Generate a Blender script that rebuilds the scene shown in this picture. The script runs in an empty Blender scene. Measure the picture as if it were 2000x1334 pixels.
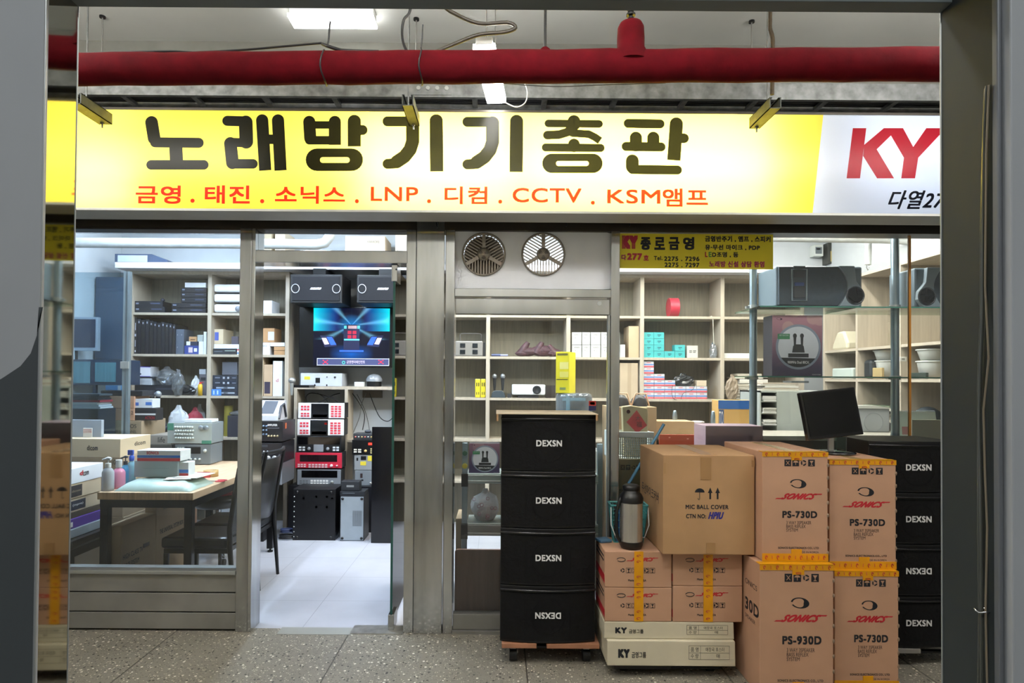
import bpy, bmesh, math, random
from mathutils import Matrix, Vector
S = bpy.context.scene
COL = S.collection
PI = math.pi
# ---------------------------------------------------------------- camera
F_PX = 1220.0
CAM_LOC = Vector((0.0, -3.66, 1.47))
cam_d = bpy.data.cameras.new('camera')
cam_d.lens = F_PX * 36.0 / 2000.0
cam_d.sensor_width = 36.0
cam_d.shift_x = 0.015
cam_d.shift_y = 0.028
cam_d.clip_start = 0.02
cam = bpy.data.objects.new('camera', cam_d)
COL.objects.link(cam)
CAM_M = Matrix.Translation(CAM_LOC) @ Matrix.Rotation(math.radians(90.8), 4, 'X') @ Matrix.Rotation(math.radians(0.42), 4, 'Z')
cam.matrix_world = CAM_M
S.camera = cam
# ---------------------------------------------------------------- world and exposure
w = bpy.data.worlds.new('world'); S.world = w; w.use_nodes = True
w.node_tree.nodes['Background'].inputs[0].default_value = (0.75, 0.80, 0.85, 1)
w.node_tree.nodes['Background'].inputs[1].default_value = 0.7
S.view_settings.view_transform = 'Standard'
S.view_settings.look = 'None'
S.view_settings.gamma = 1.0
S.view_settings.use_curve_mapping = False
S.view_settings.exposure = 0.0
S.cycles.use_denoising = True
S.cycles.max_bounces = 8
S.cycles.diffuse_bounces = 4
S.cycles.glossy_bounces = 4
S.cycles.transmission_bounces = 6
S.cycles.transparent_max_bounces = 16
S.cycles.caustics_reflective = False
S.cycles.caustics_refractive = False
S.cycles.sample_clamp_indirect = 4.0

def P(px, py, Y):
    """the point of the place seen at pixel (px, py) on the upright plane y = Y"""
    d = Vector(((px - 1000) / F_PX + 2000 * cam_d.shift_x / F_PX, -(py - 667) / F_PX + 2000 * cam_d.shift_y / F_PX, -1.0))
    d = CAM_M.to_3x3() @ d
    t = (Y - CAM_LOC.y) / d.y
    return CAM_LOC + d * t

def PZ(px, py, z):
    """the same on the level plane of height z"""
    d = Vector(((px - 1000) / F_PX + 2000 * cam_d.shift_x / F_PX, -(py - 667) / F_PX + 2000 * cam_d.shift_y / F_PX, -1.0))
    d = CAM_M.to_3x3() @ d
    t = (z - CAM_LOC.z) / d.z
    return CAM_LOC + d * t

def R(x0, y0, x1, y1, Y):
    ym, xm = (y0 + y1) / 2, (x0 + x1) / 2
    return P(x0, ym, Y).x, P(x1, ym, Y).x, P(xm, y1, Y).z, P(xm, y0, Y).z

def hexc(h):
    h = h.lstrip('#')
    o = []
    for i in (0, 2, 4):
        c = int(h[i:i + 2], 16) / 255
        o.append(c / 12.92 if c <= 0.04045 else ((c + 0.055) / 1.055) ** 2.4)
    return (o[0], o[1], o[2], 1.0)

# ---------------------------------------------------------------- materials
_m = {}
def mat(name, col='#808080', rough=0.5, metal=0.0, noise=0.0, nscale=8.0, stretch=(1, 1, 1), bump=0.0, spec=0.5, coat=0.0):
    if name in _m: return _m[name]
    m = bpy.data.materials.new(name); m.use_nodes = True
    nt = m.node_tree; b = nt.nodes['Principled BSDF']
    c = hexc(col) if isinstance(col, str) else col
    b.inputs['Base Color'].default_value = c
    b.inputs['Roughness'].default_value = rough
    b.inputs['Metallic'].default_value = metal
    b.inputs['Specular IOR Level'].default_value = spec
    if coat: b.inputs['Coat Weight'].default_value = coat; b.inputs['Coat Roughness'].default_value = 0.1
    n_amt = noise if noise else 0.05
    tc = nt.nodes.new('ShaderNodeTexCoord'); mp = nt.nodes.new('ShaderNodeMapping')
    mp.inputs['Scale'].default_value = stretch
    nz = nt.nodes.new('ShaderNodeTexNoise'); nz.inputs['Scale'].default_value = nscale; nz.inputs['Detail'].default_value = 4
    nt.links.new(tc.outputs['Object'], mp.inputs[0]); nt.links.new(mp.outputs[0], nz.inputs['Vector'])
    mx = nt.nodes.new('ShaderNodeMixRGB'); mx.blend_type = 'MULTIPLY'; mx.inputs[0].default_value = 1.0
    mr = nt.nodes.new('ShaderNodeMapRange'); mr.inputs['From Min'].default_value = 0.3; mr.inputs['From Max'].default_value = 0.7
    mr.inputs['To Min'].default_value = 1 - n_amt; mr.inputs['To Max'].default_value = 1 + n_amt * 0.3
    nt.links.new(nz.outputs['Fac'], mr.inputs['Value'])
    mx.inputs[1].default_value = c
    nt.links.new(mr.outputs[0], mx.inputs[2]); nt.links.new(mx.outputs[0], b.inputs['Base Color'])
    if bump:
        bp = nt.nodes.new('ShaderNodeBump'); bp.inputs['Strength'].default_value = bump; bp.inputs['Distance'].default_value = 0.01
        nt.links.new(nz.outputs['Fac'], bp.inputs['Height']); nt.links.new(bp.outputs[0], b.inputs['Normal'])
    _m[name] = m
    return m

def emis(name, col, strength):
    if name in _m: return _m[name]
    m = bpy.data.materials.new(name); m.use_nodes = True
    b = m.node_tree.nodes['Principled BSDF']
    c = hexc(col) if isinstance(col, str) else col
    b.inputs['Base Color'].default_value = c
    b.inputs['Emission Color'].default_value = c
    b.inputs['Emission Strength'].default_value = strength
    _m[name] = m
    return m

def backlit(name, col):
    """a plastic film lit by the tubes behind it"""
    m = bpy.data.materials.new(name); m.use_nodes = True
    nt = m.node_tree; nt.nodes.clear()
    out = nt.nodes.new('ShaderNodeOutputMaterial')
    tr = nt.nodes.new('ShaderNodeBsdfTranslucent'); tr.inputs[0].default_value = hexc(col)
    df = nt.nodes.new('ShaderNodeBsdfDiffuse'); df.inputs[0].default_value = hexc(col)
    gl = nt.nodes.new('ShaderNodeBsdfGlossy'); gl.inputs['Roughness'].default_value = 0.22; gl.inputs[0].default_value = (1, 1, 1, 1)
    a = nt.nodes.new('ShaderNodeMixShader'); a.inputs[0].default_value = 0.14
    b = nt.nodes.new('ShaderNodeMixShader'); b.inputs[0].default_value = 0.006
    nt.links.new(tr.outputs[0], a.inputs[1]); nt.links.new(df.outputs[0], a.inputs[2])
    nt.links.new(a.outputs[0], b.inputs[1]); nt.links.new(gl.outputs[0], b.inputs[2])
    nt.links.new(b.outputs[0], out.inputs[0])
    return m

def glassm(name, tint='#ffffff', refl=1.0, rough=0.0, cloud=0.0):
    if name in _m: return _m[name]
    m = bpy.data.materials.new(name); m.use_nodes = True
    nt = m.node_tree; nt.nodes.clear()
    out = nt.nodes.new('ShaderNodeOutputMaterial')
    t = nt.nodes.new('ShaderNodeBsdfTransparent'); t.inputs[0].default_value = hexc(tint)
    g = nt.nodes.new('ShaderNodeBsdfGlossy'); g.inputs['Roughness'].default_value = rough
    fr = nt.nodes.new('ShaderNodeFresnel'); fr.inputs[0].default_value = 1.5
    mu = nt.nodes.new('ShaderNodeMath'); mu.operation = 'MULTIPLY'; mu.inputs[1].default_value = refl
    nt.links.new(fr.outputs[0], mu.inputs[0])
    mx = nt.nodes.new('ShaderNodeMixShader')
    nt.links.new(mu.outputs[0], mx.inputs[0]); nt.links.new(t.outputs[0], mx.inputs[1]); nt.links.new(g.outputs[0], mx.inputs[2])
    last = mx
    if cloud:
        d = nt.nodes.new('ShaderNodeBsdfDiffuse'); d.inputs[0].default_value = (0.8, 0.85, 0.9, 1)
        m2 = nt.nodes.new('ShaderNodeMixShader'); 
        nz = nt.nodes.new('ShaderNodeTexNoise'); nz.inputs['Scale'].default_value = 2.2; nz.inputs['Detail'].default_value = 6
        tc = nt.nodes.new('ShaderNodeTexCoord'); nt.links.new(tc.outputs['Object'], nz.inputs['Vector'])
        mm = nt.nodes.new('ShaderNodeMath'); mm.operation = 'MULTIPLY'; mm.inputs[1].default_value = cloud * 2
        nt.links.new(nz.outputs['Fac'], mm.inputs[0]); nt.links.new(mm.outputs[0], m2.inputs[0])
        nt.links.new(mx.outputs[0], m2.inputs[1]); nt.links.new(d.outputs[0], m2.inputs[2]); last = m2
    nt.links.new(last.outputs[0], out.inputs[0])
    _m[name] = m
    return m

def gridmat(name, base, line, size, off, lw, rough, speck=False, aniso=False):
    m = bpy.data.materials.new(name); m.use_nodes = True
    nt = m.node_tree; b = nt.nodes['Principled BSDF']; b.inputs['Roughness'].default_value = rough
    N = nt.nodes.new; L = nt.links.new
    geo = N('ShaderNodeNewGeometry'); sep = N('ShaderNodeSeparateXYZ'); L(geo.outputs['Position'], sep.inputs[0])
    masks = []
    for i in (0, 1):
        s = N('ShaderNodeMath'); s.operation = 'SUBTRACT'; s.inputs[1].default_value = off[i]; L(sep.outputs[i], s.inputs[0])
        d = N('ShaderNodeMath'); d.operation = 'DIVIDE'; d.inputs[1].default_value = size; L(s.outputs[0], d.inputs[0])
        fl = N('ShaderNodeMath'); fl.operation = 'PINGPONG'; fl.inputs[1].default_value = 0.5; L(d.outputs[0], fl.inputs[0])
        lt = N('ShaderNodeMath'); lt.operation = 'LESS_THAN'; lt.inputs[1].default_value = lw / size / 2; L(fl.outputs[0], lt.inputs[0])
        masks.append(lt)
    mxm = N('ShaderNodeMath'); mxm.operation = 'MAXIMUM'; L(masks[0].outputs[0], mxm.inputs[0]); L(masks[1].outputs[0], mxm.inputs[1])
    nz = N('ShaderNodeTexNoise'); nz.inputs['Scale'].default_value = 3.0; nz.inputs['Detail'].default_value = 6; L(geo.outputs['Position'], nz.inputs['Vector'])
    r = N('ShaderNodeValToRGB'); r.color_ramp.elements[0].position = 0.3; r.color_ramp.elements[1].position = 0.75
    c = hexc(base)
    r.color_ramp.elements[0].color = (c[0] * .82, c[1] * .82, c[2] * .82, 1); r.color_ramp.elements[1].color = c
    L(nz.outputs['Fac'], r.inputs[0]); cur = r.outputs[0]
    if speck:
        for sc, thr, colr, seed in ((95, 0.80, '#c8c0ae', 0), (70, 0.80, '#8a8678', 5.3), (62, 0.87, '#2a2826', 11.1), (120, .72, '#595750', 2.2), (60, .93, '#e6e0d2', 7.7)):
            v = N('ShaderNodeTexVoronoi'); v.inputs['Scale'].default_value = sc; v.inputs['Randomness'].default_value = 1
            mp = N('ShaderNodeMapping'); mp.inputs['Location'].default_value = (seed, seed, 0); L(geo.outputs['Position'], mp.inputs[0]); L(mp.outputs[0], v.inputs['Vector'])
            s3 = N('ShaderNodeSeparateColor'); L(v.outputs['Color'], s3.inputs[0])
            g1 = N('ShaderNodeMath'); g1.operation = 'GREATER_THAN'; g1.inputs[1].default_value = thr; L(s3.outputs[0], g1.inputs[0])
            g2 = N('ShaderNodeMath'); g2.operation = 'LESS_THAN'; g2.inputs[1].default_value = 0.38; L(v.outputs['Distance'], g2.inputs[0])
            g3 = N('ShaderNodeMath'); g3.operation = 'MULTIPLY'; L(g1.outputs[0], g3.inputs[0]); L(g2.outputs[0], g3.inputs[1])
            mx = N('ShaderNodeMixRGB'); mx.inputs[2].default_value = hexc(colr); L(g3.outputs[0], mx.inputs[0]); L(cur, mx.inputs[1]); cur = mx.outputs[0]
    mx = N('ShaderNodeMixRGB'); mx.inputs[2].default_value = hexc(line); L(mxm.outputs[0], mx.inputs[0]); L(cur, mx.inputs[1])
    L(mx.outputs[0], b.inputs['Base Color'])
    return m

# ---------------------------------------------------------------- mesh builder
WO = {}
class MB:
    def __init__(s): s.v = []; s.f = []; s.fm = []; s.m = []; s.sm = []
    def mi(s, m):
        if m not in s.m: s.m.append(m)
        return s.m.index(m)
    def add(s, vs, fs, m, smooth=False):
        o = len(s.v); s.v += [Vector(p) for p in vs]; k = s.mi(m)
        for f in fs: s.f.append([i + o for i in f]); s.fm.append(k); s.sm.append(smooth)
        return s
    def box(s, x0, x1, y0, y1, z0, z1, m):
        if x0 > x1: x0, x1 = x1, x0
        if y0 > y1: y0, y1 = y1, y0
        if z0 > z1: z0, z1 = z1, z0
        return s.add([(x0, y0, z0), (x1, y0, z0), (x1, y1, z0), (x0, y1, z0), (x0, y0, z1), (x1, y0, z1), (x1, y1, z1), (x0, y1, z1)],
                     [(0, 3, 2, 1), (4, 5, 6, 7), (0, 1, 5, 4), (1, 2, 6, 5), (2, 3, 7, 6), (3, 0, 4, 7)], m)
    def poly(s, pts, m): return s.add(pts, [tuple(range(len(pts)))], m)
    def prism(s, pts, a0, a1, m, axis='y'):
        def q(p, a):
            return {'y': (p[0], a, p[1]), 'x': (a, p[0], p[1]), 'z': (p[0], p[1], a)}[axis]
        n = len(pts)
        fs = [tuple(range(n)), tuple(range(2 * n - 1, n - 1, -1))] + [(i, i + n, (i + 1) % n + n, (i + 1) % n) for i in range(n)]
        return s.add([q(p, a0) for p in pts] + [q(p, a1) for p in pts], fs, m)
    def cyl(s, p0, p1, r0, m, r1=None, n=16, cap=True):
        p0, p1 = Vector(p0), Vector(p1); r1 = r0 if r1 is None else r1
        d = (p1 - p0).normalized(); a = d.orthogonal().normalized(); b = d.cross(a)
        vs = []
        for p, r in ((p0, r0), (p1, r1)):
            vs += [p + (a * math.cos(2 * PI * i / n) + b * math.sin(2 * PI * i / n)) * r for i in range(n)]
        s.add(vs, [(i, (i + 1) % n, (i + 1) % n + n, i + n) for i in range(n)], m, True)
        if cap: s.add(vs[:n], [tuple(range(n - 1, -1, -1))], m); s.add(vs[n:], [tuple(range(n))], m)
        return s
    def tube(s, pts, r, m, n=8, closed=False):
        pts = [Vector(p) for p in pts]; vs = []; N = len(pts); a = None
        for k, p in enumerate(pts):
            if closed: t = pts[(k + 1) % N] - pts[k - 1]
            else: t = pts[min(k + 1, N - 1)] - pts[max(k - 1, 0)]
            t.normalize()
            a = t.orthogonal() if a is None else (a - t * a.dot(t))
            if a.length < 1e-6: a = t.orthogonal()
            a.normalize(); b = t.cross(a)
            rr = r[k] if isinstance(r, (list, tuple)) else r
            vs += [p + (a * math.cos(2 * PI * i / n) + b * math.sin(2 * PI * i / n)) * rr for i in range(n)]
        fs = []
        for k in range(N if closed else N - 1):
            for i in range(n):
                j = (i + 1) % n; k2 = (k + 1) % N
                fs.append((k * n + i, k * n + j, k2 * n + j, k2 * n + i))
        s.add(vs, fs, m, True)
        if not closed:
            s.add(vs[:n], [tuple(range(n - 1, -1, -1))], m); s.add(vs[-n:], [tuple(range(n))], m)
        return s
    def lathe(s, c, prof, m, n=28, axis='z', sx=1.0, sy=1.0):
        c = Vector(c); vs = []
        for r, z in prof:
            for i in range(n):
                a = 2 * PI * i / n; u, v = r * math.cos(a) * sx, r * math.sin(a) * sy
                vs.append(c + (Vector((u, v, z)) if axis == 'z' else Vector((u, z, v)) if axis == 'y' else Vector((z, u, v))))
        fs = []
        for k in range(len(prof) - 1):
            for i in range(n):
                j = (i + 1) % n; fs.append((k * n + i, k * n + j, (k + 1) * n + j, (k + 1) * n + i))
        s.add(vs, fs, m, True)
        if prof[0][0] > 1e-5: s.add(vs[:n], [tuple(range(n))], m)
        if prof[-1][0] > 1e-5: s.add(vs[-n:], [tuple(range(n))], m)
        return s
    def ball(s, c, rx, ry, rz, m, n=16, rough=0.0, seed=1):
        rnd = random.Random(seed); c = Vector(c); vs = []; k = n // 2
        for i in range(k + 1):
            t = PI * i / k
            for j in range(n):
                a = 2 * PI * j / n; q = 1 + (rnd.uniform(-rough, rough) if 0 < i < k else 0)
                vs.append(c + Vector((rx * math.sin(t) * math.cos(a) * q, ry * math.sin(t) * math.sin(a) * q, rz * math.cos(t) * q)))
        s.add(vs, [(i * n + j, (i + 1) * n + j, (i + 1) * n + (j + 1) % n, i * n + (j + 1) % n) for i in range(k) for j in range(n)], m, rough < 0.03)
        return s
    def xf(s, M, start=0):
        for i in range(start, len(s.v)): s.v[i] = M @ s.v[i]
        return s
    def rotz(s, deg, c, start=0):
        c = Vector(c)
        return s.xf(Matrix.Translation(c) @ Matrix.Rotation(math.radians(deg), 4, 'Z') @ Matrix.Translation(-c), start)
    def union(s, Y):
        """flatten everything to one sheet at y = Y without overlaps"""
        from mathutils.geometry import delaunay_2d_cdt
        inf = []
        for f in s.f:
            ar = sum(s.v[f[i - 1]].x * s.v[f[i]].z - s.v[f[i]].x * s.v[f[i - 1]].z for i in range(len(f)))
            if abs(ar) > 1e-9: inf.append(list(f) if ar > 0 else list(f)[::-1])
        vs, _, fs, _, _, of = delaunay_2d_cdt([Vector((p.x, p.z)) for p in s.v], [], inf, 0, 1e-6)
        fs = [f for f, q in zip(fs, of) if q]
        m = s.m[0]; s.__init__()
        return s.add([(p.x, Y, p.y) for p in vs], [tuple(f)[::-1] for f in fs], m)
    def build(s, name, parent=None, bev=0.0, sub=0):
        me = bpy.data.meshes.new(name)
        if parent is not None: o0 = WO[parent.name]
        else:
            xs = [p.x for p in s.v]; ys = [p.y for p in s.v]; zs = [p.z for p in s.v]
            o0 = Vector(((min(xs) + max(xs)) / 2, (min(ys) + max(ys)) / 2, min(zs)))
        me.from_pydata([tuple(p - o0) for p in s.v], [], s.f)
        for m in s.m: me.materials.append(m)
        me.polygons.foreach_set('material_index', s.fm)
        me.polygons.foreach_set('use_smooth', s.sm)
        me.update()
        o = bpy.data.objects.new(name, me); COL.objects.link(o)
        if parent is not None: o.parent = parent
        else: o.location = o0
        WO[o.name] = o0.copy()
        if bev:
            b = o.modifiers.new('edge', 'BEVEL'); b.width = bev; b.segments = 2; b.limit_method = 'ANGLE'; b.angle_limit = math.radians(50)
        return o

def thing(name, label, cat, loc, group=None):
    o = bpy.data.objects.new(name, None); COL.objects.link(o); o.location = loc; o.empty_display_size = 0.05
    o['label'] = label; o['category'] = cat
    if group: o['group'] = group
    WO[o.name] = Vector(loc)
    return o
def tag(o, label, cat, group=None):
    o['label'] = label; o['category'] = cat
    if group: o['group'] = group
    return o
def struct(o): o['kind'] = 'structure'; return o
def sroot(name, loc=(0, 0, 0)):
    o = bpy.data.objects.new(name, None); COL.objects.link(o); o.location = loc; WO[o.name] = Vector(loc); o['kind'] = 'structure'; return o
def dup(root, delta, label, group=None):
    r = root.copy(); COL.objects.link(r); r.location = Vector(root.location) + Vector(delta); r['label'] = label
    if group: r['group'] = group
    WO[r.name] = WO[root.name] + Vector(delta)
    for ch in list(root.children):
        c = ch.copy(); COL.objects.link(c); c.parent = r; WO[c.name] = WO[r.name].copy()
        for g in list(ch.children):
            d = g.copy(); COL.objects.link(d); d.parent = c
    return r

# ---------------------------------------------------------------- lettering
_tc = {}
def textmesh(s, bold=0.0):
    k = (s, bold)
    if k in _tc: return _tc[k]
    cu = bpy.data.curves.new('t', 'FONT'); cu.body = s; cu.size = 1.0; cu.resolution_u = 4
    if bold: cu.space_character = 1.0 + min(.16, bold * 2.6)
    o = bpy.data.objects.new('t', cu); COL.objects.link(o)
    dg = bpy.context.evaluated_depsgraph_get(); dg.update()
    me = bpy.data.meshes.new_from_object(o.evaluated_get(dg))
    vs = [Vector(v.co) for v in me.vertices]; fs = [tuple(p.vertices) for p in me.polygons]
    bpy.data.objects.remove(o); bpy.data.curves.remove(cu); bpy.data.meshes.remove(me)
    x0 = min(v.x for v in vs); x1 = max(v.x for v in vs); y0 = min(v.y for v in vs); y1 = max(v.y for v in vs)
    vs = [((v.x - x0) / (x1 - x0), (v.y - y0) / (y1 - y0)) for v in vs]
    _tc[k] = (vs, fs)
    return _tc[k]
def text3(mb, s, o, u, v, m, bold=0.0, shear=0.0, flip=False):
    """lettering that fills the parallelogram at corner o with edges u (along) and v (up)"""
    vs, fs = textmesh(s, bold); o, u, v = Vector(o), Vector(u), Vector(v)
    h = v.length; du, dv, nn = u.normalized() * (bold * h), v.normalized() * (bold * h), u.cross(v).normalized() * 2e-5
    nb = 1 if not bold else 2 if bold <= .045 else 3
    offs = [(0, 0)] if nb == 1 else [(-1 + 2 * i / (nb - 1), -1 + 2 * j / (nb - 1)) for i in range(nb) for j in range(nb)]
    u2, v2, o2 = u - 2 * du, v - 2 * dv, o + du + dv
    for k, (i, j) in enumerate(offs):
        q = o2 + du * i + dv * j + nn * k
        if flip: mb.add([q + u2 * (1 - a) + v2 * (1 - b) for a, b in vs], fs, m)
        else: mb.add([q + u2 * (a * (1 - shear) + shear * b) + v2 * b for a, b in vs], fs, m)
def ftext(mb, s, x0, y0, x1, y1, Y, m, bold=0.0, shear=0.0, flip=False):
    """lettering on a face that looks at the corridor, filling a rectangle"""
    a, b, z0, z1 = R(x0, y0, x1, y1, Y)
    text3(mb, s, (a, Y, z0), (b - a, 0, 0), (0, 0, z1 - z0), m, bold, shear, flip)
def wtext(mb, s, x0, x1, z0, z1, Y, m, bold=0.0, shear=0.0, flip=False):
    text3(mb, s, (x0, Y, z0), (x1 - x0, 0, 0), (0, 0, z1 - z0), m, bold, shear, flip)
def fpoly(mb, pts, Y, m): mb.poly([P(x, y, Y) for x, y in pts], m)
# ================================================================ materials of the place
steel = mat('brushed_steel', '#c8cacb', 0.13, 0.95, 0.4, 3.0, (1, 1, 0.15))
steel_v = mat('worn_steel_post', '#c8cacb', 0.11, 0.95, 0.45, 2.2, (3, 3, 0.4))
steel_dull = mat('dull_steel_panel', '#9b9994', 0.38, 0.5, 0.3, 3.0, (1, 1, 1))
galv = mat('galvanised_steel', '#8a8c8c', 0.42, 0.75, 0.5, 18.0)
dark_frame = mat('dark_bronze_frame', '#3b352d', 0.45, 0.4, 0.2)
alu = mat('aluminium', '#b9bcba', 0.35, 0.7, 0.1)
alu_blue = mat('display_post_aluminium', '#94a3ab', 0.3, 0.7, 0.1)
white_wall = mat('white_wall', '#c3c7ca', 0.7)
white_panel = mat('white_gloss_panel', '#f2f4f8', 0.35)
black = mat('black_plastic', '#0b0b0d', 0.4, 0, 0.2)
black_matt = mat('black_cloth_grille', '#0c0c0e', 0.8, 0, 0.4, 60.0, bump=0.3, spec=0.25)
black_metal = mat('black_painted_metal', '#141416', 0.35, 0.3, 0.2)
dgrey = mat('dark_grey_plastic', '#2e3134', 0.45)
white = mat('white_plastic', '#e8e8e6', 0.4)
paper = mat('white_paper', '#e6e4de', 0.8)
kraft = mat('kraft_cardboard', '#b08a62', 0.8, 0, 0.12, 5.0)
kraft_pink = mat('pinkish_cardboard', '#bd9377', 0.75, 0, 0.10, 5.0)
kraft_pale = mat('pale_cardboard', '#c8b79a', 0.8, 0, 0.10, 5.0)
kraft_grey = mat('greyed_cardboard', '#a39076', 0.8, 0, 0.15, 5.0)
cream = mat('cream_carton', '#d4cbb2', 0.75, 0, 0.12, 4.0)
tape_y = mat('yellow_packing_tape', '#dd9a14', 0.25, 0, 0.15, 12.0)
tape_b = mat('brown_packing_tape', '#a07b52', 0.3)
ink = mat('black_ink', '#15171f', 0.6)
ink_red = mat('red_ink', '#b8202c', 0.6)
ink_blue = mat('blue_ink', '#2a2a7c', 0.6)
ink_white = mat('white_lettering', '#e8e8e8', 0.4)
wood_shelf = mat('pale_oak_board', '#b5aa98', 0.6, 0, 0.15, 6.0, (6, 1, 0.4))
wood_back = mat('grey_oak_back', '#7f7969', 0.65, 0, 0.22, 7.0, (8, 1, 0.5))
teal = mat('teal_card', '#3fa7a8', 0.5)
glass = glassm('shop_glass', '#fdffff', 1.0, 0.0, 0.012)
glass_clear = glassm('clear_glass', '#e2f2ec', 1.0)
glass_edge = mat('green_glass_edge', '#1f4f4a', 0.15)
# ================================================================ floors, walls, ceilings
terr = gridmat('terrazzo', '#8d877b', '#4b4640', 1.0, (-0.838, -0.95), 0.008, 0.38, True)
tile = gridmat('vinyl_tile', '#bdbec6', '#8f909a', 0.49, (-1.13, 0.479), 0.004, 0.35)
mb = MB().box(-9, 9, -6.5, 0.02, -0.1, 0, terr); struct(mb.build('floor'))
mb = MB().box(-3.95, 3.45, 0.02, 2.86, -0.1, 0, tile); struct(mb.build('floor'))
ceil_m = mat('painted_ceiling', '#dedfd8', 0.8, 0, 0.12, 1.2)
mb = MB().box(-9, 9, -6.5, 3.1, 3.45, 3.55, ceil_m); struct(mb.build('ceiling'))
mb = MB().box(-3.95, 3.45, 0.2, 2.86, 3.12, 3.18, white_wall); struct(mb.build('ceiling'))
mb = MB().box(-3.95, 3.45, 2.8, 2.9, 0, 3.12, white_wall); struct(mb.build('wall_back'))
mb = MB().box(-3.98, -3.9, 0.1, 2.8, 0, 3.12, white_wall); struct(mb.build('wall_left'))
mb = MB().box(3.4, 3.48, 0.1, 2.8, 0, 3.12, white_wall); struct(mb.build('wall_right'))
# band of wall over the shop front, behind the lit sign
mb = MB().box(-9, 9, 0.0, 0.2, 2.40, 3.45, mat('grey_band', '#8b8a82', 0.5, 0.3, 0.15)); struct(mb.build('wall_front'))
# ================================================================ shop front
def frame_box(mb, x0, y0, x1, y1, Ya, Yb, m):
    a, b, c, d = R(x0, y0, x1, y1, Ya); return mb.box(a, b, Ya, Yb, c, d, m)
zt = P(1000, 445, 0).z
# header and fascia
w0 = sroot('trim_1', (0, 0, 2.38))
mb = MB().box(-9, 9, -0.06, 0.1, 2.395, 2.50, mat('fascia_metal', '#8f8b80', 0.5, 0.5, 0.15)); mb.build('fascia', w0)
mb = MB().box(-9, 9, -0.03, 0.1, 2.335, 2.395, dark_frame); mb.build('header', w0)
mb = MB()
for px in (1106, 1230, 853): 
    p = P(px, 425, -0.07); mb.cyl((p.x, -0.075, p.z - .02), (p.x, -0.06, p.z - .02), 0.008, steel); mb.cyl((p.x, -0.07, p.z - .05), (p.x, -0.07, p.z + .05), .004, black)
mb.build('bolt', w0)
# left window bay
w1 = sroot('window_1', (-2.4, 0, 0))
xl, xr = -6.0, P(470, 800, 0).x
mb = MB()
mb.box(xr, P(493, 800, 0).x, -0.04, 0.08, 0, 2.335, steel_v)
mb.box(-6.0, xr, -0.03, 0.07, P(300, 450, 0).z, 2.335, dark_frame)
mb.box(-6.0, xr, -0.05, 0.07, 0.330, 0.352, alu)
mb.build('window_frame', w1, 0.004)
mb = MB()
for z0, z1 in ((0.225, 0.328), (0.112, 0.218), (0.012, 0.105)): mb.box(-6.0, xr, -0.03, 0.05, z0, z1, steel_dull)
mb.box(-6.0, xr, -0.015, 0.05, 0.0, 0.33, dark_frame)
mb.build('kick_panel', w1, 0.003)
mb = MB().box(-6.0, xr, 0.0, 0.008, 0.345, 2.31, glass); mb.build('pane', w1)
# doorway bay: jambs, transom, pane over it, wide pillar
d1 = sroot('door_1', (-1.0, 0, 0))
mb = MB()
x493, x500 = P(493, 800, 0).x, P(500, 800, 0).x
mb.box(x493, x500, -0.04, 0.10, 0, 2.335, steel_v)
mb.box(P(793, 800, 0).x, P(812, 800, 0).x, -0.04, 0.10, 0, 2.335, steel_v)
mb.build('door_frame', d1, 0.003)
mb = MB(); a, b, c, d = R(492, 492, 797, 516, 0); mb.box(x500, P(795, 800, 0).x, -0.045, 0.10, c, d, steel); mb.build('transom', d1, 0.004)
mb = MB().box(x500, P(793, 800, 0).x, 0.0, 0.008, d, 2.335, glass); mb.build('transom_pane', d1)
zdoor = c
struct(MB().box(P(813, 800, 0).x, P(867, 800, 0).x, -0.05, 0.10, 0, 2.40, steel_v).build('trim_2', None, 0.003))
# sliding sill strip and floor plate
a, b, c, d = R(548, 1222, 790, 1236, 0)
tag(MB().box(P(548, 1225, 0).x, P(690, 1225, 0).x, -0.07, 0.03, 0.0, 0.003, mat('threshold', '#9c9d97', 0.4)).build('threshold_strip'), 'thin pale strip set in the threshold of the open doorway', 'threshold')
tag(MB().box(P(688, 1225, 0).x, P(789, 1225, 0).x, -0.06, 0.06, 0.0, 0.006, mat('scuffed_plate', '#c8c6bf', 0.3, .8, .3, 20)).build('floor_plate'), 'scuffed steel floor plate under the pivot of the glass door', 'floor plate')
# the open leaf of the door: a glass sheet standing square to the front
od = thing('glass_door', 'open frameless glass door leaf standing square to the shop front at the doorway', 'door', (-0.605, 0.4, 0.02))
xg = P(768, 800, 0).x
MB().box(xg - 0.006, xg + 0.006, 0.0, 0.84, 0.045, zdoor - 0.02, glass_clear).build('pane', od)
mb = MB().box(xg - 0.007, xg + 0.007, -0.003, 0.002, 0.045, zdoor - 0.02, glass_edge); mb.build('glass_edge', od)
mb = MB().box(xg - 0.017, xg + 0.017, -0.012, 0.12, 0.006, 0.095, steel).box(xg - 0.016, xg + 0.018, -0.012, 0.12, zdoor - 0.10, zdoor - 0.002, steel)
mb.cyl((xg + 0.012, -0.014, zdoor - 0.03), (xg + 0.012, -0.011, zdoor - .03), 0.005, black); mb.build('pivot_clamp', od, 0.003)
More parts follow.
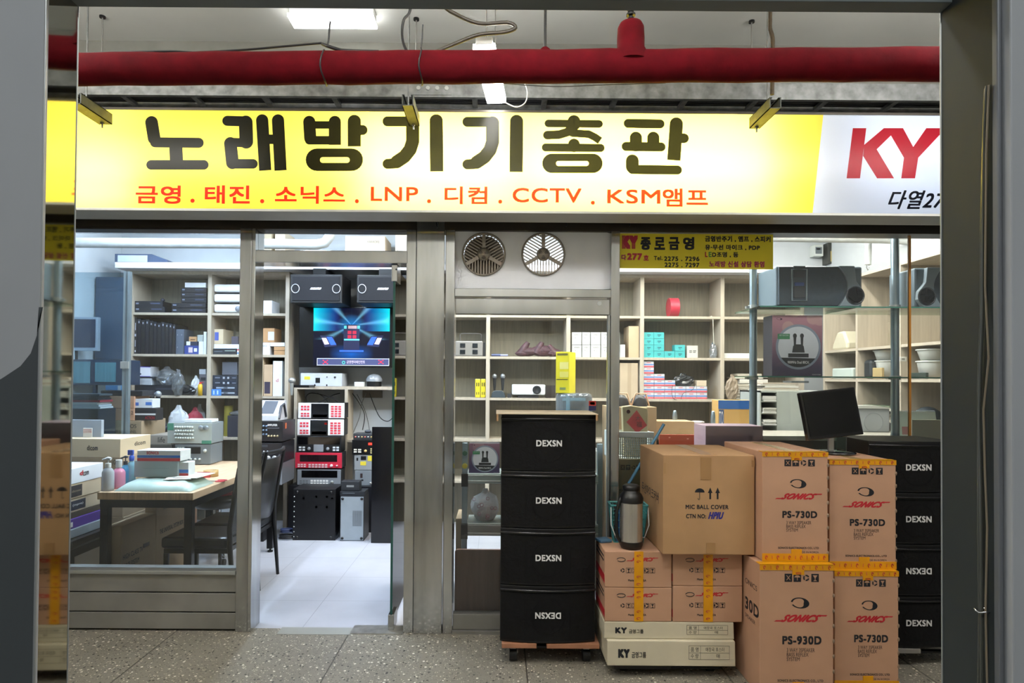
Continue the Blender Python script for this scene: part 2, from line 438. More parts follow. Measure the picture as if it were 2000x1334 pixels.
# closed door bay with fan panel over it
d2 = sroot('door_2', (0.1, 0, 0))
mb = MB()
mb.box(P(869, 800, 0).x, P(887, 800, 0).x, -0.04, 0.10, 0, 2.335, steel_v)
mb.box(P(1190, 800, 0).x, P(1207, 800, 0).x, -0.04, 0.10, 0, 2.335, steel_v)
xa, xb = P(887, 800, 0).x, P(1190, 800, 0).x
z565, z582, z586, z616 = [P(1040, y, 0).z for y in (566, 582, 585, 615)]
mb.box(xa, xb, -0.04, 0.08, z582, z565, steel)
mb.box(xa, xb, -0.01, 0.08, P(1040, 447, 0).z, 2.335, steel)
mb.build('door_frame', d2, 0.003)
mb = MB().box(xa + .004, xb - .006, -0.03, 0.03, z616, z586, steel).box(xa + .004, xb - .006, -0.03, 0.03, 0.02, P(930, 1196, 0).z, steel_dull)
mb.cyl((P(1169, 594, 0).x, -0.033, P(1169, 594, 0).z), (P(1169, 594, 0).x, -0.028, P(1169, 594, 0).z), 0.012, alu); mb.build('rail', d2, 0.003)
MB().box(xb - .012, xb - .002, -0.02, 0.02, .1, z616, alu).build('edge_strip', d2)
MB().box(xa + .004, xb - .006, 0.0, 0.008, 0.10, z616, glass).build('pane', d2)
MB().box(xa, xb, -0.05, 0.03, 0.0, 0.018, steel_dull).build('threshold', d2)
# white panel with two round vents
zp0, zp1 = z565, P(1040, 447, 0).z
vents = [P(945, 497, -0.0), P(1061, 497, 0.0)]
rv = 41 / 333.0
mb = MB()
bm_pts = []
def holed_panel(mb, x0, x1, z0, z1, holes, r, Y0, Y1, m, n=40):
    xs = [x0] + [(holes[0].x + holes[1].x) / 2] + [x1]
    for k, h in enumerate(holes):
        a, b = xs[k], xs[k + 1]
        ring = [(h.x + r * math.cos(2 * PI * i / n), h.z + r * math.sin(2 * PI * i / n)) for i in range(n)]
        out = []
        for i in range(n):
            c, s_ = math.cos(2 * PI * i / n), math.sin(2 * PI * i / n)
            ts = []
            if c > 1e-9: ts.append((b - h.x) / c)
            if c < -1e-9: ts.append((a - h.x) / c)
            if s_ > 1e-9: ts.append((z1 - h.z) / s_)
            if s_ < -1e-9: ts.append((z0 - h.z) / s_)
            t = min(ts); out.append((h.x + t * c, h.z + t * s_))
        for Y in (Y0, Y1):
            vs = [(p[0], Y, p[1]) for p in ring] + [(p[0], Y, p[1]) for p in out]
            mb.add(vs, [(i, (i + 1) % n, (i + 1) % n + n, i + n) for i in range(n)], m)
            for cx, cz in ((a, z0), (b, z0), (b, z1), (a, z1)):
                best = sorted(range(n), key=lambda i: (out[i][0] - cx) ** 2 + (out[i][1] - cz) ** 2)[:2]
                mb.poly([(cx, Y, cz)] + [(out[i][0], Y, out[i][1]) for i in best], m)
        mb.add([(p[0], Y0, p[1]) for p in ring] + [(p[0], Y1, p[1]) for p in ring], [(i, (i + 1) % n, (i + 1) % n + n, i + n) for i in range(n)], m)
holed_panel(mb, xa, xb, zp0, zp1, vents, rv - 0.003, 0.0, 0.02, white_panel); mb.build('panel', d2)
vent_met = mat('vent_grille_metal', '#8d857a', 0.4, 0.6, 0.1)
for k, (c, lab) in enumerate(zip(vents, ('round slotted metal vent nearest the wide pillar in the white panel', 'round slotted metal vent with light showing through beside the dark one'))):
    t = thing('round_vent', lab, 'vent', (c.x, -0.01, c.z - rv), 'round vents in the white panel over the closed door')
    mb = MB(); ring = [(c.x + rv * math.cos(a * PI / 20), -0.008, c.z + rv * math.sin(a * PI / 20)) for a in range(40)]
    mb.tube(ring, 0.006, vent_met, 8, True); mb.build('rim', t)
    mb = MB()
    for q in range(3):
        ang = PI / 2 + q * 2 * PI / 3
        mb.box(-0.010, 0.010, -0.012, -0.004, 0.035, rv, vent_met); st = len(mb.v) - 8
        M = Matrix.Translation((c.x, 0, c.z)) @ Matrix.Rotation(PI / 2 - ang, 4, 'Y'); mb.xf(M, st)
        mid = ang + PI / 3
        for j in range(-6, 7):   # straight slats, square to the middle of each third
            off = j * 0.0165
            if abs(off) > rv * .94: continue
            L0 = max(abs(off) * 0.60 + 0.004, math.sqrt(max(0.0, 0.040 ** 2 - off ** 2)))
            L1 = math.sqrt(rv * rv - off * off)
            if L1 - L0 < 0.01: continue
            st = len(mb.v); mb.box(off - 0.0028, off + 0.0028, -0.010, -0.006, L0, L1, vent_met)
            mb.xf(Matrix.Translation((c.x, 0, c.z)) @ Matrix.Rotation(PI / 2 - mid, 4, 'Y'), st)
    mb.build('grille', t)
    mb = MB(); mb.lathe((c.x, -0.012, c.z), [(0.0, -0.004), (0.030, -0.004), (0.038, 0.0), (0.040, 0.008)], vent_met, axis='y')
    for q in range(3):
        for rr in (0.012, 0.019, 0.026):
            a0 = PI * 1.5 + q * 2 * PI / 3
            mb.tube([(c.x + rr * math.cos(a0 + t_ * .12), -0.017, c.z + rr * math.sin(a0 + t_ * .12)) for t_ in range(-4, 5)], 0.0014, black, 5)
    mb.build('hub', t)
    if k == 0:
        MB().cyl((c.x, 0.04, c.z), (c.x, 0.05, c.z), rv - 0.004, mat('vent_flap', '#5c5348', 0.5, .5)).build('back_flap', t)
# right window bay
w2 = sroot('window_2', (2.4, 0, 0))
xa2 = P(1208, 800, 0).x
mb = MB().box(xa2, 6, -0.03, 0.07, P(1360, 456, 0).z, 2.335, dark_frame).box(xa2, 6, -0.05, 0.07, 0.33, 0.352, alu).box(6, 6.1, -.05, .1, 0, 2.4, steel_v)
mb.build('window_frame', w2)
mb = MB().box(xa2, 6, -0.03, 0.05, 0.0, 0.33, steel_dull); mb.build('kick_panel', w2)
xj = P(1777, 660, 0).x
MB().box(xa2, xj - .002, 0.0, 0.008, 0.345, 2.31, glass).build('pane', w2)
MB().box(xj + .002, 6, 0.0, 0.008, 0.345, 2.31, glass).build('pane', w2)
MB().box(xj - .006, xj + .006, -0.003, 0.010, 0.352, P(1777, 460, 0).z, mat('amber_silicone', '#a8722c', 0.3, 0, .3, 6)).build('silicone_joint', w2)

# ================================================================ near door frame that the view looks out through
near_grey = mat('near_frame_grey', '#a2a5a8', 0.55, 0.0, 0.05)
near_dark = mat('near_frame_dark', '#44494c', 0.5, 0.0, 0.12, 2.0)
mirror_steel = mat('mirror_polished_steel', '#b8bab4', 0.03, 1.0, 0.10, 0.8)
Yn0, Yn1 = -3.66 + 0.632, -3.66 + 0.680
xL = P(147, 430, Yn1).x; xR = P(1838, 667, Yn1).x
zH = P(1000, 20, Yn1).z
print('near frame', xL, xR, zH, P(88, 430, Yn0).x, P(1940, 667, Yn0).x)
t1 = sroot('trim_3', (xL, Yn0, 0))
xL0 = P(87, 430, Yn0).x
mb = MB()   # mirror-bright inner face, a skew plate from the near to the far edge
mb.prism([(xL0, Yn0), (xL, Yn1), (xL - 0.10, Yn1), (xL0 - .10, Yn0)], 0, 2.2, mirror_steel, 'z'); mb.build('jamb_lining', t1)
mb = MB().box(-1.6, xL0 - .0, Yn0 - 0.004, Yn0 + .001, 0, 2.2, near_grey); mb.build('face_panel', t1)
mb = MB()   # dark grey reflection painted on the lower part of the panel, with a curved upper edge
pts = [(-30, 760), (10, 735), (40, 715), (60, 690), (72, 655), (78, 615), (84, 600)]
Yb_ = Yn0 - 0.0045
mb.poly([P(x, y, Yb_) for x, y in pts] + [(xL0 - .001, Yb_, P(84, 600, Yb_).z), (xL0 - .001, Yb_, 0.2), (-1.6, Yb_, 0.2), (-1.6, Yb_, P(-30, 760, Yb_).z)], near_dark); mb.build('painted_reflection', t1)
MB().cyl((xL0, Yn0 - .003, 0), (xL0, Yn0 - .003, 2.2), 0.0012, alu).cyl((xL, Yn1 - .0005, 0), (xL, Yn1 - .0005, 2.2), 0.0008, alu).build('edge_bead', t1)
t2 = sroot('trim_4', (xR, Yn0, 0))
xR0 = P(1941, 667, -3.66 + .60).x
MB().prism([(xR, Yn1), (xR0, -3.66 + .60), (xR0 + .03, -3.66 + .60), (xR + .1, Yn1)], 0, 2.2, mat('jamb_dark_steel', '#2f3436', .6, .0, .2, 3, spec=.15), 'z').build('jamb_lining', t2)
mb = MB().box(xR0, P(1950, 667, -3.06).x, -3.066, -3.058, 0, 2.2, mat('near_frame_mid', '#6d7074', .5, .3)).box(P(1951, 667, -3.06).x, P(1990, 667, -3.06).x, -3.075, -3.058, 0, 2.2, near_grey)
mb.box(P(1990, 667, -3.06).x, P(1996, 667, -3.06).x, -3.068, -3.058, 0, 2.2, near_dark); mb.build('face_panel', t2, 0.0015)
MB().cyl((xR, Yn1 - .001, 0), (xR, Yn1 - .001, 2.2), 0.0012, alu).build('edge_bead', t2)
t3 = sroot('trim_5', (0, Yn0, zH))
za, zb = P(1000, 20, Yn1).z, P(1000, 20, Yn1).z
lin = mat('lintel_grey', '#6c7475', .5, 0, .1)
mb = MB().box(-1.6, 1.6, Yn1 - .02, Yn1, zH, zH + .35, lin)
mb.box(-1.6, 1.6, Yn1 - .035, Yn1 - .02, zH + .014, zH + .35, near_dark); mb.build('lintel_face', t3, 0.001)
near_wall = mat('near_wall_grey', '#c4c4be', 0.6, 0, 0.3, 1.5)
struct(MB().box(-9, xL - .1, -3.00, -2.97, 0, 3.45, near_wall).build('wall_near'))
struct(MB().box(xR + .1, 9, -3.00, -2.97, 0, 3.45, near_wall).build('wall_near'))
struct(MB().box(xL - .1, xR + .1, -3.00, -2.97, zH + .3, 3.45, near_wall).build('wall_near'))

# ================================================================ lit sign over the shop front
YS = -0.39
sign = thing('shop_sign', 'long backlit yellow sign with big black Korean lettering over the shop front', 'sign', (0, YS, 2.35))
zs0, zs1 = P(1000, 412, YS).z, P(1000, 220, YS).z
xs0, xs1 = -4.2, 4.2
bx1, bx2 = P(1608, 224, YS).x, P(1587, 417, YS).x
ylw = backlit('yellow_sign_film', '#f8e056'); wht = backlit('white_sign_film', '#dfe8fa')
MB().poly([(xs0, YS, zs0), (bx2, YS, zs0), (bx1, YS, zs1), (xs0, YS, zs1)], ylw).build('yellow_face', sign)
MB().poly([(bx2, YS, zs0), (xs1, YS, zs0), (xs1, YS, zs1), (bx1, YS, zs1)], wht).build('white_face', sign)
mb = MB()
cas = mat('sign_casing', '#c9c9c4', 0.5, 0.2)
mb.box(xs0, xs1, YS + .19, YS + .2, zs0, zs1, cas).box(xs0, xs1, YS, YS + .19, zs0 - .012, zs0 - .001, cas).box(xs0, xs1, YS, YS + .19, zs1 + .001, zs1 + .012, cas)
mb.box(xs0 - .01, xs0, YS, YS + .2, zs0, zs1, cas).box(xs1, xs1 + .01, YS, YS + .2, zs0, zs1, cas)
mb.box(xs0, xs1, YS - .004, YS, zs0 - .012, zs0, cas).box(xs0, xs1, YS - .004, YS, zs1, zs1 + .012, dark_frame)
mb.build('casing', sign)
tube_hot = emis('sign_tube_bright', (1, .98, .93, 1), 88.0); tube_mid = emis('sign_tube_plain', (1, .98, .93, 1), 19.0); tube_cold = emis('sign_tube_cool', (.9, .95, 1, 1), 5.5)
mb = MB()
Yt = YS + 0.155
def stube(px0, px1, py, m): a = P(px0, py, Yt); b = P(px1, py, Yt); mb.box(a.x, b.x, Yt - .012, Yt + .012, a.z - .012, a.z + .012, m)
stube(60, 290, 372, tube_hot); stube(330, 690, 320, tube_mid); stube(700, 1010, 300, tube_hot); stube(715, 1010, 375, tube_hot)
stube(1030, 1480, 300, tube_hot); stube(1030, 1480, 375, tube_hot); stube(1640, 2000, 350, tube_cold); stube(1640, 2000, 270, tube_cold); stube(60, 300, 280, tube_mid); stube(-300, 40, 320, tube_mid)
mb.build('lamp_tube', sign)
sg_black = backlit('black_sign_letter', '#15171f'); sg_red = backlit('red_sign_letter', '#e63c44'); sg_kyred = backlit('deep_red_sign_letter', '#c01c2c')
YL = YS - 0.0015
_ly = [0]
def stroke(mb, pts, w, m, cap='rr', Y=YL):
    """flat stroke of constant width with round joints; every piece gets a hair of its own depth"""
    pts = [P(x, y, Y) for x, y in pts]; hw = w / 2 * (Y + 3.66) / F_PX
    def q(x, z):
        return (x, Y - (_ly[0] % 12) * 2e-5, z)
    for a, b in zip(pts, pts[1:]):
        dx, dz = b.x - a.x, b.z - a.z; L = math.hypot(dx, dz); nx, nz = -dz / L * hw, dx / L * hw
        _ly[0] += 1
        mb.poly([q(a.x - nx, a.z - nz), q(b.x - nx, b.z - nz), q(b.x + nx, b.z + nz), q(a.x + nx, a.z + nz)], m)
    for i, p in enumerate(pts):
        if (i == 0 and cap[0] == 'f') or (i == len(pts) - 1 and cap[1] == 'f'): continue
        _ly[0] += 1
        mb.poly([q(p.x + hw * math.cos(k * PI / 12), p.z + hw * math.sin(k * PI / 12)) for k in range(24)], m)
def donut(mb, o, i, m, Y=YL):
    def rr(x0, y0, x1, y1, n=12):
        r = (y1 - y0) / 2; out = []
        for k in range(n + 1): a = PI / 2 + PI * k / n; out.append((x0 + r + r * math.cos(a), (y0 + y1) / 2 - r * math.sin(a)))
        for k in range(n + 1): a = -PI / 2 + PI * k / n; out.append((x1 - r + r * math.cos(a), (y0 + y1) / 2 - r * math.sin(a)))
        return [P(x, y, Y) for x, y in out]
    A, B = rr(*o), rr(*i); n = len(A)
    mb.add(A + B, [(k, (k + 1) % n, (k + 1) % n + n, k + n) for k in range(n)], m)
mb = MB(); K = sg_black
for pts, w_, cp in (
    ([(296, 239), (301, 270)], 25, 'rr'), ([(303, 278), (388, 279)], 20, 'rr'), ([(343, 279), (345, 322)], 26, 'ff'), ([(295, 322), (398, 322)], 19, 'rr'),
    ([(444, 236), (478, 237)], 20, 'rr'), ([(480, 239), (481, 277)], 27, 'rr'), ([(452, 278), (481, 279)], 18, 'rr'), ([(450, 280), (454, 318)], 25, 'rr'), ([(454, 320), (494, 320)], 19, 'rr'),
    ([(512, 235), (518, 333)], 24, 'rf'), ([(543, 235), (548, 333)], 24, 'rf'), ([(515, 272), (546, 272)], 19, 'ff'),
    ([(604, 238), (606, 270)], 24, 'rr'), ([(654, 238), (654, 283)], 24, 'rf'), ([(604, 244), (654, 244)], 15, 'ff'), ([(604, 274), (660, 274)], 17, 'rf'),
    ([(692, 237), (692, 286)], 26, 'rf'), ([(692, 254), (708, 254)], 20, 'rr'),
    ([(757, 237), (806, 237)], 20, 'rr'), ([(806, 239), (806, 276), (801, 292), (790, 306), (775, 316)], 26, 'rr'), ([(775, 319), (757, 320)], 20, 'rr'), ([(852, 236), (853, 335)], 26, 'rf'),
    ([(913, 238), (962, 238)], 20, 'rr'), ([(962, 240), (962, 277), (957, 293), (946, 307), (931, 317)], 26, 'rr'), ([(931, 320), (913, 321)], 20, 'rr'), ([(1009, 237), (1008, 336)], 26, 'rf'),
    ([(1121, 237), (1121, 243)], 25, 'rr'), ([(1071, 241), (1170, 242)], 15, 'rr'), ([(1121, 246), (1108, 258), (1092, 263), (1069, 264)], 17, 'rr'), ([(1118, 260), (1150, 262), (1162, 268), (1172, 275)], 15, 'rf'),
    ([(1121, 282), (1121, 286)], 23, 'rr'), ([(1066, 288), (1173, 289)], 16, 'rr'),
    ([(1227, 241), (1289, 242)], 18, 'rr'), ([(1242, 269), (1242, 284)], 24, 'rr'), ([(1276, 269), (1276, 284)], 24, 'rr'), ([(1223, 286), (1291, 287)], 18, 'rr'),
    ([(1321, 242), (1316, 313)], 26, 'rf'), ([(1322, 270), (1336, 270)], 19, 'rr'),
    ([(1235, 314), (1235, 326)], 25, 'rr'), ([(1235, 331), (1323, 332)], 18, 'rr')):
    stroke(mb, pts, w_, K, cp)
donut(mb, (597, 290, 709, 334), (625, 307, 683, 318), K); donut(mb, (1059, 300, 1177, 338), (1086, 314.5, 1150, 324), K)
mb.union(YL).build('lettering', sign)['label'] = 'big rounded black Korean lettering'
mb = MB()
for s_, x0, y0, x1, y1 in (('금영', 265, 362, 353, 398), ('태진', 400, 362, 488, 398), ('소닉스', 537, 363, 674, 398), ('LNP', 724, 365, 817, 393), ('디컴', 868, 364, 952, 399), ('CCTV', 1001, 367, 1136, 396), ('KSM', 1186, 370, 1290, 398), ('앰프', 1294, 368, 1383, 404)):
    ftext(mb, s_, x0, y0, x1, y1, YL, sg_red, 0.028)
for x, y in ((376, 392), (512, 393), (697, 393), (838, 393), (977, 394), (1158, 396)):
    p = P(x, y, YL); mb.poly([(p.x + .011 * math.cos(k * PI / 8), YL, p.z + .011 * math.sin(k * PI / 8)) for k in range(16)], sg_red)
mb.union(YL).build('lettering', sign)['label'] = 'small red lettering row'
mb = MB()
def c3(x, y): return (1300 + x / 2.857, y / 2.857)
for poly in ([(1045, 715), (1120, 715), (1085, 995), (1010, 995)], [(1108, 808), (1218, 715), (1300, 715), (1178, 833), (1102, 870)], [(1102, 870), (1178, 833), (1275, 995), (1180, 995)],
             [(1240, 715), (1325, 715), (1382, 820), (1410, 880), (1330, 880), (1258, 757)], [(1382, 820), (1455, 715), (1565, 715), (1410, 880)], [(1330, 880), (1410, 880), (1392, 995), (1315, 995)]):
    _ly[0] += 1; fpoly(mb, [c3(*p) for p in poly], YL - (_ly[0] % 12) * 2e-5, sg_kyred)
mb.union(YL).build('logo', sign)
mb = MB(); ftext(mb, '다열277호', 1731, 372, 1905, 409, YL, sg_black, 0.02, 0.08); mb.union(YL).build('lettering', sign)

# ================================================================ lamps
lamp_on = emis('corridor_tube', (1, 1, 1, 1), 60.0)
lamp_body = mat('white_lamp_body', '#d6d6d0', 0.4)
# hanging batten that runs from the corridor towards the sign
A = P(945, 80, -1.0); B = P(970, 216, -0.42)
b1 = thing('batten_lamp', 'glaring white strip lamp hanging end-on above the yellow sign', 'lamp', (0, -0.7, A.z))
za_ = (A.z + B.z) / 2
def slab(mb, p0, p1, hw, h, m):
    p0, p1 = Vector(p0), Vector(p1); d = (p1 - p0).normalized(); n = Vector((-d.y, d.x, 0)) * hw
    v = [p0 - n, p0 + n, p1 + n, p1 - n]
    mb.add(v + [q + Vector((0, 0, h)) for q in v], [(0, 1, 2, 3), (7, 6, 5, 4), (0, 4, 5, 1), (1, 5, 6, 2), (2, 6, 7, 3), (3, 7, 4, 0)], m)
mb = MB(); slab(mb, (A.x, -1.0, za_ + .012), (B.x, -0.44, za_ + .024), 0.036, 0.03, lamp_body); mb.build('body', b1, 0.004)
mb = MB(); slab(mb, (A.x, -0.98, za_), (B.x, -0.45, za_), 0.048, 0.024, lamp_on); mb.build('tube', b1)
mb = MB()
for t in (.15, .85):
    q = Vector((A.x, -1.0, za_)).lerp(Vector((B.x, -.44, za_)), t); mb.cyl((q.x, q.y, za_ + .03), (q.x, q.y, 3.45), 0.003, steel_dull, n=6)
mb.build('hanger', b1)
# ceiling lamp lying across
a, b, c, d = R(567, 18, 732, 42, -0.32)
b2 = thing('ceiling_lamp', 'short white batten lamp under the corridor ceiling, lying across the view', 'lamp', ((a + b) / 2, -.3, c))
MB().box(a, b, -0.35, -0.27, c + .016, 3.45, lamp_body).build('body', b2, 0.006)
MB().box(a, b, -0.37, -0.25, c, c + .016, emis('ceiling_lamp_tube', (1, 1, 1, 1), 14.0)).build('tube', b2)
# lamps outside the picture that light the corridor, and the rows of lamps in the shop ceiling
k = 0
for x, y, lab in ((-2.4, -1.6, 'strip lamp hanging in the corridor on the left side'), (2.4, -1.6, 'strip lamp hanging in the corridor on the right side'), (0.0, -2.3, 'strip lamp hanging over the middle of the corridor')):
    t = thing('corridor_lamp', lab, 'lamp', (x, y, 3.0), 'corridor strip lamps')
    MB().box(x - .62, x + .62, y - .02, y + .02, 3.08, 3.11, lamp_body).box(x - .01, x + .01, y - .01, y + .01, 3.11, 3.45, lamp_body).build('body', t)
    MB().box(x - .6, x + .6, y - .06, y + .06, 3.0, 3.08, emis('corridor_strip', (1, .98, .95, 1), 46.0)).build('tube', t)
t = thing('added_room_lamp', 'unseen strip lamp added behind the view to brighten the near door frame', 'lamp', (0, -5, 3.0))  # lamp added out of sight to brighten the near frame panels
MB().box(-.9, .9, -4.75, -4.45, 3.08, 3.45, lamp_body).build('body', t)
MB().box(-.88, .88, -4.73, -4.47, 3.0, 3.08, emis('added_room_strip', (.95, .98, 1, 1), 19.0)).build('tube', t)
struct(MB().box(-4, 4, -6.6, -6.5, 0, 3.45, near_wall).build('wall_behind'))
shop_tube = emis('shop_tube', (.90, .96, 1, 1), 92.0)
shop_tube_c = emis('shop_tube_cool', (.66, .81, 1, 1), 100.0)
shop_tube_w = emis('shop_tube_warm', (1, .97, .88, 1), 80.0)
for x, y, m, lab in ((-2.9, 1.2, shop_tube_c, 'leftmost shop ceiling strip lamp'), (-1.5, 1.2, shop_tube_c, 'shop ceiling strip lamp over the table'), (-.1, 1.2, shop_tube, 'shop ceiling strip lamp over the middle of the shop'), (1.2, 1.2, shop_tube_w, 'shop ceiling strip lamp right of the middle'), (2.5, 1.2, shop_tube_w, 'rightmost shop ceiling strip lamp')):
    t = thing('shop_lamp', lab, 'lamp', (x, y, 3.05), 'strip lamps in the shop ceiling')
    MB().box(x - .08, x + .08, y - .85, y + .85, 3.07, 3.12, lamp_body).build('body', t)
    MB().box(x - .06, x + .06, y - .82, y + .82, 3.05, 3.07, m).build('tube', t)
for x, m, lab in ((-2.3, shop_tube_c, 'added unseen strip lamp close behind the left window'), (.1, shop_tube_w, 'added unseen strip lamp close behind the closed door'), (2.0, shop_tube_w, 'added unseen strip lamp close behind the right window')):  # extra unseen cross lamps, added to brighten the goods close behind the glass
    t = thing('shop_lamp', lab, 'lamp', (x, .28, 2.95), 'added cross lamps behind the windows')
    MB().box(x - .75, x + .75, .24, .32, 2.97, 3.12, lamp_body).build('body', t)
    MB().box(x - .72, x + .72, .24, .32, 2.95, 2.97, m).build('tube', t)
# ================================================================ pipe, tray, cables over the sign
red_wrap = mat('red_pipe_wrap', '#540510', 0.9, 0, 0.3, 14.0, (1, 1, 1), 0.4, 0.12)
pl, pr = P(100, 136, -1.21), P(1900, 125, -1.30)
pa, pb = pl + (pl - pr) * 1.2, pr + (pr - pl) * 1.2
pipe = thing('sprinkler_pipe', 'thick red wrapped pipe running across above the yellow sign', 'pipe', (0, -1.25, 2.6))
rnd = random.Random(4)
pts = []; rr = []
for i in range(121):
    t = i / 120; pts.append(pa.lerp(pb, t) + Vector((0, 0, .0015 * math.sin(i * 1.7)))); rr.append(0.0605 + rnd.uniform(-.0012, .0012))
MB().tube(pts, rr, red_wrap, 24).build('pipe', pipe)
s1, s2 = P(1232, 45, -1.27), P(1232, 110, -1.27)
MB().lathe((s1.x, -1.27, 0), [(0.02, s1.z + .004), (.042, s1.z - .004), (.050, s1.z - .02), (.052, s1.z - .06), (.052, s1.z - .10), (.062, s2.z + .01), (.07, s2.z - .03)], red_wrap).build('branch', pipe)
mb = MB().cyl((s1.x, -1.27, s1.z), (s1.x, -1.27, 3.45), 0.006, black_metal, n=8)
for k in range(5): mb.cyl((s1.x, -1.27, s1.z + .002 + k * .013), (s1.x, -1.27, s1.z + .009 + k * .013), 0.018 - .001 * (k % 2) * 6, black_metal, n=10)
mb.build('hanger', pipe)
q = P(1065, 101, -1.27)
MB().lathe((q.x, -1.26, 0), [(.012, q.z + .02), (.02, q.z + .012), (.028, q.z - .02)], red_wrap).cyl((q.x, -1.26, q.z + .01), (q.x, -1.26, 3.45), .005, black_metal, n=8).build('hanger', pipe)
cabm = mat('black_cable', '#17161a', 0.45)
def loop_tie(px, y0, y1, lab, tail=0):
    a = P(px, (y0 + y1) / 2, -1.25); c = pl.lerp(pr, (px - 100) / 1800)
    pts = [(c.x + .004 * math.sin(k), c.y + .064 * math.cos(2 * PI * k / 20), c.z + .064 * math.sin(2 * PI * k / 20)) for k in range(20)]
    mb = MB().tube(pts, .003, cabm, 6, True)
    if tail: mb.tube([(c.x, c.y - .03, c.z + .06), (c.x + .004, c.y - .03, c.z + .10), (c.x + .006, c.y - .03, c.z + .15)], .003, cabm, 6)
    tag(mb.build('cable_tie'), lab, 'cable tie', 'black ties round the red pipe')
loop_tie(650, 98, 160, 'black tie round the red pipe, the left one of two')
loop_tie(840, 60, 160, 'black tie with a standing tail round the red pipe', 1)
def cab(name, pts, r, lab, m=cabm, cat='cable', group='cables above the sign', n=7, sm=4):
    """cable through pixel points (px, py, Y), smoothed"""
    q = [P(*p) for p in pts]; out = []
    for i in range(len(q) - 1):
        p0, p1, p2, p3 = q[max(i - 1, 0)], q[i], q[i + 1], q[min(i + 2, len(q) - 1)]
        for k in range(sm):
            t = k / sm
            out.append(0.5 * ((2 * p1) + (p2 - p0) * t + (2 * p0 - 5 * p1 + 4 * p2 - p3) * t * t + (3 * p1 - p0 - 3 * p2 + p3) * t ** 3))
    out.append(q[-1])
    return tag(MB().tube(out, r, m, n).build(name), lab, cat, group)
cab('cable', [(60, 108, -1.16), (150, 105, -1.18), (240, 102, -1.18), (330, 100, -1.18), (370, 102, -1.18), (390, 102, -1.18), (480, 97, -1.18), (560, 90, -1.18), (628, 84, -1.18)], .0045, 'black cable lying along the left half of the red pipe')
cab('cable', [(645, 42, -1.15), (643, 60, -1.15), (641, 84, -1.15), (636, 92, -1.15)], .004, 'short black cable dropping from the ceiling lamp to the red pipe')
cab('cable', [(630, 86, -1.18), (640, 90, -1.2), (655, 95, -1.2), (675, 99, -1.2), (740, 101, -1.18)], .007, 'knotted black cable end on top of the red pipe')
cab('cable', [(803, -40, -1.12), (801, 20, -1.12), (789, 38, -1.12), (785, 62, -1.12), (788, 85, -1.14), (797, 104, -1.16)], .006, 'bowed thick black cable hanging beside a straight rod')
cab('cable', [(760, -60, -1.1), (860, 8, -1.1), (885, 25, -1.1), (935, 46, -1.1), (990, 44, -1.1), (1007, 54, -1.1), (985, 63, -1.1), (935, 68, -1.1), (890, 85, -1.1), (850, 102, -1.12)], .008, 'thick dark conduit bent back on itself above the batten lamp', mat('conduit', '#3a342c', .4))
cab('cable', [(1502, -40, -.5), (1504, 30, -.5), (1504, 55, -.5), (1509, 75, -.5), (1509, 110, -.5), (1508, 185, -.5)], .010, 'ragged bundle of brown wires dropping behind the red pipe at right', mat('brown_wire', '#4a3c28', .6, 0, .5, 60))
cab('cable', [(985, 163, -1.05), (1040, 167, -1.05), (1100, 169, -1.05), (1170, 166, -1.05), (1300, 162, -1.05)], .002, 'thin black wire sagging under the red pipe')
cab('cable', [(1024, 160, -.45), (1030, 180, -.45), (1026, 200, -.45), (1010, 209, -.45), (992, 203, -.45), (984, 198, -.45)], .003, 'thin white wire looped beside the glaring strip lamp', mat('white_wire', '#d8d8d4', .4))
for px, y0, lab in ((200, 47, 'thin hanging rod at the left end of the ceiling'), (813, 48, 'thin hanging rod beside the bowed cable'), (1468, 60, 'thin hanging rod near the ragged wire bundle')):
    a = P(px, y0, -.25); tag(MB().cyl((a.x, -.25, 3.06), (a.x, -.25, 3.45), .004, steel_dull, n=8).cyl((a.x, -.25, 3.44), (a.x, -.25, 3.45), .016, black_metal, n=12).build('hanging_rod'), lab, 'rod', 'rods of the cable tray')
a = P(799, 60, -.5); tag(MB().cyl((a.x, -.5, P(799, 215, -.5).z), (a.x, -.5, 3.45), .004, galv, n=8).build('hanging_rod'), 'straight threaded rod that holds the middle sign bracket', 'rod')
# ladder tray with black cables in it
zt0 = 2.977
tr = thing('cable_tray', 'galvanised ladder cable tray behind the red pipe above the sign', 'cable tray', (0, -.25, zt0))
mb = MB().box(-4.6, 4.6, -.335, -.33, zt0, zt0 + .09, galv).box(-4.6, 4.6, -.33, -.31, zt0, zt0 + .004, galv); mb.build('side_rail', tr)
MB().box(-4.6, 4.6, -.17, -.165, zt0, zt0 + .09, galv).box(-4.6, 4.6, -.19, -.17, zt0, zt0 + .004, galv).build('side_rail', tr)
jp = P(845, 175, -.337)
mb = MB().box(jp.x - .1, jp.x + .1, -.339, -.335, zt0 + .01, zt0 + .085, galv)
for k in range(4): mb.cyl((jp.x - .075 + .05 * k, -.346, zt0 + .045), (jp.x - .075 + .05 * k, -.339, zt0 + .045), .011, alu, n=10)
mb.build('joint_plate', tr)
for k in range(24):
    x = -2.03 + .38 * (k - 6); MB().box(x - .014, x + .014, -.31, -.19, zt0 + .003, zt0 + .02, galv).build('rung', tr)
rnd = random.Random(7)
for k in range(5):
    y = -.30 + .025 * k
    pts = [(-4.6 + .2 * i, y + rnd.uniform(-.001, .001), zt0 + .031 + rnd.uniform(0, .001)) for i in range(47)]
    tag(MB().tube(pts, .010, cabm, 6).build('power_cable'), 'black power cable in the cable tray, ' + ('nearest the red pipe', 'second from the red pipe', 'middle one', 'second from the wall', 'nearest the wall')[k], 'cable', 'power cables in the tray')
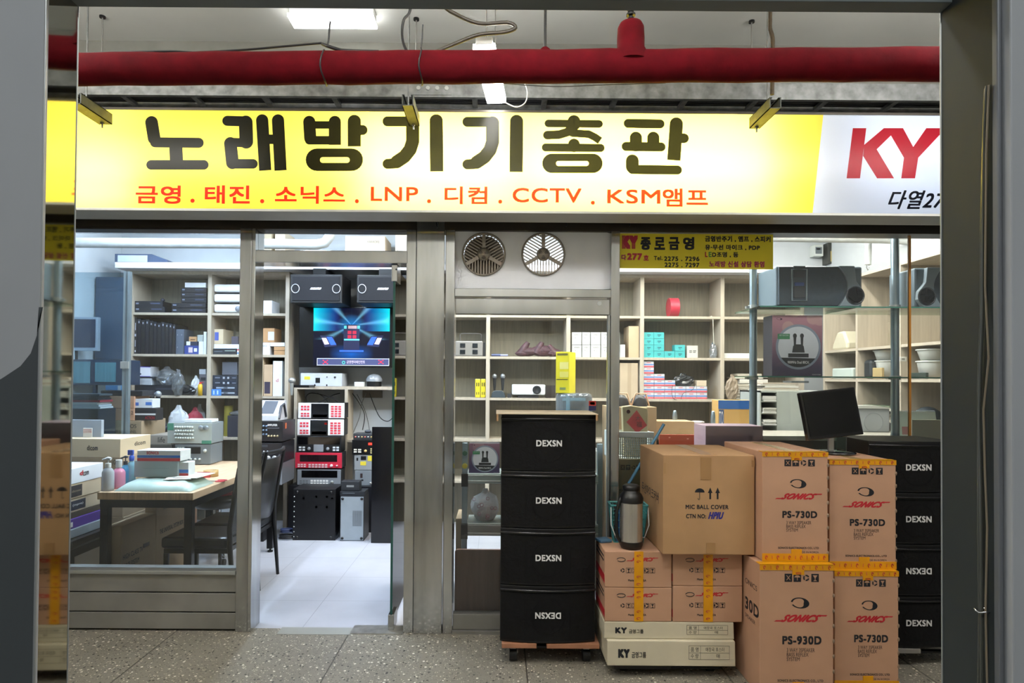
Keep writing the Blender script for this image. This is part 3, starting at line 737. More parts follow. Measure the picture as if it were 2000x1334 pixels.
# brackets that carry the sign
brk = mat('dull_bracket_steel', '#4f524e', .55, .3, .4, 20)
for k, (px, py, lab) in enumerate(((206, 243, 'grey steel bracket end over the left end of the yellow sign'), (809, 246, 'grey steel bracket end over the middle of the yellow sign'), (1474, 251, 'grey steel bracket end over the right part of the yellow sign'))):
    c = P(px, py, -.395); t = thing('sign_bracket', lab, 'bracket', (c.x, -.5, c.z), 'brackets of the sign')
    mb = MB(); h, wd = .055, .028 if k else .034
    n0, n1 = -.64, -.392
    mb.box(c.x - wd, c.x - wd + .004, n0, n1, c.z, c.z + h, brk).box(c.x + wd - .004, c.x + wd, n0, n1, c.z, c.z + h, brk).box(c.x - wd, c.x + wd, n0, n1, c.z, c.z + .004, brk)
    mb.box(c.x - wd, c.x - wd + .012, n0, n1, c.z + h - .004, c.z + h, brk).box(c.x + wd - .012, c.x + wd, n0, n1, c.z + h - .004, c.z + h, brk); mb.build('channel', t)
    MB().cyl((c.x, -.42, c.z - .03), (c.x, -.42, c.z), .005, steel, n=8).cyl((c.x, -.42, c.z - .012), (c.x, -.42, c.z), .010, steel, n=6).build('bolt', t)
    if k != 1: MB().cyl((c.x, -.55, c.z), (c.x, -.55, 3.45), .004, galv, n=8).build('hanger', t)

# ================================================================ black loudspeakers on dollies
lip_m = mat('speaker_lip_gloss', '#1c1c1f', 0.18, 0, 0.1)
def speaker_plan(x0, x1, yf, yb, bulge, n=14):
    pts = []
    for i in range(n + 1):
        t = i / n; pts.append((x0 + (x1 - x0) * t, yf - bulge * (1 - (2 * t - 1) ** 2)))
    return pts + [(x1 - .01, yb), (x0 + .01, yb)]
def pa_speaker(x0, x1, yf, yb, z0, z1, lab, flip, grp):
    t = thing('loudspeaker', lab, 'loudspeaker', ((x0 + x1) / 2, (yf + yb) / 2, z0), grp)
    MB().prism(speaker_plan(x0, x1, yf, yb, .028), z0 + .002, z1 - .001, black, 'z').build('cabinet', t, .003)
    mb = MB().prism(speaker_plan(x0 + .004, x1 - .004, yf - .006, yf + .05, .030), z0 + .014, z1 - .035, black_matt, 'z')
    xm, zm = (x0 + x1) / 2, (z0 + z1) / 2 - .01
    mb.build('grille', t)
    mb = MB()
    for r in (.088, .082):
        mb.tube([(xm + r * math.cos(2 * PI * k / 40), yf - .036 + .030 * ((r * math.cos(2 * PI * k / 40)) * 2 / (x1 - x0)) ** 2, zm + r * math.sin(2 * PI * k / 40)) for k in range(40)], .0012, black_matt, 5, True)
    for sx in (-1, 1):
        xx = xm + sx * .115; yy = yf - .036 + .03 * (.115 * 2 / (x1 - x0)) ** 2
        mb.cyl((xx, yy, zm - .07), (xx, yy, zm + .07), .002, black_matt, n=6)
    mb.build('grille_ridge', t)
    pts = speaker_plan(x0, x1, yf - .006, 0, .034)[:15]
    MB().tube([(x, y, z1 - .022) for x, y in pts], .006, lip_m, 8).build('lip', t)
    mb = MB(); hw = .066; zl = z1 - (z1 - z0) * .5
    text3(mb, 'DEXSN', (xm - hw, yf - .0375, zl - .0165), (hw * 2, 0, 0), (0, 0, .033), ink_white, 0.04, 0, flip); mb.build('lettering', t)
    return t
zb = .114; hh = .2935
xs_a, xs_b = P(978, 1000, -.41).x, P(1163, 1000, -.41).x
words_ = ('bottom', 'second from bottom', 'third from bottom', 'top')
for k in range(4):
    lab = ('black loudspeaker with its white name upside down, bottom of the stack before the closed door', 'black loudspeaker in the stack before the closed door, second from the bottom',
           'black loudspeaker in the stack before the closed door, third from the bottom', 'black loudspeaker at the top of the stack, directly under the cardboard sheet')[k]
    pa_speaker(xs_a, xs_b, -.41, -.08, zb + hh * k, zb + hh * (k + 1), lab, k == 0, 'loudspeakers stacked before the closed door')
def dolly(x0, x1, yf, yb, zt, lab, gap=None, m=None, hidden=False):
    t = thing('dolly', lab, 'dolly', ((x0 + x1) / 2, (yf + yb) / 2, 0))
    m = m or mat('dolly_board', '#a77457', 0.6, 0, .25, 9)
    xm = gap[0] if gap else (x0 + x1) / 2; xn = gap[1] if gap else xm
    MB().box(x0, xm, yf, yb, zt - .024, zt, m).build('board', t, .002)
    if gap: MB().box(xn, x1, yf, yb, zt - .024, zt, m).build('board', t, .002)
    MB().box(x0 + .02, x1 - .02, yf + .03, yf + .06, zt - .034, zt - .024, black_metal).box(x0 + .02, x1 - .02, yb - .06, yb - .03, zt - .034, zt - .024, black_metal).build('bearer', t)
    rw = (zt - .034) * .42
    for x in (x0 + .06, x1 - .06):
        for y in (yf + .07, yb - .07):
            c = MB().box(x - .016, x + .016, y - .015, y + .015, rw * 1.7, zt - .034, steel_dull).build('caster', t)
            MB().cyl((x - .019, y, rw), (x + .019, y, rw), rw, black, n=20).build('wheel', c, .002)
    return t
dolly(xs_a + .01, xs_b + .02, -.44, -.06, zb, 'low dolly of two boards on casters under the loudspeaker stack before the closed door', (P(1048, 1255, -.44).x, P(1068, 1255, -.44).x))
x5 = 1.948; x6 = x5 + .478
zr = P(1790, 1262, -.385).z; hr = .267
for k in range(4):
    lab = ('black loudspeaker at the bottom of the stack behind the tall cartons', 'black loudspeaker with its white name upside down in the stack behind the tall cartons',
           'black loudspeaker second from the top in the stack behind the tall cartons', 'black loudspeaker at the top of the stack behind the tall cartons, beside the black monitor')[k]
    pa_speaker(x5, x6, -.385, -.06, zr + hr * k, zr + hr * (k + 1), lab, k == 1, 'loudspeakers stacked behind the tall cartons')
dolly(x5 + .002, x6 + .02, -.42, -.05, zr, 'low board dolly under the loudspeaker stack behind the tall cartons', None, mat('dolly_pale', '#8a8782', .6))
# cardboard sheet with folded ends over the first stack
zc = zb + hh * 4 + .002
t = thing('cardboard_sheet', 'flat cardboard sheet with folded-down ends lying on the loudspeaker stack', 'cardboard', ((xs_a + xs_b) / 2, -.3, zc))
xa_, xb_ = P(969, 802, -.44).x, P(1167, 802, -.44).x
mb = MB().box(xa_, xb_, -.47, -.10, zc, zc + .004, kraft_pale).box(xa_, xa_ + .012, -.47, -.46, zc - .035, zc, kraft).box(xb_ - .012, xb_, -.47, -.46, zc - .03, zc, kraft)
mb.box(xa_, xa_ + .003, -.47, -.12, zc - .035, zc, kraft).box(xb_ - .003, xb_, -.47, -.12, zc - .03, zc, kraft); mb.build('sheet', t)

# ================================================================ cartons before the right window
def icon_row(mb, x0, x1, z0, z1, Y, n, solid=True, m=None, light=None):
    """care marks: squares with umbrella, glass, arrows; solid dark with light figures or outlined"""
    m = m or ink; light = light or kraft_pink; w_ = (x1 - x0) / (n + (n - 1) * .18); h = z1 - z0
    for k in range(n):
        a = x0 + k * w_ * 1.18; cx, cz = a + w_ / 2, (z0 + z1) / 2
        ring = solid and k == 2
        f = light if solid and not ring else m; Yf = Y - .0004
        if solid and not ring: mb.poly([(a, Y, z0), (a + w_, Y, z0), (a + w_, Y, z1), (a, Y, z1)], m)
        elif not solid and k > 0:
            b = w_ * .07
            for q in ((a, a + w_, z0, z0 + b), (a, a + w_, z1 - b, z1), (a, a + b, z0, z1), (a + w_ - b, a + w_, z0, z1)): mb.poly([(q[0], Y, q[2]), (q[1], Y, q[2]), (q[1], Y, q[3]), (q[0], Y, q[3])], m)
        kind = (k % 4) if solid else (2 if k == 0 else (k + 2) % 4)
        if kind == 1:    # umbrella
            mb.poly([(cx + w_ * .38 * math.cos(i * PI / 8), Yf, cz + w_ * .05 + w_ * .28 * math.sin(i * PI / 8)) for i in range(9)], f)
            mb.poly([(cx - w_ * .04, Yf, cz - h * .32), (cx + w_ * .04, Yf, cz - h * .32), (cx + w_ * .04, Yf, cz + h * .1), (cx - w_ * .04, Yf, cz + h * .1)], f)
        elif kind == 2:  # three bent arrows in a ring
            for q in range(3):
                a0 = q * 2 * PI / 3 + .3
                o_ = [(cx + w_ * .42 * math.cos(a0 + t * .4), Yf, cz + w_ * .42 * math.sin(a0 + t * .4)) for t in range(5)]
                i_ = [(cx + w_ * .22 * math.cos(a0 + t * .4), Yf, cz + w_ * .22 * math.sin(a0 + t * .4)) for t in range(4, -1, -1)]
                mb.poly(o_ + i_, f)
        elif kind == 3:  # glass
            mb.poly([(cx - w_ * .3, Yf, cz + h * .32), (cx + w_ * .3, Yf, cz + h * .32), (cx + w_ * .06, Yf, cz - h * .02), (cx - w_ * .06, Yf, cz - h * .02)][::-1], f)
            mb.poly([(cx - w_ * .05, Yf, cz - h * .34), (cx + w_ * .05, Yf, cz - h * .34), (cx + w_ * .05, Yf, cz), (cx - w_ * .05, Yf, cz)], f)
            mb.poly([(cx - w_ * .2, Yf, cz - h * .38), (cx + w_ * .2, Yf, cz - h * .38), (cx + w_ * .2, Yf, cz - h * .3), (cx - w_ * .2, Yf, cz - h * .3)], f)
        else:            # hook and cross
            for s_ in (-1, 1): mb.poly([(cx - s_ * w_ * .3, Yf, cz - h * .3), (cx - s_ * w_ * .2, Yf, cz - h * .3), (cx + s_ * w_ * .3, Yf, cz + h * .3), (cx + s_ * w_ * .2, Yf, cz + h * .3)], f)
def swoosh(mb, cx, cz, rx, rz, Y, m, tilt=-.12):
    """open oval ring, thick on its right side"""
    n = 30; o_, i_ = [], []
    for k in range(n + 1):
        a = math.radians(-150 + 330 * k / n); th = .20 + .42 * max(0, math.cos(a - .0)) ** 1.5
        c, s_ = math.cos(a), math.sin(a)
        o_.append((cx + rx * c - rz * tilt * s_, Y, cz + rz * s_ + rx * tilt * c))
        i_.append((cx + rx * c * (1 - th) - rz * tilt * s_ * (1 - th), Y, cz + rz * s_ * (1 - th * .9) + rx * tilt * c * (1 - th)))
    mb.add(o_ + i_, [(k, k + 1, k + n + 2, k + n + 1) for k in range(n)], m)
def logo_sonics(mb, x0, x1, z0, z1, Y, m):
    w_, h = x1 - x0, z1 - z0
    wtext(mb, 'SONICS', x0 + w_ * .12, x1 - w_ * .10, z0, z1, Y, m, .06, .16)
    mb.poly([(x0, Y, z0 + h * .06), (x0 + w_ * .18, Y, z0 + h * .06), (x0 + w_ * .20, Y, z0 + h * .24), (x0 + w_ * .04, Y, z0 + h * .24)], m)
    mb.poly([(x1 - w_ * .18, Y, z1 - h * .22), (x1 - w_ * .02, Y, z1 - h * .22), (x1, Y, z1 - h * .04), (x1 - w_ * .16, Y, z1 - h * .04)], m)
def carton_body(name, x0, x1, yf, yb, z0, z1, m, parent, jit=0.0):
    mb = MB().box(x0, x1, yf, yb, z0, z1, m)
    if jit:
        r_ = random.Random(int(x0 * 1000)); 
        for i in range(4, 8): mb.v[i] += Vector((r_.uniform(-jit, jit), 0, 0))
    o = mb.build(name, parent, .004); return o
def speaker_carton(rect, Yf, depth, model, lab, z0=None, m=kraft_pink, tape_bottom=True):
    a, b, z0_, z1 = R(*rect, Yf); z0 = z0_ if z0 is None else z0
    t = thing('speaker_carton', lab, 'carton', ((a + b) / 2, Yf + depth / 2, z0), 'tall printed loudspeaker cartons')
    carton_body('box', a, b, Yf, Yf + depth, z0, z1, m, t)
    W, H = b - a, z1 - z0; Y = Yf - .0006
    def X(u): return a + W * u
    def Z(v): return z1 - H * v
    mb = MB().box(a - .001, b + .001, Yf - .002, Yf + .0, Z(.042), z1 + .0012, tape_y).box(a - .001, b + .001, Yf - .002, Yf + .045, z1 - .0005, z1 + .0014, tape_y)
    mb.box(X(.44), X(.60), Yf - .0024, Yf, Z(.075), z1, tape_y); mb.build('tape', t)
    if tape_bottom:
        MB().box(a - .001, b + .001, Yf - .002, Yf, z0 - .0005, Z(.930), tape_y).box(X(.44), X(.60), Yf - .0024, Yf, z0, Z(.89), tape_y).build('tape', t)
    mb = MB(); rn = random.Random(int(a * 999))
    for zz in ([(Z(.036), Z(.004))] + ([(Z(.985), Z(.945))] if tape_bottom else [])):
        for k in range(11):
            xx = X(.06 + .088 * k); s_ = rn.uniform(-.002, .002); hh_ = (zz[1] - zz[0]) * .5; zc_ = (zz[0] + zz[1]) / 2
            if k % 2: mb.poly([(xx - .0012, Yf - .0028, zc_ - hh_ * .8), (xx + .0012, Yf - .0028, zc_ - hh_ * .8), (xx + .0012 + s_, Yf - .0028, zc_ + hh_ * .8), (xx - .0012 + s_, Yf - .0028, zc_ + hh_ * .8)], ink_red)
            else: mb.tube([(xx + .0045 * math.cos(q * PI / 5), Yf - .003, zc_ + hh_ * .8 * math.sin(q * PI / 5)) for q in range(9)], .0018, ink_red, 4)
    mb.tube([(X(.52) + .012 * math.cos(q * PI / 6), Yf - .0034, Z(.062) + .004 * math.sin(q * PI / 6)) for q in range(12)], .0012, ink_red, 4, True)
    mb.build('tape_scribble', t)
    mb = MB(); lt = m
    icon_row(mb, X(.335), X(.80), Z(.130), Z(.068), Y, 4, True, ink, lt)
    swoosh(mb, X(.545), Z(.29), W * .125, H * .041, Y, ink)
    wtext(mb, model, X(.305), X(.835), Z(.605), Z(.54), Y, ink, .05)
    wtext(mb, '3 WAY 3SPEAKER', X(.365), X(.745), Z(.662), Z(.632), Y, ink); wtext(mb, 'BASS REFLEX', X(.365), X(.66), Z(.696), Z(.667), Y, ink); wtext(mb, 'SYSTEM', X(.365), X(.54), Z(.730), Z(.701), Y, ink)
    wtext(mb, 'SONICS ELECTRONICS CO., LTD', X(.24), X(.86), Z(.890), Z(.869), Y, ink, .03); wtext(mb, 'MADE IN KOREA', X(.54), X(.86), Z(.926), Z(.908), Y, ink)
    mb.build('lettering', t)
    mb = MB(); logo_sonics(mb, X(.19), X(.915), Z(.435), Z(.378), Y, ink_red); mb.build('logo', t)
    mb = MB()
    for k in range(8):
        zz = Z(.12 + k * .115); mb.ball((b, Yf + .002, zz), .007, .004, .011, mat('torn_card_edge', '#8c7662', .9), 8)
    mb.build('torn_edge', t)
    return t, (a, b, z0, z1)
Yb = -.66
tA, bA = speaker_carton((1484, 1103, 1628, 1348, ), -.73, .5, 'PS-930D', 'widest tall printed carton standing on the floor, lower left of the four', 0.0)
# side print of that carton
mb = MB(); xsd = bA[0] - .0006
text3(mb, '30D', (xsd, -.73 + .17, .35), (0, -.16, 0), (0, 0, .06), ink, .04); text3(mb, 'ONICS', (xsd, -.73 + .17, .475), (0, -.14, 0), (0, 0, .025), ink); text3(mb, 'SPEAKER', (xsd, -.73 + .17, .31), (0, -.12, 0), (0, 0, .018), ink)
mb.build('lettering', tA)
tB, bB = speaker_carton((1630, 1116, 1755, 1334), -.65, .5, 'PS-730D', 'narrow tall printed carton standing on the floor, lower right of the four', 0.0)
tC, bC = speaker_carton((1489, 883, 1617, 1092), -.68, .5, 'PS-730D', 'tall printed carton stacked on the widest one, beside the big plain carton', bA[3] + .002)
tD, bD = speaker_carton((1620, 899, 1750, 1112), -.62, .46, 'PS-730D', 'tall printed carton that carries the black monitor', bB[3] + .002)
for t_, b_, y0_ in ((tC, bC, -.68), (tD, bD, -.62)):
    xm = (b_[0] + b_[1]) / 2; MB().box(xm - .025, xm + .025, y0_ + .04, y0_ + .45, b_[3], b_[3] + .0015, mat('clear_brown_tape', '#c8a878', .15)).build('top_tape', t_)
# big plain carton
a, b, z0, z1 = R(1295, 889, 1474, 1082, -.61); z0 = .622
t = thing('carton', 'big plain brown carton printed with umbrella and two arrows', 'carton', ((a + b) / 2, -.36, z0))
carton_body('box', a, b, -.61, -.12, z0, z1, kraft, t)
def X(px): return P(px, 985, -.61).x
def Zp(py): return P(1386, py, -.61).z
Y = -.6106; mb = MB()
um = [(X(1366) + .0108 * math.cos(i * PI / 10) * 1.15, Y, Zp(962) + .0195 * math.sin(i * PI / 10)) for i in range(11)]
cx = X(1366.5); r_ = X(1376) - X(1366.5)
mb.poly([(cx + r_ * math.cos(i * PI / 12), Y, Zp(962) + r_ * .85 * math.sin(i * PI / 12)) for i in range(13)], ink)
mb.tube([(cx, Y, Zp(962)), (cx, Y, Zp(974)), (cx - .003, Y, Zp(976.5)), (cx - .007, Y, Zp(975.5)), (cx - .008, Y, Zp(973))], .0014, ink, 5)
for px in (1387, 1401.5):
    c = X(px); mb.poly([(c - .0045, Y, Zp(975)), (c + .0045, Y, Zp(975)), (c + .0045, Y, Zp(962)), (c - .0045, Y, Zp(962))], ink)
    mb.poly([(c - .0115, Y, Zp(963)), (c + .0115, Y, Zp(963)), (c, Y, Zp(952))], ink)
ftext(mb, 'MIC BALL COVER', 1339, 986, 1423, 994.5, Y, ink, .04); ftext(mb, 'CTN NO:', 1340, 1004, 1379, 1012.5, Y, ink, .04)
text3(mb, '무선마이크커버', (a - .0006, -.17, .852), (0, -.36, 0), (0, 0, .055), ink, .01)
mb.build('lettering', t)
mb = MB(); ftext(mb, 'HPIU', 1383, 1000, 1414, 1014, Y, ink_blue, .05, .12); mb.build('handwriting', t)
for q in ((1368, 893, 1389, 937), (1379, 1060, 1397, 1081), (1290, 903, 1300, 925), (1468, 899, 1478, 912), (1474, 1037, 1482, 1065)):
    x0_, x1_, za_, zb_ = R(*q, -.61); MB().box(max(x0_, a), min(x1_, b), -.6118, -.61, max(za_, z0), min(zb_, z1), tape_b).build('tape', t)
MB().box((a + b) / 2 - .03, (a + b) / 2 + .03, -.6, -.13, z1, z1 + .0012, tape_b).build('tape', t)
# four small printed cartons
def small_carton(rect, Yf, lab, z0, cover=False):
    a, b, _, z1 = R(*rect, Yf)
    t = thing('small_carton', lab, 'carton', ((a + b) / 2, Yf + .14, z0), 'small printed cartons in two columns')
    carton_body('box', a, b, Yf, Yf + .28, z0, z1, kraft_pink, t); W, H = b - a, z1 - z0; Y = Yf - .0006
    X = lambda u: a + W * u
    Z = lambda v: z1 - H * v
    mb = MB(); mb.tube([(X(.245) + W * .062 * math.cos(math.radians(q * 12 - 150)), Y, Z(.23) + H * .055 * math.sin(math.radians(q * 12 - 150))) for q in range(28)], .0017, ink, 4)
    icon_row(mb, X(.23), X(.75), Z(.60), Z(.455), Y, 6, False)
    wtext(mb, 'Made in KOREA', X(.35), X(.62), Z(.83), Z(.77), Y, ink, .03); mb.build('lettering', t)
    mb = MB(); logo_sonics(mb, X(.32), X(.80), Z(.275), Z(.165), Y, ink_red); mb.build('logo', t)
    MB().box(X(.44), X(.575), Yf - .0025, Yf, z0 + .002, z1, tape_y).build('tape', t)
    mb = MB()
    for v in (.12, .28, .70, .9): mb.tube([(X(.507) + .010 * math.cos(q * PI / 6), Yf - .0032, Z(v) + .0045 * math.sin(q * PI / 6)) for q in range(10)], .0013, ink_red, 4)
    mb.build('tape_scribble', t)
    mb = MB().box(a - .0008, a, Yf + .002, Yf + .27, Z(.88), Z(.66), ink_red)
    for v in (.15, .27): mb.box(a - .0008, a, Yf + .03, Yf + .24, Z(v + .05), Z(v), ink)
    mb.build('side_print', t)
    return z1
Ys = -.545
zk0 = .062; zk1 = R(1183, 1252, 1437, 1290, Ys - .02)[3]; 
zk2 = R(1183, 1215, 1437, 1252, Ys)[3]
z_lo = zk2 + .001
z1a = small_carton((1181, 1148, 1312, 1217), Ys, 'small printed carton under the one that carries the steel flask', z_lo)
z1b = small_carton((1314, 1145, 1450, 1213), Ys, 'small printed carton in the right column, directly on the pale flat carton', z_lo)
zz = max(z1a, z1b)
small_carton((1181, 1077, 1312, 1148), Ys, 'small printed carton that carries the steel flask and turquoise basket', z1a + .001)
small_carton((1314, 1079, 1450, 1145), Ys, 'small printed carton in the right column, under the big plain carton', z1b + .001)
def ky_carton(rect, Yf, lab, z0, z1, dx):
    a, b, _, _ = R(*rect, Yf)
    t = thing('flat_carton', lab, 'carton', ((a + b) / 2, Yf + .15, z0), 'pale flat poster cartons')
    carton_body('box', a, b, Yf, Yf + .30, z0, z1, cream, t, .004); W, H = b - a, z1 - z0; Y = Yf - .0007
    X = lambda u: a + W * (u + dx)
    Z = lambda v: z1 - H * v
    mb = MB(); wtext(mb, 'KY', X(.085), X(.175), Z(.68), Z(.33), Y, ink, .075); wtext(mb, '금영그룹', X(.19), X(.302), Z(.68), Z(.44), Y, ink, .02)
    for v in (.18, .46, .72): mb.box(X(.635), X(.95), Y - .0002, Y, Z(v) - .0006, Z(v) + .0006, ink)
    for u in (.635, .725, .95): mb.box(X(u) - .0006, X(u) + .0006, Y - .0002, Y, Z(.72), Z(.18), ink)
    wtext(mb, '품 명', X(.65), X(.71), Z(.42), Z(.24), Y, ink); wtext(mb, '수 량', X(.65), X(.71), Z(.68), Z(.50), Y, ink)
    wtext(mb, '애창곡 포스터', X(.765), X(.91), Z(.41), Z(.24), Y, ink); wtext(mb, '매', X(.85), X(.875), Z(.67), Z(.50), Y, ink); mb.build('lettering', t)
ky_carton((1186, 1254, 1437, 1290), Ys - .02, 'pale flat carton lying on the low dolly, lower of the pair', zk0, zk1, .0)
ky_carton((1180, 1216, 1434, 1254), Ys, 'pale flat carton under the small printed cartons, upper of the pair', zk1 + .001, zk2, .0)
a, b, _, _ = R(1200, 1254, 1420, 1290, Ys)
dolly(a, b, Ys + .0, Ys + .28, .060, 'low dark dolly under the pale flat cartons', None, black_metal)
# flask
ztop = z1a + .001 + (z1a - z_lo) * 1.0
zfl = R(1181, 1077, 1312, 1148, Ys)[3]
fc = P(1231, 1010, -.46); r = .058
t = thing('vacuum_flask', 'tall steel vacuum flask with black lid standing on the small cartons', 'flask', (fc.x, -.48, zfl))
zf = lambda py: P(1231, py, -.46).z
sh = zf(1073) - zfl
Zf = lambda py: zf(py) - sh
flask_steel = mat('flask_steel', '#d2ccc2', .26, .8, .1)
MB().lathe((fc.x, -.48, 0), [(0, zfl), (r * .82, zfl), (r, Zf(1066)), (r * 1.03, Zf(1058))], black).build('base', t)
MB().lathe((fc.x, -.48, 0), [(r * .98, Zf(1060)), (r * .98, Zf(980))], flask_steel).build('body', t)
MB().lathe((fc.x, -.48, 0), [(r * 1.03, Zf(984)), (r * 1.05, Zf(975)), (r * .9, Zf(968)), (r * .72, Zf(964)), (r * .72, Zf(960)), (0, Zf(960))], black).build('shoulder', t)
MB().lathe((fc.x, -.48, 0), [(r * .60, Zf(964)), (r * .74, Zf(960)), (r * .76, Zf(953)), (r * .60, Zf(950)), (0, Zf(949.5))], black).build('lid', t)
MB().tube([(fc.x - r * .6, -.48, Zf(966)), (fc.x - r * 1.05, -.495, Zf(980)), (fc.x - r * 1.32, -.495, Zf(1000)), (fc.x - r * 1.36, -.495, Zf(1030)), (fc.x - r * 1.25, -.495, Zf(1050)), (fc.x - r * .95, -.495, Zf(1060))], .009, black, 8).build('handle', t)
# turquoise basket behind the flask
turq = mat('turquoise_plastic', '#4f9ea0', .4)
t = thing('basket', 'small turquoise slotted basket with a white handle behind the steel flask', 'basket', (P(1225, 1050, -.36).x, -.36, zfl))
bx0, bx1 = P(1192, 1020, -.36).x, P(1262, 1020, -.36).x; bzt = P(1225, 985, -.36).z
def basket_mesh(x0, x1, y0, y1, z0, z1, tap, m, nx, nz, rim=.005):
    mb = MB(); x0b, x1b, y0b, y1b = x0 + tap, x1 - tap, y0 + tap, y1 - tap
    mb.box(x0b, x1b, y0b, y1b, z0, z0 + .004, m)
    def corner(i, t): return [Vector((x0b, y0b, z0)).lerp(Vector((x0, y0, z1)), t), Vector((x1b, y0b, z0)).lerp(Vector((x1, y0, z1)), t), Vector((x1b, y1b, z0)).lerp(Vector((x1, y1, z1)), t), Vector((x0b, y1b, z0)).lerp(Vector((x0, y1, z1)), t)][i % 4]
    for s_ in range(4):
        for k in range(nx + 1): mb.cyl(corner(s_, 0).lerp(corner(s_ + 1, 0), k / nx), corner(s_, 1).lerp(corner(s_ + 1, 1), k / nx), .0022, m, n=5, cap=False)
        for k in range(nz + 1): mb.cyl(corner(s_, k / nz), corner(s_ + 1, k / nz), .0022 if 0 < k < nz else rim, m, n=6)
    return mb
basket_mesh(bx0, bx1, -.395, -.295, zfl, bzt, .02, turq, 8, 5).build('body', t)
zmid = (zfl + bzt) / 2
MB().tube([(bx0 - .002, -.39, bzt - .01), (bx0 - .004, -.405, zmid), (bx0 + .02, -.41, zfl + .035), (bx1 - .02, -.41, zfl + .035), (bx1 + .004, -.405, zmid), (bx1 + .002, -.39, bzt - .01)], .003, white, 6).build('handle', t)
for k, (dx, col, h, lab) in enumerate(((-.05, '#2a5a94', .17, 'blue packet standing in the turquoise basket'), (.045, '#dcdcd6', .15, 'white packet standing in the turquoise basket'), (-.02, '#b08060', .15, 'tan packet standing in the turquoise basket'))):
    x = (bx0 + bx1) / 2 + dx; tag(MB().box(x - .015, x + .015, -.375 + .01 * k, -.365 + .01 * k, zfl + .0045, zfl + h, mat('packet_%d' % k, col, .5)).build('packet', None, .002), lab, 'packet', 'packets in the turquoise basket')
# blue strap rod sticking up between boxes and a scrap at the stack foot
tag(MB().cyl(P(1222, 955, -.10), P(1297, 828, -.10), .0085, mat('blue_tube', '#4d7d9a', .4), n=12).build('blue_tube'), 'blue-grey tube leaning up past the big plain carton', 'tube')
p_ = P(1172, 1035, -.36); tag(MB().box(p_.x - .015, p_.x + .05, -.40, -.33, zfl + .001, zfl + .016, mat('blue_scraper', '#4a6f8e', .5)).rotz(18, (p_.x, -.36, 0)).build('plastic_sachet', None, .004), 'small blue plastic sachet lying beside the turquoise basket', 'sachet')
# black monitor on a round foot
mc = P(1622, 808, -.40)
t = thing('monitor', 'black flat monitor tilted on a round foot on the tall cartons', 'monitor', (P(1635, 868, -.37).x, -.37, bD[3] + .002))
hw, hh_ = .158, .125
mb = MB().box(-hw, hw, -.012, .018, -hh_, hh_, mat('monitor_bezel', '#0e0e10', .15, coat=.5)); M = Matrix.Translation(mc) @ Matrix.Rotation(math.radians(-7), 4, 'Y') @ Matrix.Rotation(math.radians(-8), 4, 'X') @ Matrix.Rotation(math.radians(9), 4, 'Z'); mb.xf(M); mb.build('housing', t, .004)
mb = MB().box(-hw + .012, hw - .014, -.0135, -.012, -hh_ + .018, hh_ - .012, mat('dark_screen', '#060607', .06, spec=.6)); mb.xf(M); mb.build('screen', t)
mb = MB(); text3(mb, 'Thinksmart', (-.018, -.0138, -hh_ + .006), (.036, 0, 0), (0, 0, .006), mat('grey_print', '#77777a', .4)); mb.v = mb.v; mb.xf(M); 
fx = P(1635, 868, -.37)
zft = bD[3] + .0035
MB().lathe((fx.x, -.37, 0), [(0, zft), (.088, zft), (.090, zft + .006), (.080, zft + .012), (.02, zft + .016), (0, zft + .016)], mat('monitor_foot', '#22252a', .12, coat=.5)).build('foot', t)
MB().box(fx.x - .045, fx.x - .020, -.375, -.36, zft + .01, mc.z - .05, alu).box(fx.x - .006, fx.x + .05, -.372, -.362, zft + .01, mc.z - .07, glass_clear).build('stem', t)
# clear tubes hung on the near frame
t = thing('hose', 'clear plastic tubes tied together hanging down the inner face of the near door frame', 'hose', (P(1925, 667, -3.03).x - .004, -3.03, .3))
hose_m = mat('clear_hose', '#4c4e48', .12, 0, .2, spec=.8)
def nearp(px, py):   # on the inner face of the right jamb, a finger in front of it
    tt = (px - 1838) / 102; Y = Yn1 + (-3.06 - Yn1) * tt; p = P(px, py, Y); return Vector((p.x - .004, p.y - .002, p.z))
for k, (pts, m_) in enumerate((([(1932, 170), (1928, 250), (1925, 400), (1924, 600), (1919, 720), (1916, 900), (1917, 1100), (1919, 1188), (1917, 1334)], hose_m), ([(1930, 175), (1926, 300), (1922, 450), (1922, 620), (1916, 760), (1920, 950), (1922, 1190), (1922, 1334)], hose_m),
                  ([(1936, 168), (1931, 300), (1929, 560), (1936, 700), (1926, 800), (1929, 930), (1933, 1030), (1930, 1190), (1933, 1334)], mat('pale_wire', '#7a6e5c', .4)))):
    MB().tube([nearp(*p) for p in pts], .0016 if k < 2 else .0009, m_, 8).build('tube', t)
q = nearp(1923, 1191); MB().tube([(q.x + .006 * math.cos(a), q.y + .006 * math.sin(a), q.z + .001 * math.sin(3 * a)) for a in [i * PI / 8 for i in range(16)]], .0008, steel, 5, True).build('wire_tie', t)
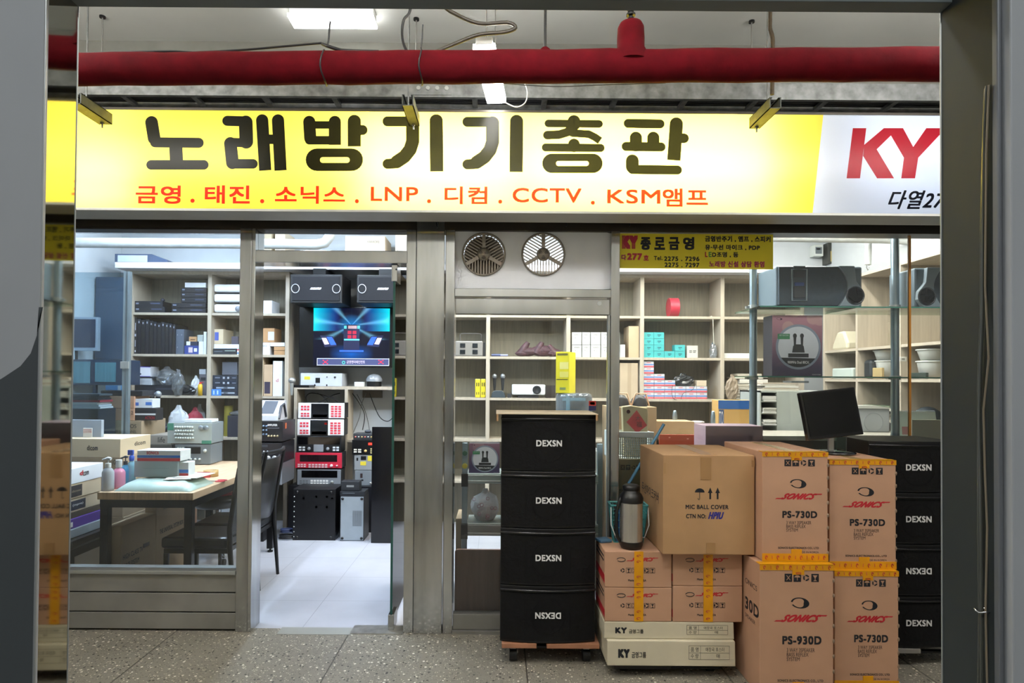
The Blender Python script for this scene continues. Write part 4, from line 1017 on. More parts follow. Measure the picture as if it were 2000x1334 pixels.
# yellow film sign on the right window
Yg = -.003
a, b, z0, z1 = R(1209, 457, 1510, 525, Yg)
t = thing('window_sign', 'yellow lettered film sign on the glass at the top of the right window', 'sign', ((a + b) / 2, Yg, z0))
MB().box(a, b, Yg, .0, z0, z1, mat('yellow_film', '#ead82c', .5)).build('film', t)
Yt_ = Yg - .0008
mr_ = mat('crimson_paint', '#b51f3c', .5); mg_ = mat('magenta_paint', '#a8255c', .5)
mb = MB(); ftext(mb, 'KY', 1215, 460, 1246, 486, Yt_, mr_, .09); mb.build('logo', t)
mb = MB()
for s_, x0_, x1_ in (('종', 1251, 1271), ('로', 1278, 1299), ('금', 1306, 1327), ('영', 1334, 1356)): ftext(mb, s_, x0_, 463, x1_, 488, Yt_, ink, .05)
for s_, q in (('Tel.', (1277, 500, 1294, 508)), ('2275 . 7296', (1297, 501, 1366, 510)), ('2275 . 7297', (1298, 513, 1366, 522)), ('금영반주기 , 앰프 , 스피커', (1377, 461, 1505, 473)), ('유·무선 마이크 , PDP', (1377, 478, 1484, 489)), ('D조명 , 등', (1391, 492, 1442, 503))): ftext(mb, s_, *q, Yt_, ink, .04)
mb.build('lettering', t)
mb = MB(); ftext(mb, '다', 1213.6, 497, 1223, 508, Yt_, mg_, .05); ftext(mb, '277', 1225, 494.5, 1254, 508, Yt_, mr_, .07); ftext(mb, '호', 1257, 498, 1267, 509, Yt_, mr_, .05); ftext(mb, '노래방 신설 상담 환영', 1385, 510, 1493, 522, Yt_, mg_, .04)
ftext(mb, 'L', 1377, 492, 1382, 502, Yt_, mr_, .05); mb.build('lettering', t)['label'] = 'crimson lettering'
mb = MB(); ftext(mb, 'E', 1384, 492, 1390, 502, Yt_, mat('green_paint', '#5a9a3c', .5), .05); mb.build('lettering', t)['label'] = 'green letter'
# card stickers on the closed door glass
a, b, z0, z1 = R(1150, 783, 1164, 802, Yg)
t = thing('card_sticker', 'small red and navy payment card sticker on the closed door glass', 'sticker', ((a + b) / 2, Yg, z0))
MB().box(a, b, Yg, 0, (z0 + z1) / 2, z1, mat('red_sticker', '#a82b24', .4)).box(a, b, Yg, 0, z0, (z0 + z1) / 2 - .001, mat('navy_sticker', '#1a2050', .4)).build('film', t)
cz = z0 + (z1 - z0) * .75; MB().lathe(((a + b) / 2 - .006, Yg - .0006, cz), [(0, 0), (.009, 0)], mat('sticker_red', '#d8331c', .4), axis='y', n=16).lathe(((a + b) / 2 + .006, Yg - .0008, cz), [(0, 0), (.009, 0)], mat('sticker_orange', '#e09a2c', .4), axis='y', n=16).build('emblem', t)
# ================================================================ inside the shop
_col = {}
def C(h, rough=.5, metal=0.0):
    k = 'paint_%s_%d_%d' % (h.strip('#'), int(rough * 100), int(metal * 100))
    return mat(k, h, rough, metal, .08, 9)
UPR = [P(p, 700, 2.45).x for p in (254, 408, 560, 797, 953, 1110, 1254, 1411, 1567)]
def fit(a, b, Y):
    if not 2.4 < Y < 2.66: return a, b
    for u in UPR:
        if a < u + .0205 and b > u - .0205:
            if (a + b) / 2 > u: a = u + .0205
            else: b = u - .0205
    return a, b
def item(name, rect, Y, depth, m, lab, cat, group=None, on=None, bev=.002, txt=None, tm=None, tb=.0, marks=None, stick=None, rot=0):
    """box-shaped thing whose front fills a rectangle; marks and stickers are parts on its front"""
    a, b, z0, z1 = R(*rect, Y)
    a, b = fit(a, b, Y)
    if on is not None: z0 = on + .0005
    if z1 - z0 < .004: z1 = z0 + .008
    m = C(m) if isinstance(m, str) else m
    if not (txt or marks or stick):
        mb = MB().box(a, b, Y, Y + depth, z0, z1, m)
        if rot: mb.rotz(rot, ((a + b) / 2, Y + depth / 2, 0))
        return tag(mb.build(name, None, bev), lab, cat, group)
    t = thing(name, lab, cat, ((a + b) / 2, Y + depth / 2, z0), group); W, H = b - a, z1 - z0
    cx = ((a + b) / 2, Y + depth / 2, 0)
    def fin(mb, nm):
        if rot: mb.rotz(rot, cx)
        return mb.build(nm, t, bev if nm == 'box' else 0)
    fin(MB().box(a, b, Y, Y + depth, z0, z1, m), 'box')
    for q in (stick or []):
        u0, v0, u1, v1, mm = q; fin(MB().box(a + W * u0, a + W * u1, Y - .0012, Y + .0002, z1 - H * v1, z1 - H * v0, C(mm) if isinstance(mm, str) else mm), 'label')
    mb = MB()
    for q in (marks or []):
        u0, v0, u1, v1, mm = q; mb.box(a + W * u0, a + W * u1, Y - .0008, Y + .0002, z1 - H * v1, z1 - H * v0, C(mm) if isinstance(mm, str) else mm)
    if mb.v: fin(mb, 'print')
    if txt:
        mb = MB()
        for s_, u0, v0, u1, v1 in ([txt] if isinstance(txt, tuple) else txt): wtext(mb, s_, a + W * u0, a + W * u1, z1 - H * v1, z1 - H * v0, Y - .0016, tm or ink, tb)
        fin(mb, 'lettering')
    return t
def device(name, rect, Y, depth, body, lab, cat, group=None, on=None, face=None, disp=(), btn=(), knob=(), txt=None, tm=None, feet=True):
    """electronic case: body, front plate, displays, button fields, knobs"""
    a, b, z0, z1 = R(*rect, Y)
    if on is not None: z0 = on + .0005
    t = thing(name, lab, cat, ((a + b) / 2, Y + depth / 2, z0), group); W, H = b - a, z1 - z0
    zf = z0 + (.006 if feet else 0)
    if feet:
        mb = MB()
        for x in (a + .03, b - .03):
            for y in (Y + .04, Y + depth - .04): mb.cyl((x, y, z0), (x, y, zf), .01, black, n=10)
        mb.build('foot', t)
    MB().box(a + (.004 if face else 0), b - (.004 if face else 0), Y, Y + depth, zf, z1, body).build('case', t, .002)
    Yf = Y
    if face: MB().box(a, b, Y - .008, Y, zf, z1, face).build('front_plate', t, .002); Yf = Y - .008
    for u0, v0, u1, v1, m in disp: MB().box(a + W * u0, a + W * u1, Yf - .0015, Yf + .001, z1 - H * v1, z1 - H * v0, m).build('display', t, .0008)
    if btn:
        for u0, v0, u1, v1, nx, ny, m in btn:
            mb = MB(); dx, dz = W * (u1 - u0) / nx, H * (v1 - v0) / ny
            for i in range(nx):
                for j in range(ny):
                    x = a + W * u0 + dx * i; z = z1 - H * v0 - dz * (j + 1); mb.box(x + dx * .14, x + dx * .86, Yf - .003, Yf, z + dz * .18, z + dz * .82, m)
            mb.build('button_keys', t)
    for u, v, r, m in knob:
        x, z = a + W * u, z1 - H * v; MB().lathe((x, Yf, z), [(0, -.014), (r * .8, -.014), (r * .9, -.012), (r, 0)], m, axis='y', n=16).build('knob', t)
    if txt:
        mb = MB()
        for s_, u0, v0, u1, v1 in ([txt] if isinstance(txt, tuple) else txt): wtext(mb, s_, a + W * u0, a + W * u1, z1 - H * v1, z1 - H * v0, Yf - .0016, tm or ink_white, .03)
        mb.build('lettering', t)
    return t
# ---------------- fitted cabinets
Yc, YD = 2.45, .34
def zof(px, py, Y=Yc): return P(px, py, Y).z
ZS = [zof(408, 692 - 81 * k if k < 3 else 0) for k in (1, 0, -1, -2, -3)]   # shelf tops: 611, 692, 773, 854, 935
ztop = zof(408, 530)
def cabinet(lab, pxs, zs, ztop_, Yf=Yc, depth=YD, back=True, th=.038, name='shelf_cabinet', axis='x', xx=None):
    xs = [P(p, 700, Yf).x for p in pxs]
    t = thing(name, lab, 'cabinet', ((xs[0] + xs[-1]) / 2, Yf + depth / 2, 0), 'oak shelf cabinets along the back wall')
    if back: MB().box(xs[0], xs[-1], Yf + depth - .012, Yf + depth, 0, ztop_, wood_back).build('back_panel', t)
    for x in xs: MB().box(x - th / 2, x + th / 2, Yf, Yf + depth - .0125, 0, ztop_, wood_shelf).build('upright', t, .001)
    for i in range(len(xs) - 1):
        for z in zs: MB().box(xs[i] + th / 2, xs[i + 1] - th / 2, Yf + .004, Yf + depth - .0125, z - .024, z, wood_shelf).build('shelf', t, .001)
        MB().box(xs[i] + th / 2, xs[i + 1] - th / 2, Yf + .002, Yf + depth - .0125, ztop_ - .03, ztop_, wood_shelf).build('top_board', t)
    return t
cabinet('pale oak shelf cabinet behind the left window, full of black players', (254, 408, 560), ZS, ztop)
cabinet('pale oak shelf cabinet behind the closed door and the right window', (797, 953, 1110, 1254, 1411, 1567), ZS, ztop)
zcon = zof(680, 755)
cabinet('low oak console under the wall television', (578, 677, 778), [zof(680, 860)], zcon, Yf=2.5, depth=.26, back=False, th=.03, name='console')
tag(MB().box(P(224, 520, 2.3).x, P(1640, 520, 2.3).x, 2.3, 2.79, ztop + .001, zof(408, 513, 2.3), white_panel).build('crown_board', None, .003), 'long white board lying across the tops of the oak cabinets', 'board')
zcr = zof(408, 513, 2.3)
# cabinet along the right wall
XR = 3.08
t = thing('wall_cabinet', 'pale oak open cubby cabinet along the right wall of the shop', 'cabinet', (XR + .16, 1.4, 0))
def ys_at(px, x=XR): return (x * F_PX / (px - 970)) - 3.66
div = [2.22, ys_at(1673), ys_at(1757), ys_at(1757) - .57, ys_at(1757) - 1.0]
zr_ = [ZS[0] - .0, ZS[1] + .02, ZS[2] + .02, ZS[3], ZS[4]]
MB().box(XR + .30, XR + .312, div[-1], div[0], 0, ztop - .12, wood_back).build('back_panel', t)
for y in div: MB().box(XR, XR + .2995, y - .014, y + .014, 0, ztop - .12, wood_shelf).build('upright', t, .001)
zR = [1.47 + (740 - 668) * (XR * F_PX / (1715 - 970)) / F_PX - .012, 1.47 + .02, 1.47 - .30, .85, .5]
for i in range(4):
    for z in zR + [ztop - .12]: MB().box(XR + .002, XR + .2995, div[i + 1] + .0145, div[i] - .0145, z - .022, z, wood_shelf).build('shelf', t, .001)

# ---------------- television wall, middle
kk = 'black box loudspeaker hanging at the left above the television'
def box_speaker(rect, Y, depth, lab, zt_):
    a, b, z0, z1 = R(*rect, Y); z1 = zt_
    t = thing('wall_loudspeaker', lab, 'loudspeaker', ((a + b) / 2, Y + depth / 2, z0), 'loudspeakers above the television')
    MB().box(a, b, Y, Y + depth, z0, z1, C('#0d0d10', .5)).build('cabinet', t, .006)
    MB().box(a + .02, b - .02, Y - .008, Y, z0 + .02, z1 - .02, mat('navy_grille', '#0a0b13', .8, 0, .3, 60)).build('grille', t, .004)
    zc_ = (z0 + z1) / 2
    for x in (a + .05, b - .05): MB().tube([(x + .036 * math.cos(q * PI / 14), Y - .010, zc_ + .040 * math.sin(q * PI / 14)) for q in range(28)], .003, C('#c8ccd4', .3), 6, True).build('ring', t)
    mb = MB(); wtext(mb, 'HARAPRO', (a + b) / 2 - .055, (a + b) / 2 + .055, zc_ - .010, zc_ + .012, Y - .0095, ink_white, .05, .12); mb.build('lettering', t)
    MB().box((a + b) / 2 - .06, (a + b) / 2 + .06, Y + .1, Y + depth + .1, z1, ztop - .0, black_metal).build('bracket', t)
    return a, b
box_speaker((567, 536, 668, 592), 2.14, .36, kk, zof(610, 536, 2.14))
box_speaker((697, 536, 800, 592), 2.14, .36, 'black box loudspeaker hanging at the right above the television', zof(610, 536, 2.14))
a, b, z0, z1 = R(584, 600, 792, 718, 2.52)
tv = thing('television', 'large flat television showing a blue karaoke picture on the back wall', 'television', ((a + b) / 2, 2.55, z0))
MB().box(a, b, 2.52, 2.57, z0, z1, C('#0c0c0f', .25)).box(a + .2, b - .2, 2.57, 2.79, z0 + .15, z1 - .15, black).build('housing', tv, .003)
scr = bpy.data.materials.new('karaoke_picture'); scr.use_nodes = True
nt = scr.node_tree; bs = nt.nodes['Principled BSDF']; N = nt.nodes.new; L = nt.links.new
sx0, sx1, sz0, sz1 = R(612, 602, 761, 714, 2.5185)
geo = N('ShaderNodeNewGeometry'); sp = N('ShaderNodeSeparateXYZ'); L(geo.outputs['Position'], sp.inputs[0])
def MN(op, a_, b_=None, c_=None):
    n = N('ShaderNodeMath'); n.operation = op
    for i, v in enumerate((a_, b_, c_)):
        if v is None: continue
        if isinstance(v, (int, float)): n.inputs[i].default_value = v
        else: L(v, n.inputs[i])
    return n.outputs[0]
u = MN('DIVIDE', MN('SUBTRACT', sp.outputs[0], sx0), sx1 - sx0); v = MN('DIVIDE', MN('SUBTRACT', sp.outputs[2], sz0), sz1 - sz0)
du = MN('ABSOLUTE', MN('SUBTRACT', u, .5)); dv = MN('SUBTRACT', v, .70)
ang = MN('ARCTAN2', dv, du)
beam = MN('POWER', MN('ABSOLUTE', MN('SINE', MN('ADD', MN('MULTIPLY', ang, 4.0), .9))), 14.0)
up = MN('MULTIPLY', MN('GREATER_THAN', v, .45), MN('LESS_THAN', du, .49))
r_ = MN('SQRT', MN('ADD', MN('MULTIPLY', du, du), MN('MULTIPLY', dv, dv)))
glow = MN('MAXIMUM', MN('SUBTRACT', 1.0, MN('MULTIPLY', r_, 5.0)), 0.0)
sd = MN('MAXIMUM', MN('SUBTRACT', du, .14), 0.0)
side = MN('MULTIPLY', MN('MULTIPLY', MN('GREATER_THAN', v, .60), MN('LESS_THAN', v, 1.4)), MN('MULTIPLY', sd, 1.7))
low = MN('MULTIPLY', MN('MAXIMUM', MN('SUBTRACT', 1.0, MN('MULTIPLY', MN('ABSOLUTE', MN('SUBTRACT', v, .20)), 6.0)), 0.0), MN('MAXIMUM', MN('SUBTRACT', 1.0, MN('MULTIPLY', du, 3.4)), 0.0))
cc = N('ShaderNodeCombineColor')
L(MN('ADD', .004, MN('MULTIPLY', MN('MULTIPLY', beam, up), .12)), cc.inputs[0])
L(MN('ADD', MN('ADD', .006, MN('MULTIPLY', MN('MULTIPLY', side, side), 2.6)), MN('ADD', MN('MULTIPLY', MN('MULTIPLY', beam, up), .35), MN('ADD', MN('MULTIPLY', glow, .25), MN('MULTIPLY', low, .15)))), cc.inputs[1])
L(MN('ADD', MN('ADD', .03, MN('MULTIPLY', side, 1.8)), MN('ADD', MN('MULTIPLY', MN('MULTIPLY', beam, up), .5), MN('ADD', MN('MULTIPLY', glow, .75), MN('MULTIPLY', low, .7)))), cc.inputs[2])
L(cc.outputs[0], bs.inputs['Emission Color']); bs.inputs['Emission Strength'].default_value = 0.95; bs.inputs['Base Color'].default_value = (0, 0, 0, 1); bs.inputs['Roughness'].default_value = .2
MB().box(sx0, sx1, 2.5185, 2.5195, sz0, sz1, scr).build('screen', tv)
eb = lambda n, c, s=1.0: emis(n, c, s)
mb = MB(); TY = 2.5180
def tq(px0, py0, px1, py1, m, dy=0): a_, b_, c_, d_ = R(px0, py0, px1, py1, TY - dy); mb.poly([(a_, TY - dy, c_), (b_, TY - dy, c_), (b_, TY - dy, d_), (a_, TY - dy, d_)], m)
dk = eb('picture_dark_blue', '#0a1038', .8); rd = eb('picture_red', '#e0203c', .9); pk = eb('picture_pale', '#d8c8dc', .8); cy = eb('picture_cyan', '#58c8e8', .9)
tq(671, 634, 702, 688, dk); tq(679, 646, 696, 661, eb('picture_dim_red', '#b01838', .7), .0004); tq(686.5, 646, 688.5, 661, dk, .0006); tq(679, 652.5, 696, 654.5, dk, .0006); tq(680, 636, 697, 642, eb('picture_tan', '#b89aa0', .7), .0004); tq(672, 636, 677, 642, cy, .0005); tq(698, 636, 703, 642, cy, .0005); tq(672, 662, 702, 665, cy, .0005); tq(663, 684, 710, 687, eb('picture_blue', '#2858d8', .9), .0005)
for sg in (-1, 1):
    f = lambda x: 687 + sg * (x - 687)
    mb.poly([P(f(625), 655, TY), P(f(650), 657, TY), P(f(658), 676, TY), P(f(634), 678, TY)][::sg], dk)
    mb.poly([P(f(628), 660, TY - .0004), P(f(637), 660, TY - .0004), P(f(643), 672, TY - .0004), P(f(634), 673, TY - .0004)][::sg], pk)
    mb.poly([P(f(638), 658, TY - .0004), P(f(648), 658, TY - .0004), P(f(657), 673, TY - .0004), P(f(646), 674, TY - .0004)][::sg], eb('picture_blue', '#2858d8', .9))
tq(619, 700, 760, 714, eb('picture_panel', '#3a3f66', .55), .0002)
for q in ((619, 700, 760, 701), (619, 713, 760, 714), (619, 700, 620, 714), (759, 700, 760, 714)): tq(*q, eb('picture_line', '#c8ccd8', .7), .0004)
for c_ in (635.5, 744): tq(c_ - 2, 705, c_ + 2, 709, rd, .0004); tq(c_ - 5, 703, c_ - 3, 705, rd, .0004); tq(c_ + 3, 703, c_ + 5, 705, rd, .0004); tq(c_ - 5, 709, c_ - 3, 711, rd, .0004); tq(c_ + 3, 709, c_ + 5, 711, rd, .0004)
ftext(mb, '금영엔터테인먼트', 677, 704, 713, 710, TY - .0006, pk); 
mb.tube([P(671 + 2.6 * math.cos(q * PI / 6), 708 + 2.6 * math.sin(q * PI / 6), TY - .001) for q in range(12)], .003, eb('picture_teal', '#50e0c8', .9), 5, True)
mb.build('picture', tv)
# things on the console
device('player', (587, 729, 668, 755), 2.50, .22, C('#c2c8d0', .4), 'pale grey player with a yellow sticker lying on the console under the television', 'player', None, zcon, None,
       [(.09, .25, .23, .5, C('#d8c83c')), (.36, .35, .47, .75, black), (.33, .85, .36, .99, black), (.62, .85, .65, .99, black)], [], [(.83, .3, .010, black), (.64, .28, .005, black)], feet=False)
item('remote_box', (692, 746, 711, 755), 2.52, .05, '#c9c9c6', 'small pale carton lying on the console beside the glitter lamp', 'box', None, zcon)
gc = P(731, 740, 2.60)
t = thing('glitter_lamp', 'domed clear glitter lamp on a black base on the console', 'lamp', (gc.x, 2.6, zcon))
MB().cyl((gc.x, 2.6, zcon + .001), (gc.x, 2.6, zcon + .05), .072, black, n=24).build('base', t)
MB().lathe((gc.x, 2.6, zcon + .051), [(.082, 0), (.080, .025), (.066, .052), (.036, .070), (0, .077)], glassm('lamp_dome', '#b8c0cc', 2.5, .12, .25), 14).build('dome', t)
rod = P(570, 752, 2.30)
t = thing('microphone_stand', 'silver round-headed microphone held upright beside the television wall', 'microphone', (rod.x, 2.3, zof(570, 770, 2.3)))
MB().lathe((rod.x, 2.3, 0), [(.010, zof(570, 772, 2.3)), (.016, zof(570, 760, 2.3)), (.018, zof(570, 748, 2.3))], alu).build('handle', t); MB().ball((rod.x, 2.3, zof(570, 743, 2.3)), .034, .034, .028, alu, 16).build('head', t)
MB().box(rod.x - .01, rod.x + .16, 2.315, 2.33, zof(570, 757, 2.3), zof(570, 752, 2.3), black_metal).box(rod.x + .15, rod.x + .16, 2.33, 2.5, zof(570, 757, 2.3), zof(570, 752, 2.3), black_metal).build('holder', t)
# player tower in the middle
GRP = 'player tower under the television'
zb0 = zof(620, 948, 2.32)
tag(MB().box(P(576, 0, 2.32).x, P(740, 0, 2.32).x, 2.30, 2.49, 0, zb0, C('#15151a', .4)).build('rack_table', None, .003), 'low black bench under the player towers', 'bench')
ylev = [945, 914, 883, 850, 817]
def tower(k): return zof(620, ylev[k], 2.33)
bw = C('#dcdcdc', .35); redb = C('#b8263c', .4)
Yt1 = 2.31; zlv = [zb0, None, None, None, None, None]
lv = [948, 915.5, 884, 851.5, 818, 786]
zz = [P(625, y, Yt1).z for y in lv]; DT = .17
device('player', (581, 917, 666, 948), Yt1, DT, C('#2a2c30'), 'silver player at the bottom of the tower under the television', 'player', GRP, zz[0] - .001, C('#8b9097', .35, .3), [(.10, .06, .92, .5, C('#0a0a0c', .1))], [(.30, .62, .72, .95, 6, 2, C('#e8e8e8')), (.05, .64, .26, .92, 3, 2, C('#6c7076'))], [(.80, .78, .014, alu)])
device('player', (577, 884, 668, 915), Yt1, DT, C('#3a3a3e'), 'red player in the tower under the television', 'player', GRP, zz[1], redb, [(.10, .14, .90, .56, C('#1c1014', .1))], [(.28, .68, .70, .95, 6, 2, C('#c9b8bc')), (.05, .68, .24, .92, 3, 2, C('#e2c9cc'))], [(.78, .80, .014, C('#d8c0c4')), (.90, .8, .008, C('#d8c0c4'))])
device('player', (580, 852, 667, 883), Yt1, DT, black, 'black player with pale keys in the tower under the television', 'player', GRP, zz[2], C('#16171a', .3), [(.03, .05, .97, .5, C('#060608', .08)), (.38, .50, .60, .95, C('#7c7f84'))], [(.04, .6, .2, .92, 2, 2, C('#c8ccd0')), (.80, .6, .96, .92, 2, 2, C('#c8ccd0'))], [(.28, .76, .016, C('#9a9da2', .3, .5)), (.70, .76, .016, C('#9a9da2', .3, .5))])
for k, (r_, lab) in enumerate((((581, 819, 672, 850), 'white player with red keys and a lit red display, below its twin'), ((583, 787, 673, 817), 'white player with red keys and a dark display, topmost of the tower'))):
    device('player', r_, Yt1, DT, C('#1a1a1c'), lab, 'player', GRP, zz[3 + k], bw, [(.28, .04, .66, .96, C('#0b0c12', .1)), (.31, .72, .63, .92, C('#d84a58') if k == 0 else C('#a4a7ac'))] + ([(.58, .20, .64, .32, emis('red_led', '#ff3020', 2.0))] if k == 0 else []), [(.05, .15, .25, .5, 3, 2, C('#cc3344')), (.05, .6, .25, .9, 3, 2, C('#cc3344')), (.70, .15, .94, .9, 3, 5, C('#cc3344'))], [])
# small tower at right of it
G2 = 'small tower of cases beside the player tower'
device('case', (693, 919, 735, 948), 2.33, .15, C('#8c9298', .4, .3), 'grey metal case at the bottom of the small tower', 'case', G2, zz[0] - .001, None, [(.25, .2, .36, .5, C('#2a1a1c')), (.3, .6, .4, .7, black)], [], [(.75, .85, .012, C('#d8d8d8', .2, .8))], feet=False)
device('case', (692, 888, 734, 917), 2.33, .15, C('#9a9fa4', .4, .3), 'grey metal case with yellow stickers in the small tower', 'case', G2, P(710, 918, 2.33).z, None, [(.30, .10, .55, .35, black), (.28, .45, .55, .7, C('#d8c43c')), (.62, .08, .95, .42, C('#d8c43c')), (.1, .2, .18, .4, black)], [], [], feet=False)
device('player', (688, 859, 736, 886), 2.33, .15, black, 'black player with a lit red readout in the small tower', 'player', G2, P(710, 887.5, 2.33).z, C('#141416', .2), [(.66, .2, .98, .35, emis('red_led', '#ff3020', 2.0))], [(.05, .6, .4, .9, 2, 2, C('#d8d4c8')), (.74, .55, .96, .95, 3, 3, C('#d8c890'))], [(.55, .75, .013, C('#e0b878', .3))], feet=False)
device('mixer', (690, 847, 737, 857), 2.33, .15, C('#35373c', .4), 'small dark mixer with a row of coloured knobs on the small tower', 'mixer', G2, P(710, 858.5, 2.33).z, None, [], [], [(.1 + .13 * k, .55, .007, C(('#c86458', '#b8b8b8', '#c8b070')[k % 3])) for k in range(7)], feet=False)
tag(MB().ball((P(718, 842, 2.4).x, 2.42, P(710, 847, 2.33).z + .014), .035, .02, .016, C('#3c4048', .3), 14).build('computer_mouse'), 'dark computer mouse lying on the small mixer', 'mouse')
# cases on the floor in front
def pc(rect, Y, depth, m, lab, side): 
    a, b, z0, z1 = R(*rect, Y); z0 = .0
    t = thing('computer_case', lab, 'computer case', ((a + b) / 2, Y + depth / 2, 0)); W, H = b - a, z1
    MB().box(a, b, Y, Y + depth, 0, z1, side).build('case', t, .003); MB().box(a + .006, b - .006, Y - .002, Y, .006, z1 - .006, m).build('cover_plate', t, .001)
    mb = MB()
    for u_, v_ in ((.1, .06), (.9, .06), (.1, .94), (.9, .94)): mb.lathe((a + W * u_, Y - .002, z1 - H * v_), [(0, -.01), (.010, -.01), (.013, 0)], black, axis='y', n=14)
    mb.build('foot', t); return t, a, b, z1
t, a, b, z1 = pc((572, 955, 655, 1056), 2.0, .28, C('#0b0b0e', .4), 'black metal rack case standing on the shop floor', C('#0a0a0c', .4))
mb = MB()
for k in range(9):
    zq = z1 - .07 - .045 * k; mb.lathe((a + .012, 1.996, zq), [(0, -.003), (.005, -.003), (.006, 0)], alu, axis='y', n=10)
mb.build('screw', t); 
mb = MB()
for u_, v_ in ((.25, .18), (.55, .15), (.8, .15), (.92, .18), (.55, .35), (.8, .35)): mb.lathe((a + (b - a) * u_, 1.997, z1 * (1 - v_)), [(0, -.001), (.010, -.001)], black, axis='y', n=12)
mb.build('hole_cap', t)
t, a, b, z1 = pc((664, 969, 711, 1057), 1.99, .22, C('#9fa9b0', .4, .3), 'pale grey computer case with rubber feet turned to the front, standing on the shop floor', C('#1c1c20', .4))
mb = MB()
for i in range(8):
    for j in range(14): mb.box(a + (b - a) * (.54 + .048 * i), a + (b - a) * (.54 + .048 * i) + .0045, 1.9862, 1.988, z1 * (.66 - .025 * j), z1 * (.66 - .025 * j) + .0055, black)
mb.build('grate', t)
item('settop_box', (664, 960, 712, 969), 2.0, .17, C('#22252a', .4), 'thin dark settop box lying on the pale grey computer case', 'settop box', None, z1, marks=[(.1, .3, .6, .5, '#5a6066')])
item('adapter', (666, 940, 702, 959), 2.02, .1, C('#26282c', .5), 'bulky dark power adapter on top of the thin settop box', 'adapter', None, P(690, 960, 2.0).z, .006, marks=[(.3, .4, .7, .6, '#8a8c8c')])
mb = MB(); x0_ = P(735, 0, 1.92).x; x1_ = P(786, 0, 1.92).x
mb.box(x0_, x1_, 1.92, 1.95, 0, P(750, 834, 1.92).z, C('#0d0d11', .12)); tag(mb.build('display_board', None, .003), 'tall glossy black panel standing on the floor behind the glass door', 'panel')
# cables under the console and the coil on the floor
blk = cabm
def hang(pts, lab, r=.0045, m=None): return cab('loose_cable', pts, r, lab, m or blk, 'cable', 'loose cables around the player towers')
hang([(600, 785, 2.6), (598, 775, 2.6), (606, 768, 2.6), (625, 770, 2.6), (650, 778, 2.6), (660, 786, 2.6)], 'black cable arching over the white player')
hang([(620, 768, 2.62), (632, 775, 2.62), (641, 786, 2.6)], 'black cable hanging straight under the console')
hang([(664, 768, 2.6), (650, 772, 2.6), (632, 782, 2.6), (615, 787, 2.6)], 'black cable slanting under the console')
hang([(688, 768, 2.7), (700, 785, 2.7), (712, 810, 2.7), (708, 840, 2.7)], 'black cable falling behind the small tower')
hang([(715, 768, 2.69), (706, 790, 2.7), (702, 815, 2.7), (690, 845, 2.7)], 'grey cable falling beside the small tower', .004, C('#6c6a66'))
hang([(722, 768, 2.73), (730, 790, 2.72), (742, 815, 2.72), (757, 823, 2.72), (768, 815, 2.72)], 'long black cable swinging right towards the glass door')
hang([(697, 770, 2.74), (712, 800, 2.74), (720, 830, 2.74), (722, 850, 2.74)], 'thin dark cable behind the falling black one', .003)
item('socket_block', (708, 762, 746, 777), 2.76, .03, C('#5c5448'), 'dull brown socket block on the wall under the console', 'socket')
for k, (px, py, rr_) in enumerate(((561, 1051, .065), (560, 1049, .05))):
    c = PZ(px, py, .01); mb = MB(); pts = []
    for i in range(60):
        an = i * .42; pts.append((c.x + rr_ * (1 + .12 * math.sin(i)) * math.cos(an), c.y + rr_ * .8 * math.sin(an), .008 + .0006 * i + .045 * k))
    tag(mb.tube(pts, .005, blk if k == 0 else C('#3a4468', .4), 6).build('cable_coil'), ('black cable coiled on the floor beside the black rack case', 'blue-grey cable coiled on the floor beside the black rack case')[k], 'cable')
# amplifiers left of the tower
GA = 'amplifiers left of the player tower'
Ya = 1.92
tag(MB().box(P(481, 0, Ya).x, P(526, 0, Ya).x, Ya + .02, Ya + .36, 0, P(520, 948, Ya).z, C('#101014', .5)).build('bench', None, .003), 'black bench under the stacked amplifiers behind the chairs', 'bench')
def knobs(n, v, u0, u1, r, m): return [(u0 + (u1 - u0) * i / (n - 1), v, r, m) for i in range(n)]
sil = C('#c4c8cc', .25, .6)
device('amplifier', (481, 905, 551, 947), Ya, .35, C('#55585e', .4), 'silver amplifier at the bottom of the stack behind the chairs', 'amplifier', GA, P(520, 948, Ya).z, C('#8f949b', .35, .3), [], [], knobs(5, .3, .3, .9, .012, sil) + [(.75, .7, .022, sil)])
device('amplifier', (481, 865, 551, 903), Ya, .35, C('#1d1d22', .4), 'black amplifier with two large silver knobs behind the chairs', 'amplifier', GA, P(520, 904.5, Ya).z, C('#1b1c22', .3), [(.35, .1, .6, .2, C('#3a3d44'))], [], knobs(7, .42, .30, .92, .008, sil) + [(.62, .75, .024, sil), (.80, .75, .024, sil)])
topamp = device('amplifier', (481, 823, 553, 862), Ya, .35, C('#222226', .45), 'black amplifier with rows of small knobs and an orange sticker', 'amplifier', GA, P(520, 863.5, Ya).z, C('#1a1b20', .3), [(.55, .30, .9, .34, C('#55585e'))], [], [(.40 + .08 * i, .22 + .2 * j, .008, C('#7d94b0', .3, .4)) for i in range(3) for j in range(3)] + knobs(4, .7, .62, .86, .009, C('#c8b890', .3, .5)), txt=('AMPLIFIER', .58, .12, .85, .22))
mb = MB(); xs_ = P(553, 840, Ya).x; mb.box(xs_, xs_ + .0015, Ya + .05, Ya + .09, P(553, 838, Ya).z, P(553, 827, Ya).z, C('#b86038')); mb.build('sticker', topamp)['label'] = 'orange sticker'
zt_ = P(520, 822.5, Ya).z; a, b, _, z1 = R(483, 783, 545, 820, Ya + .02)
t = thing('desk_telephone', 'white sloping machine with a dark key field on the black amplifiers', 'machine', ((a + b) / 2, Ya + .1, zt_))
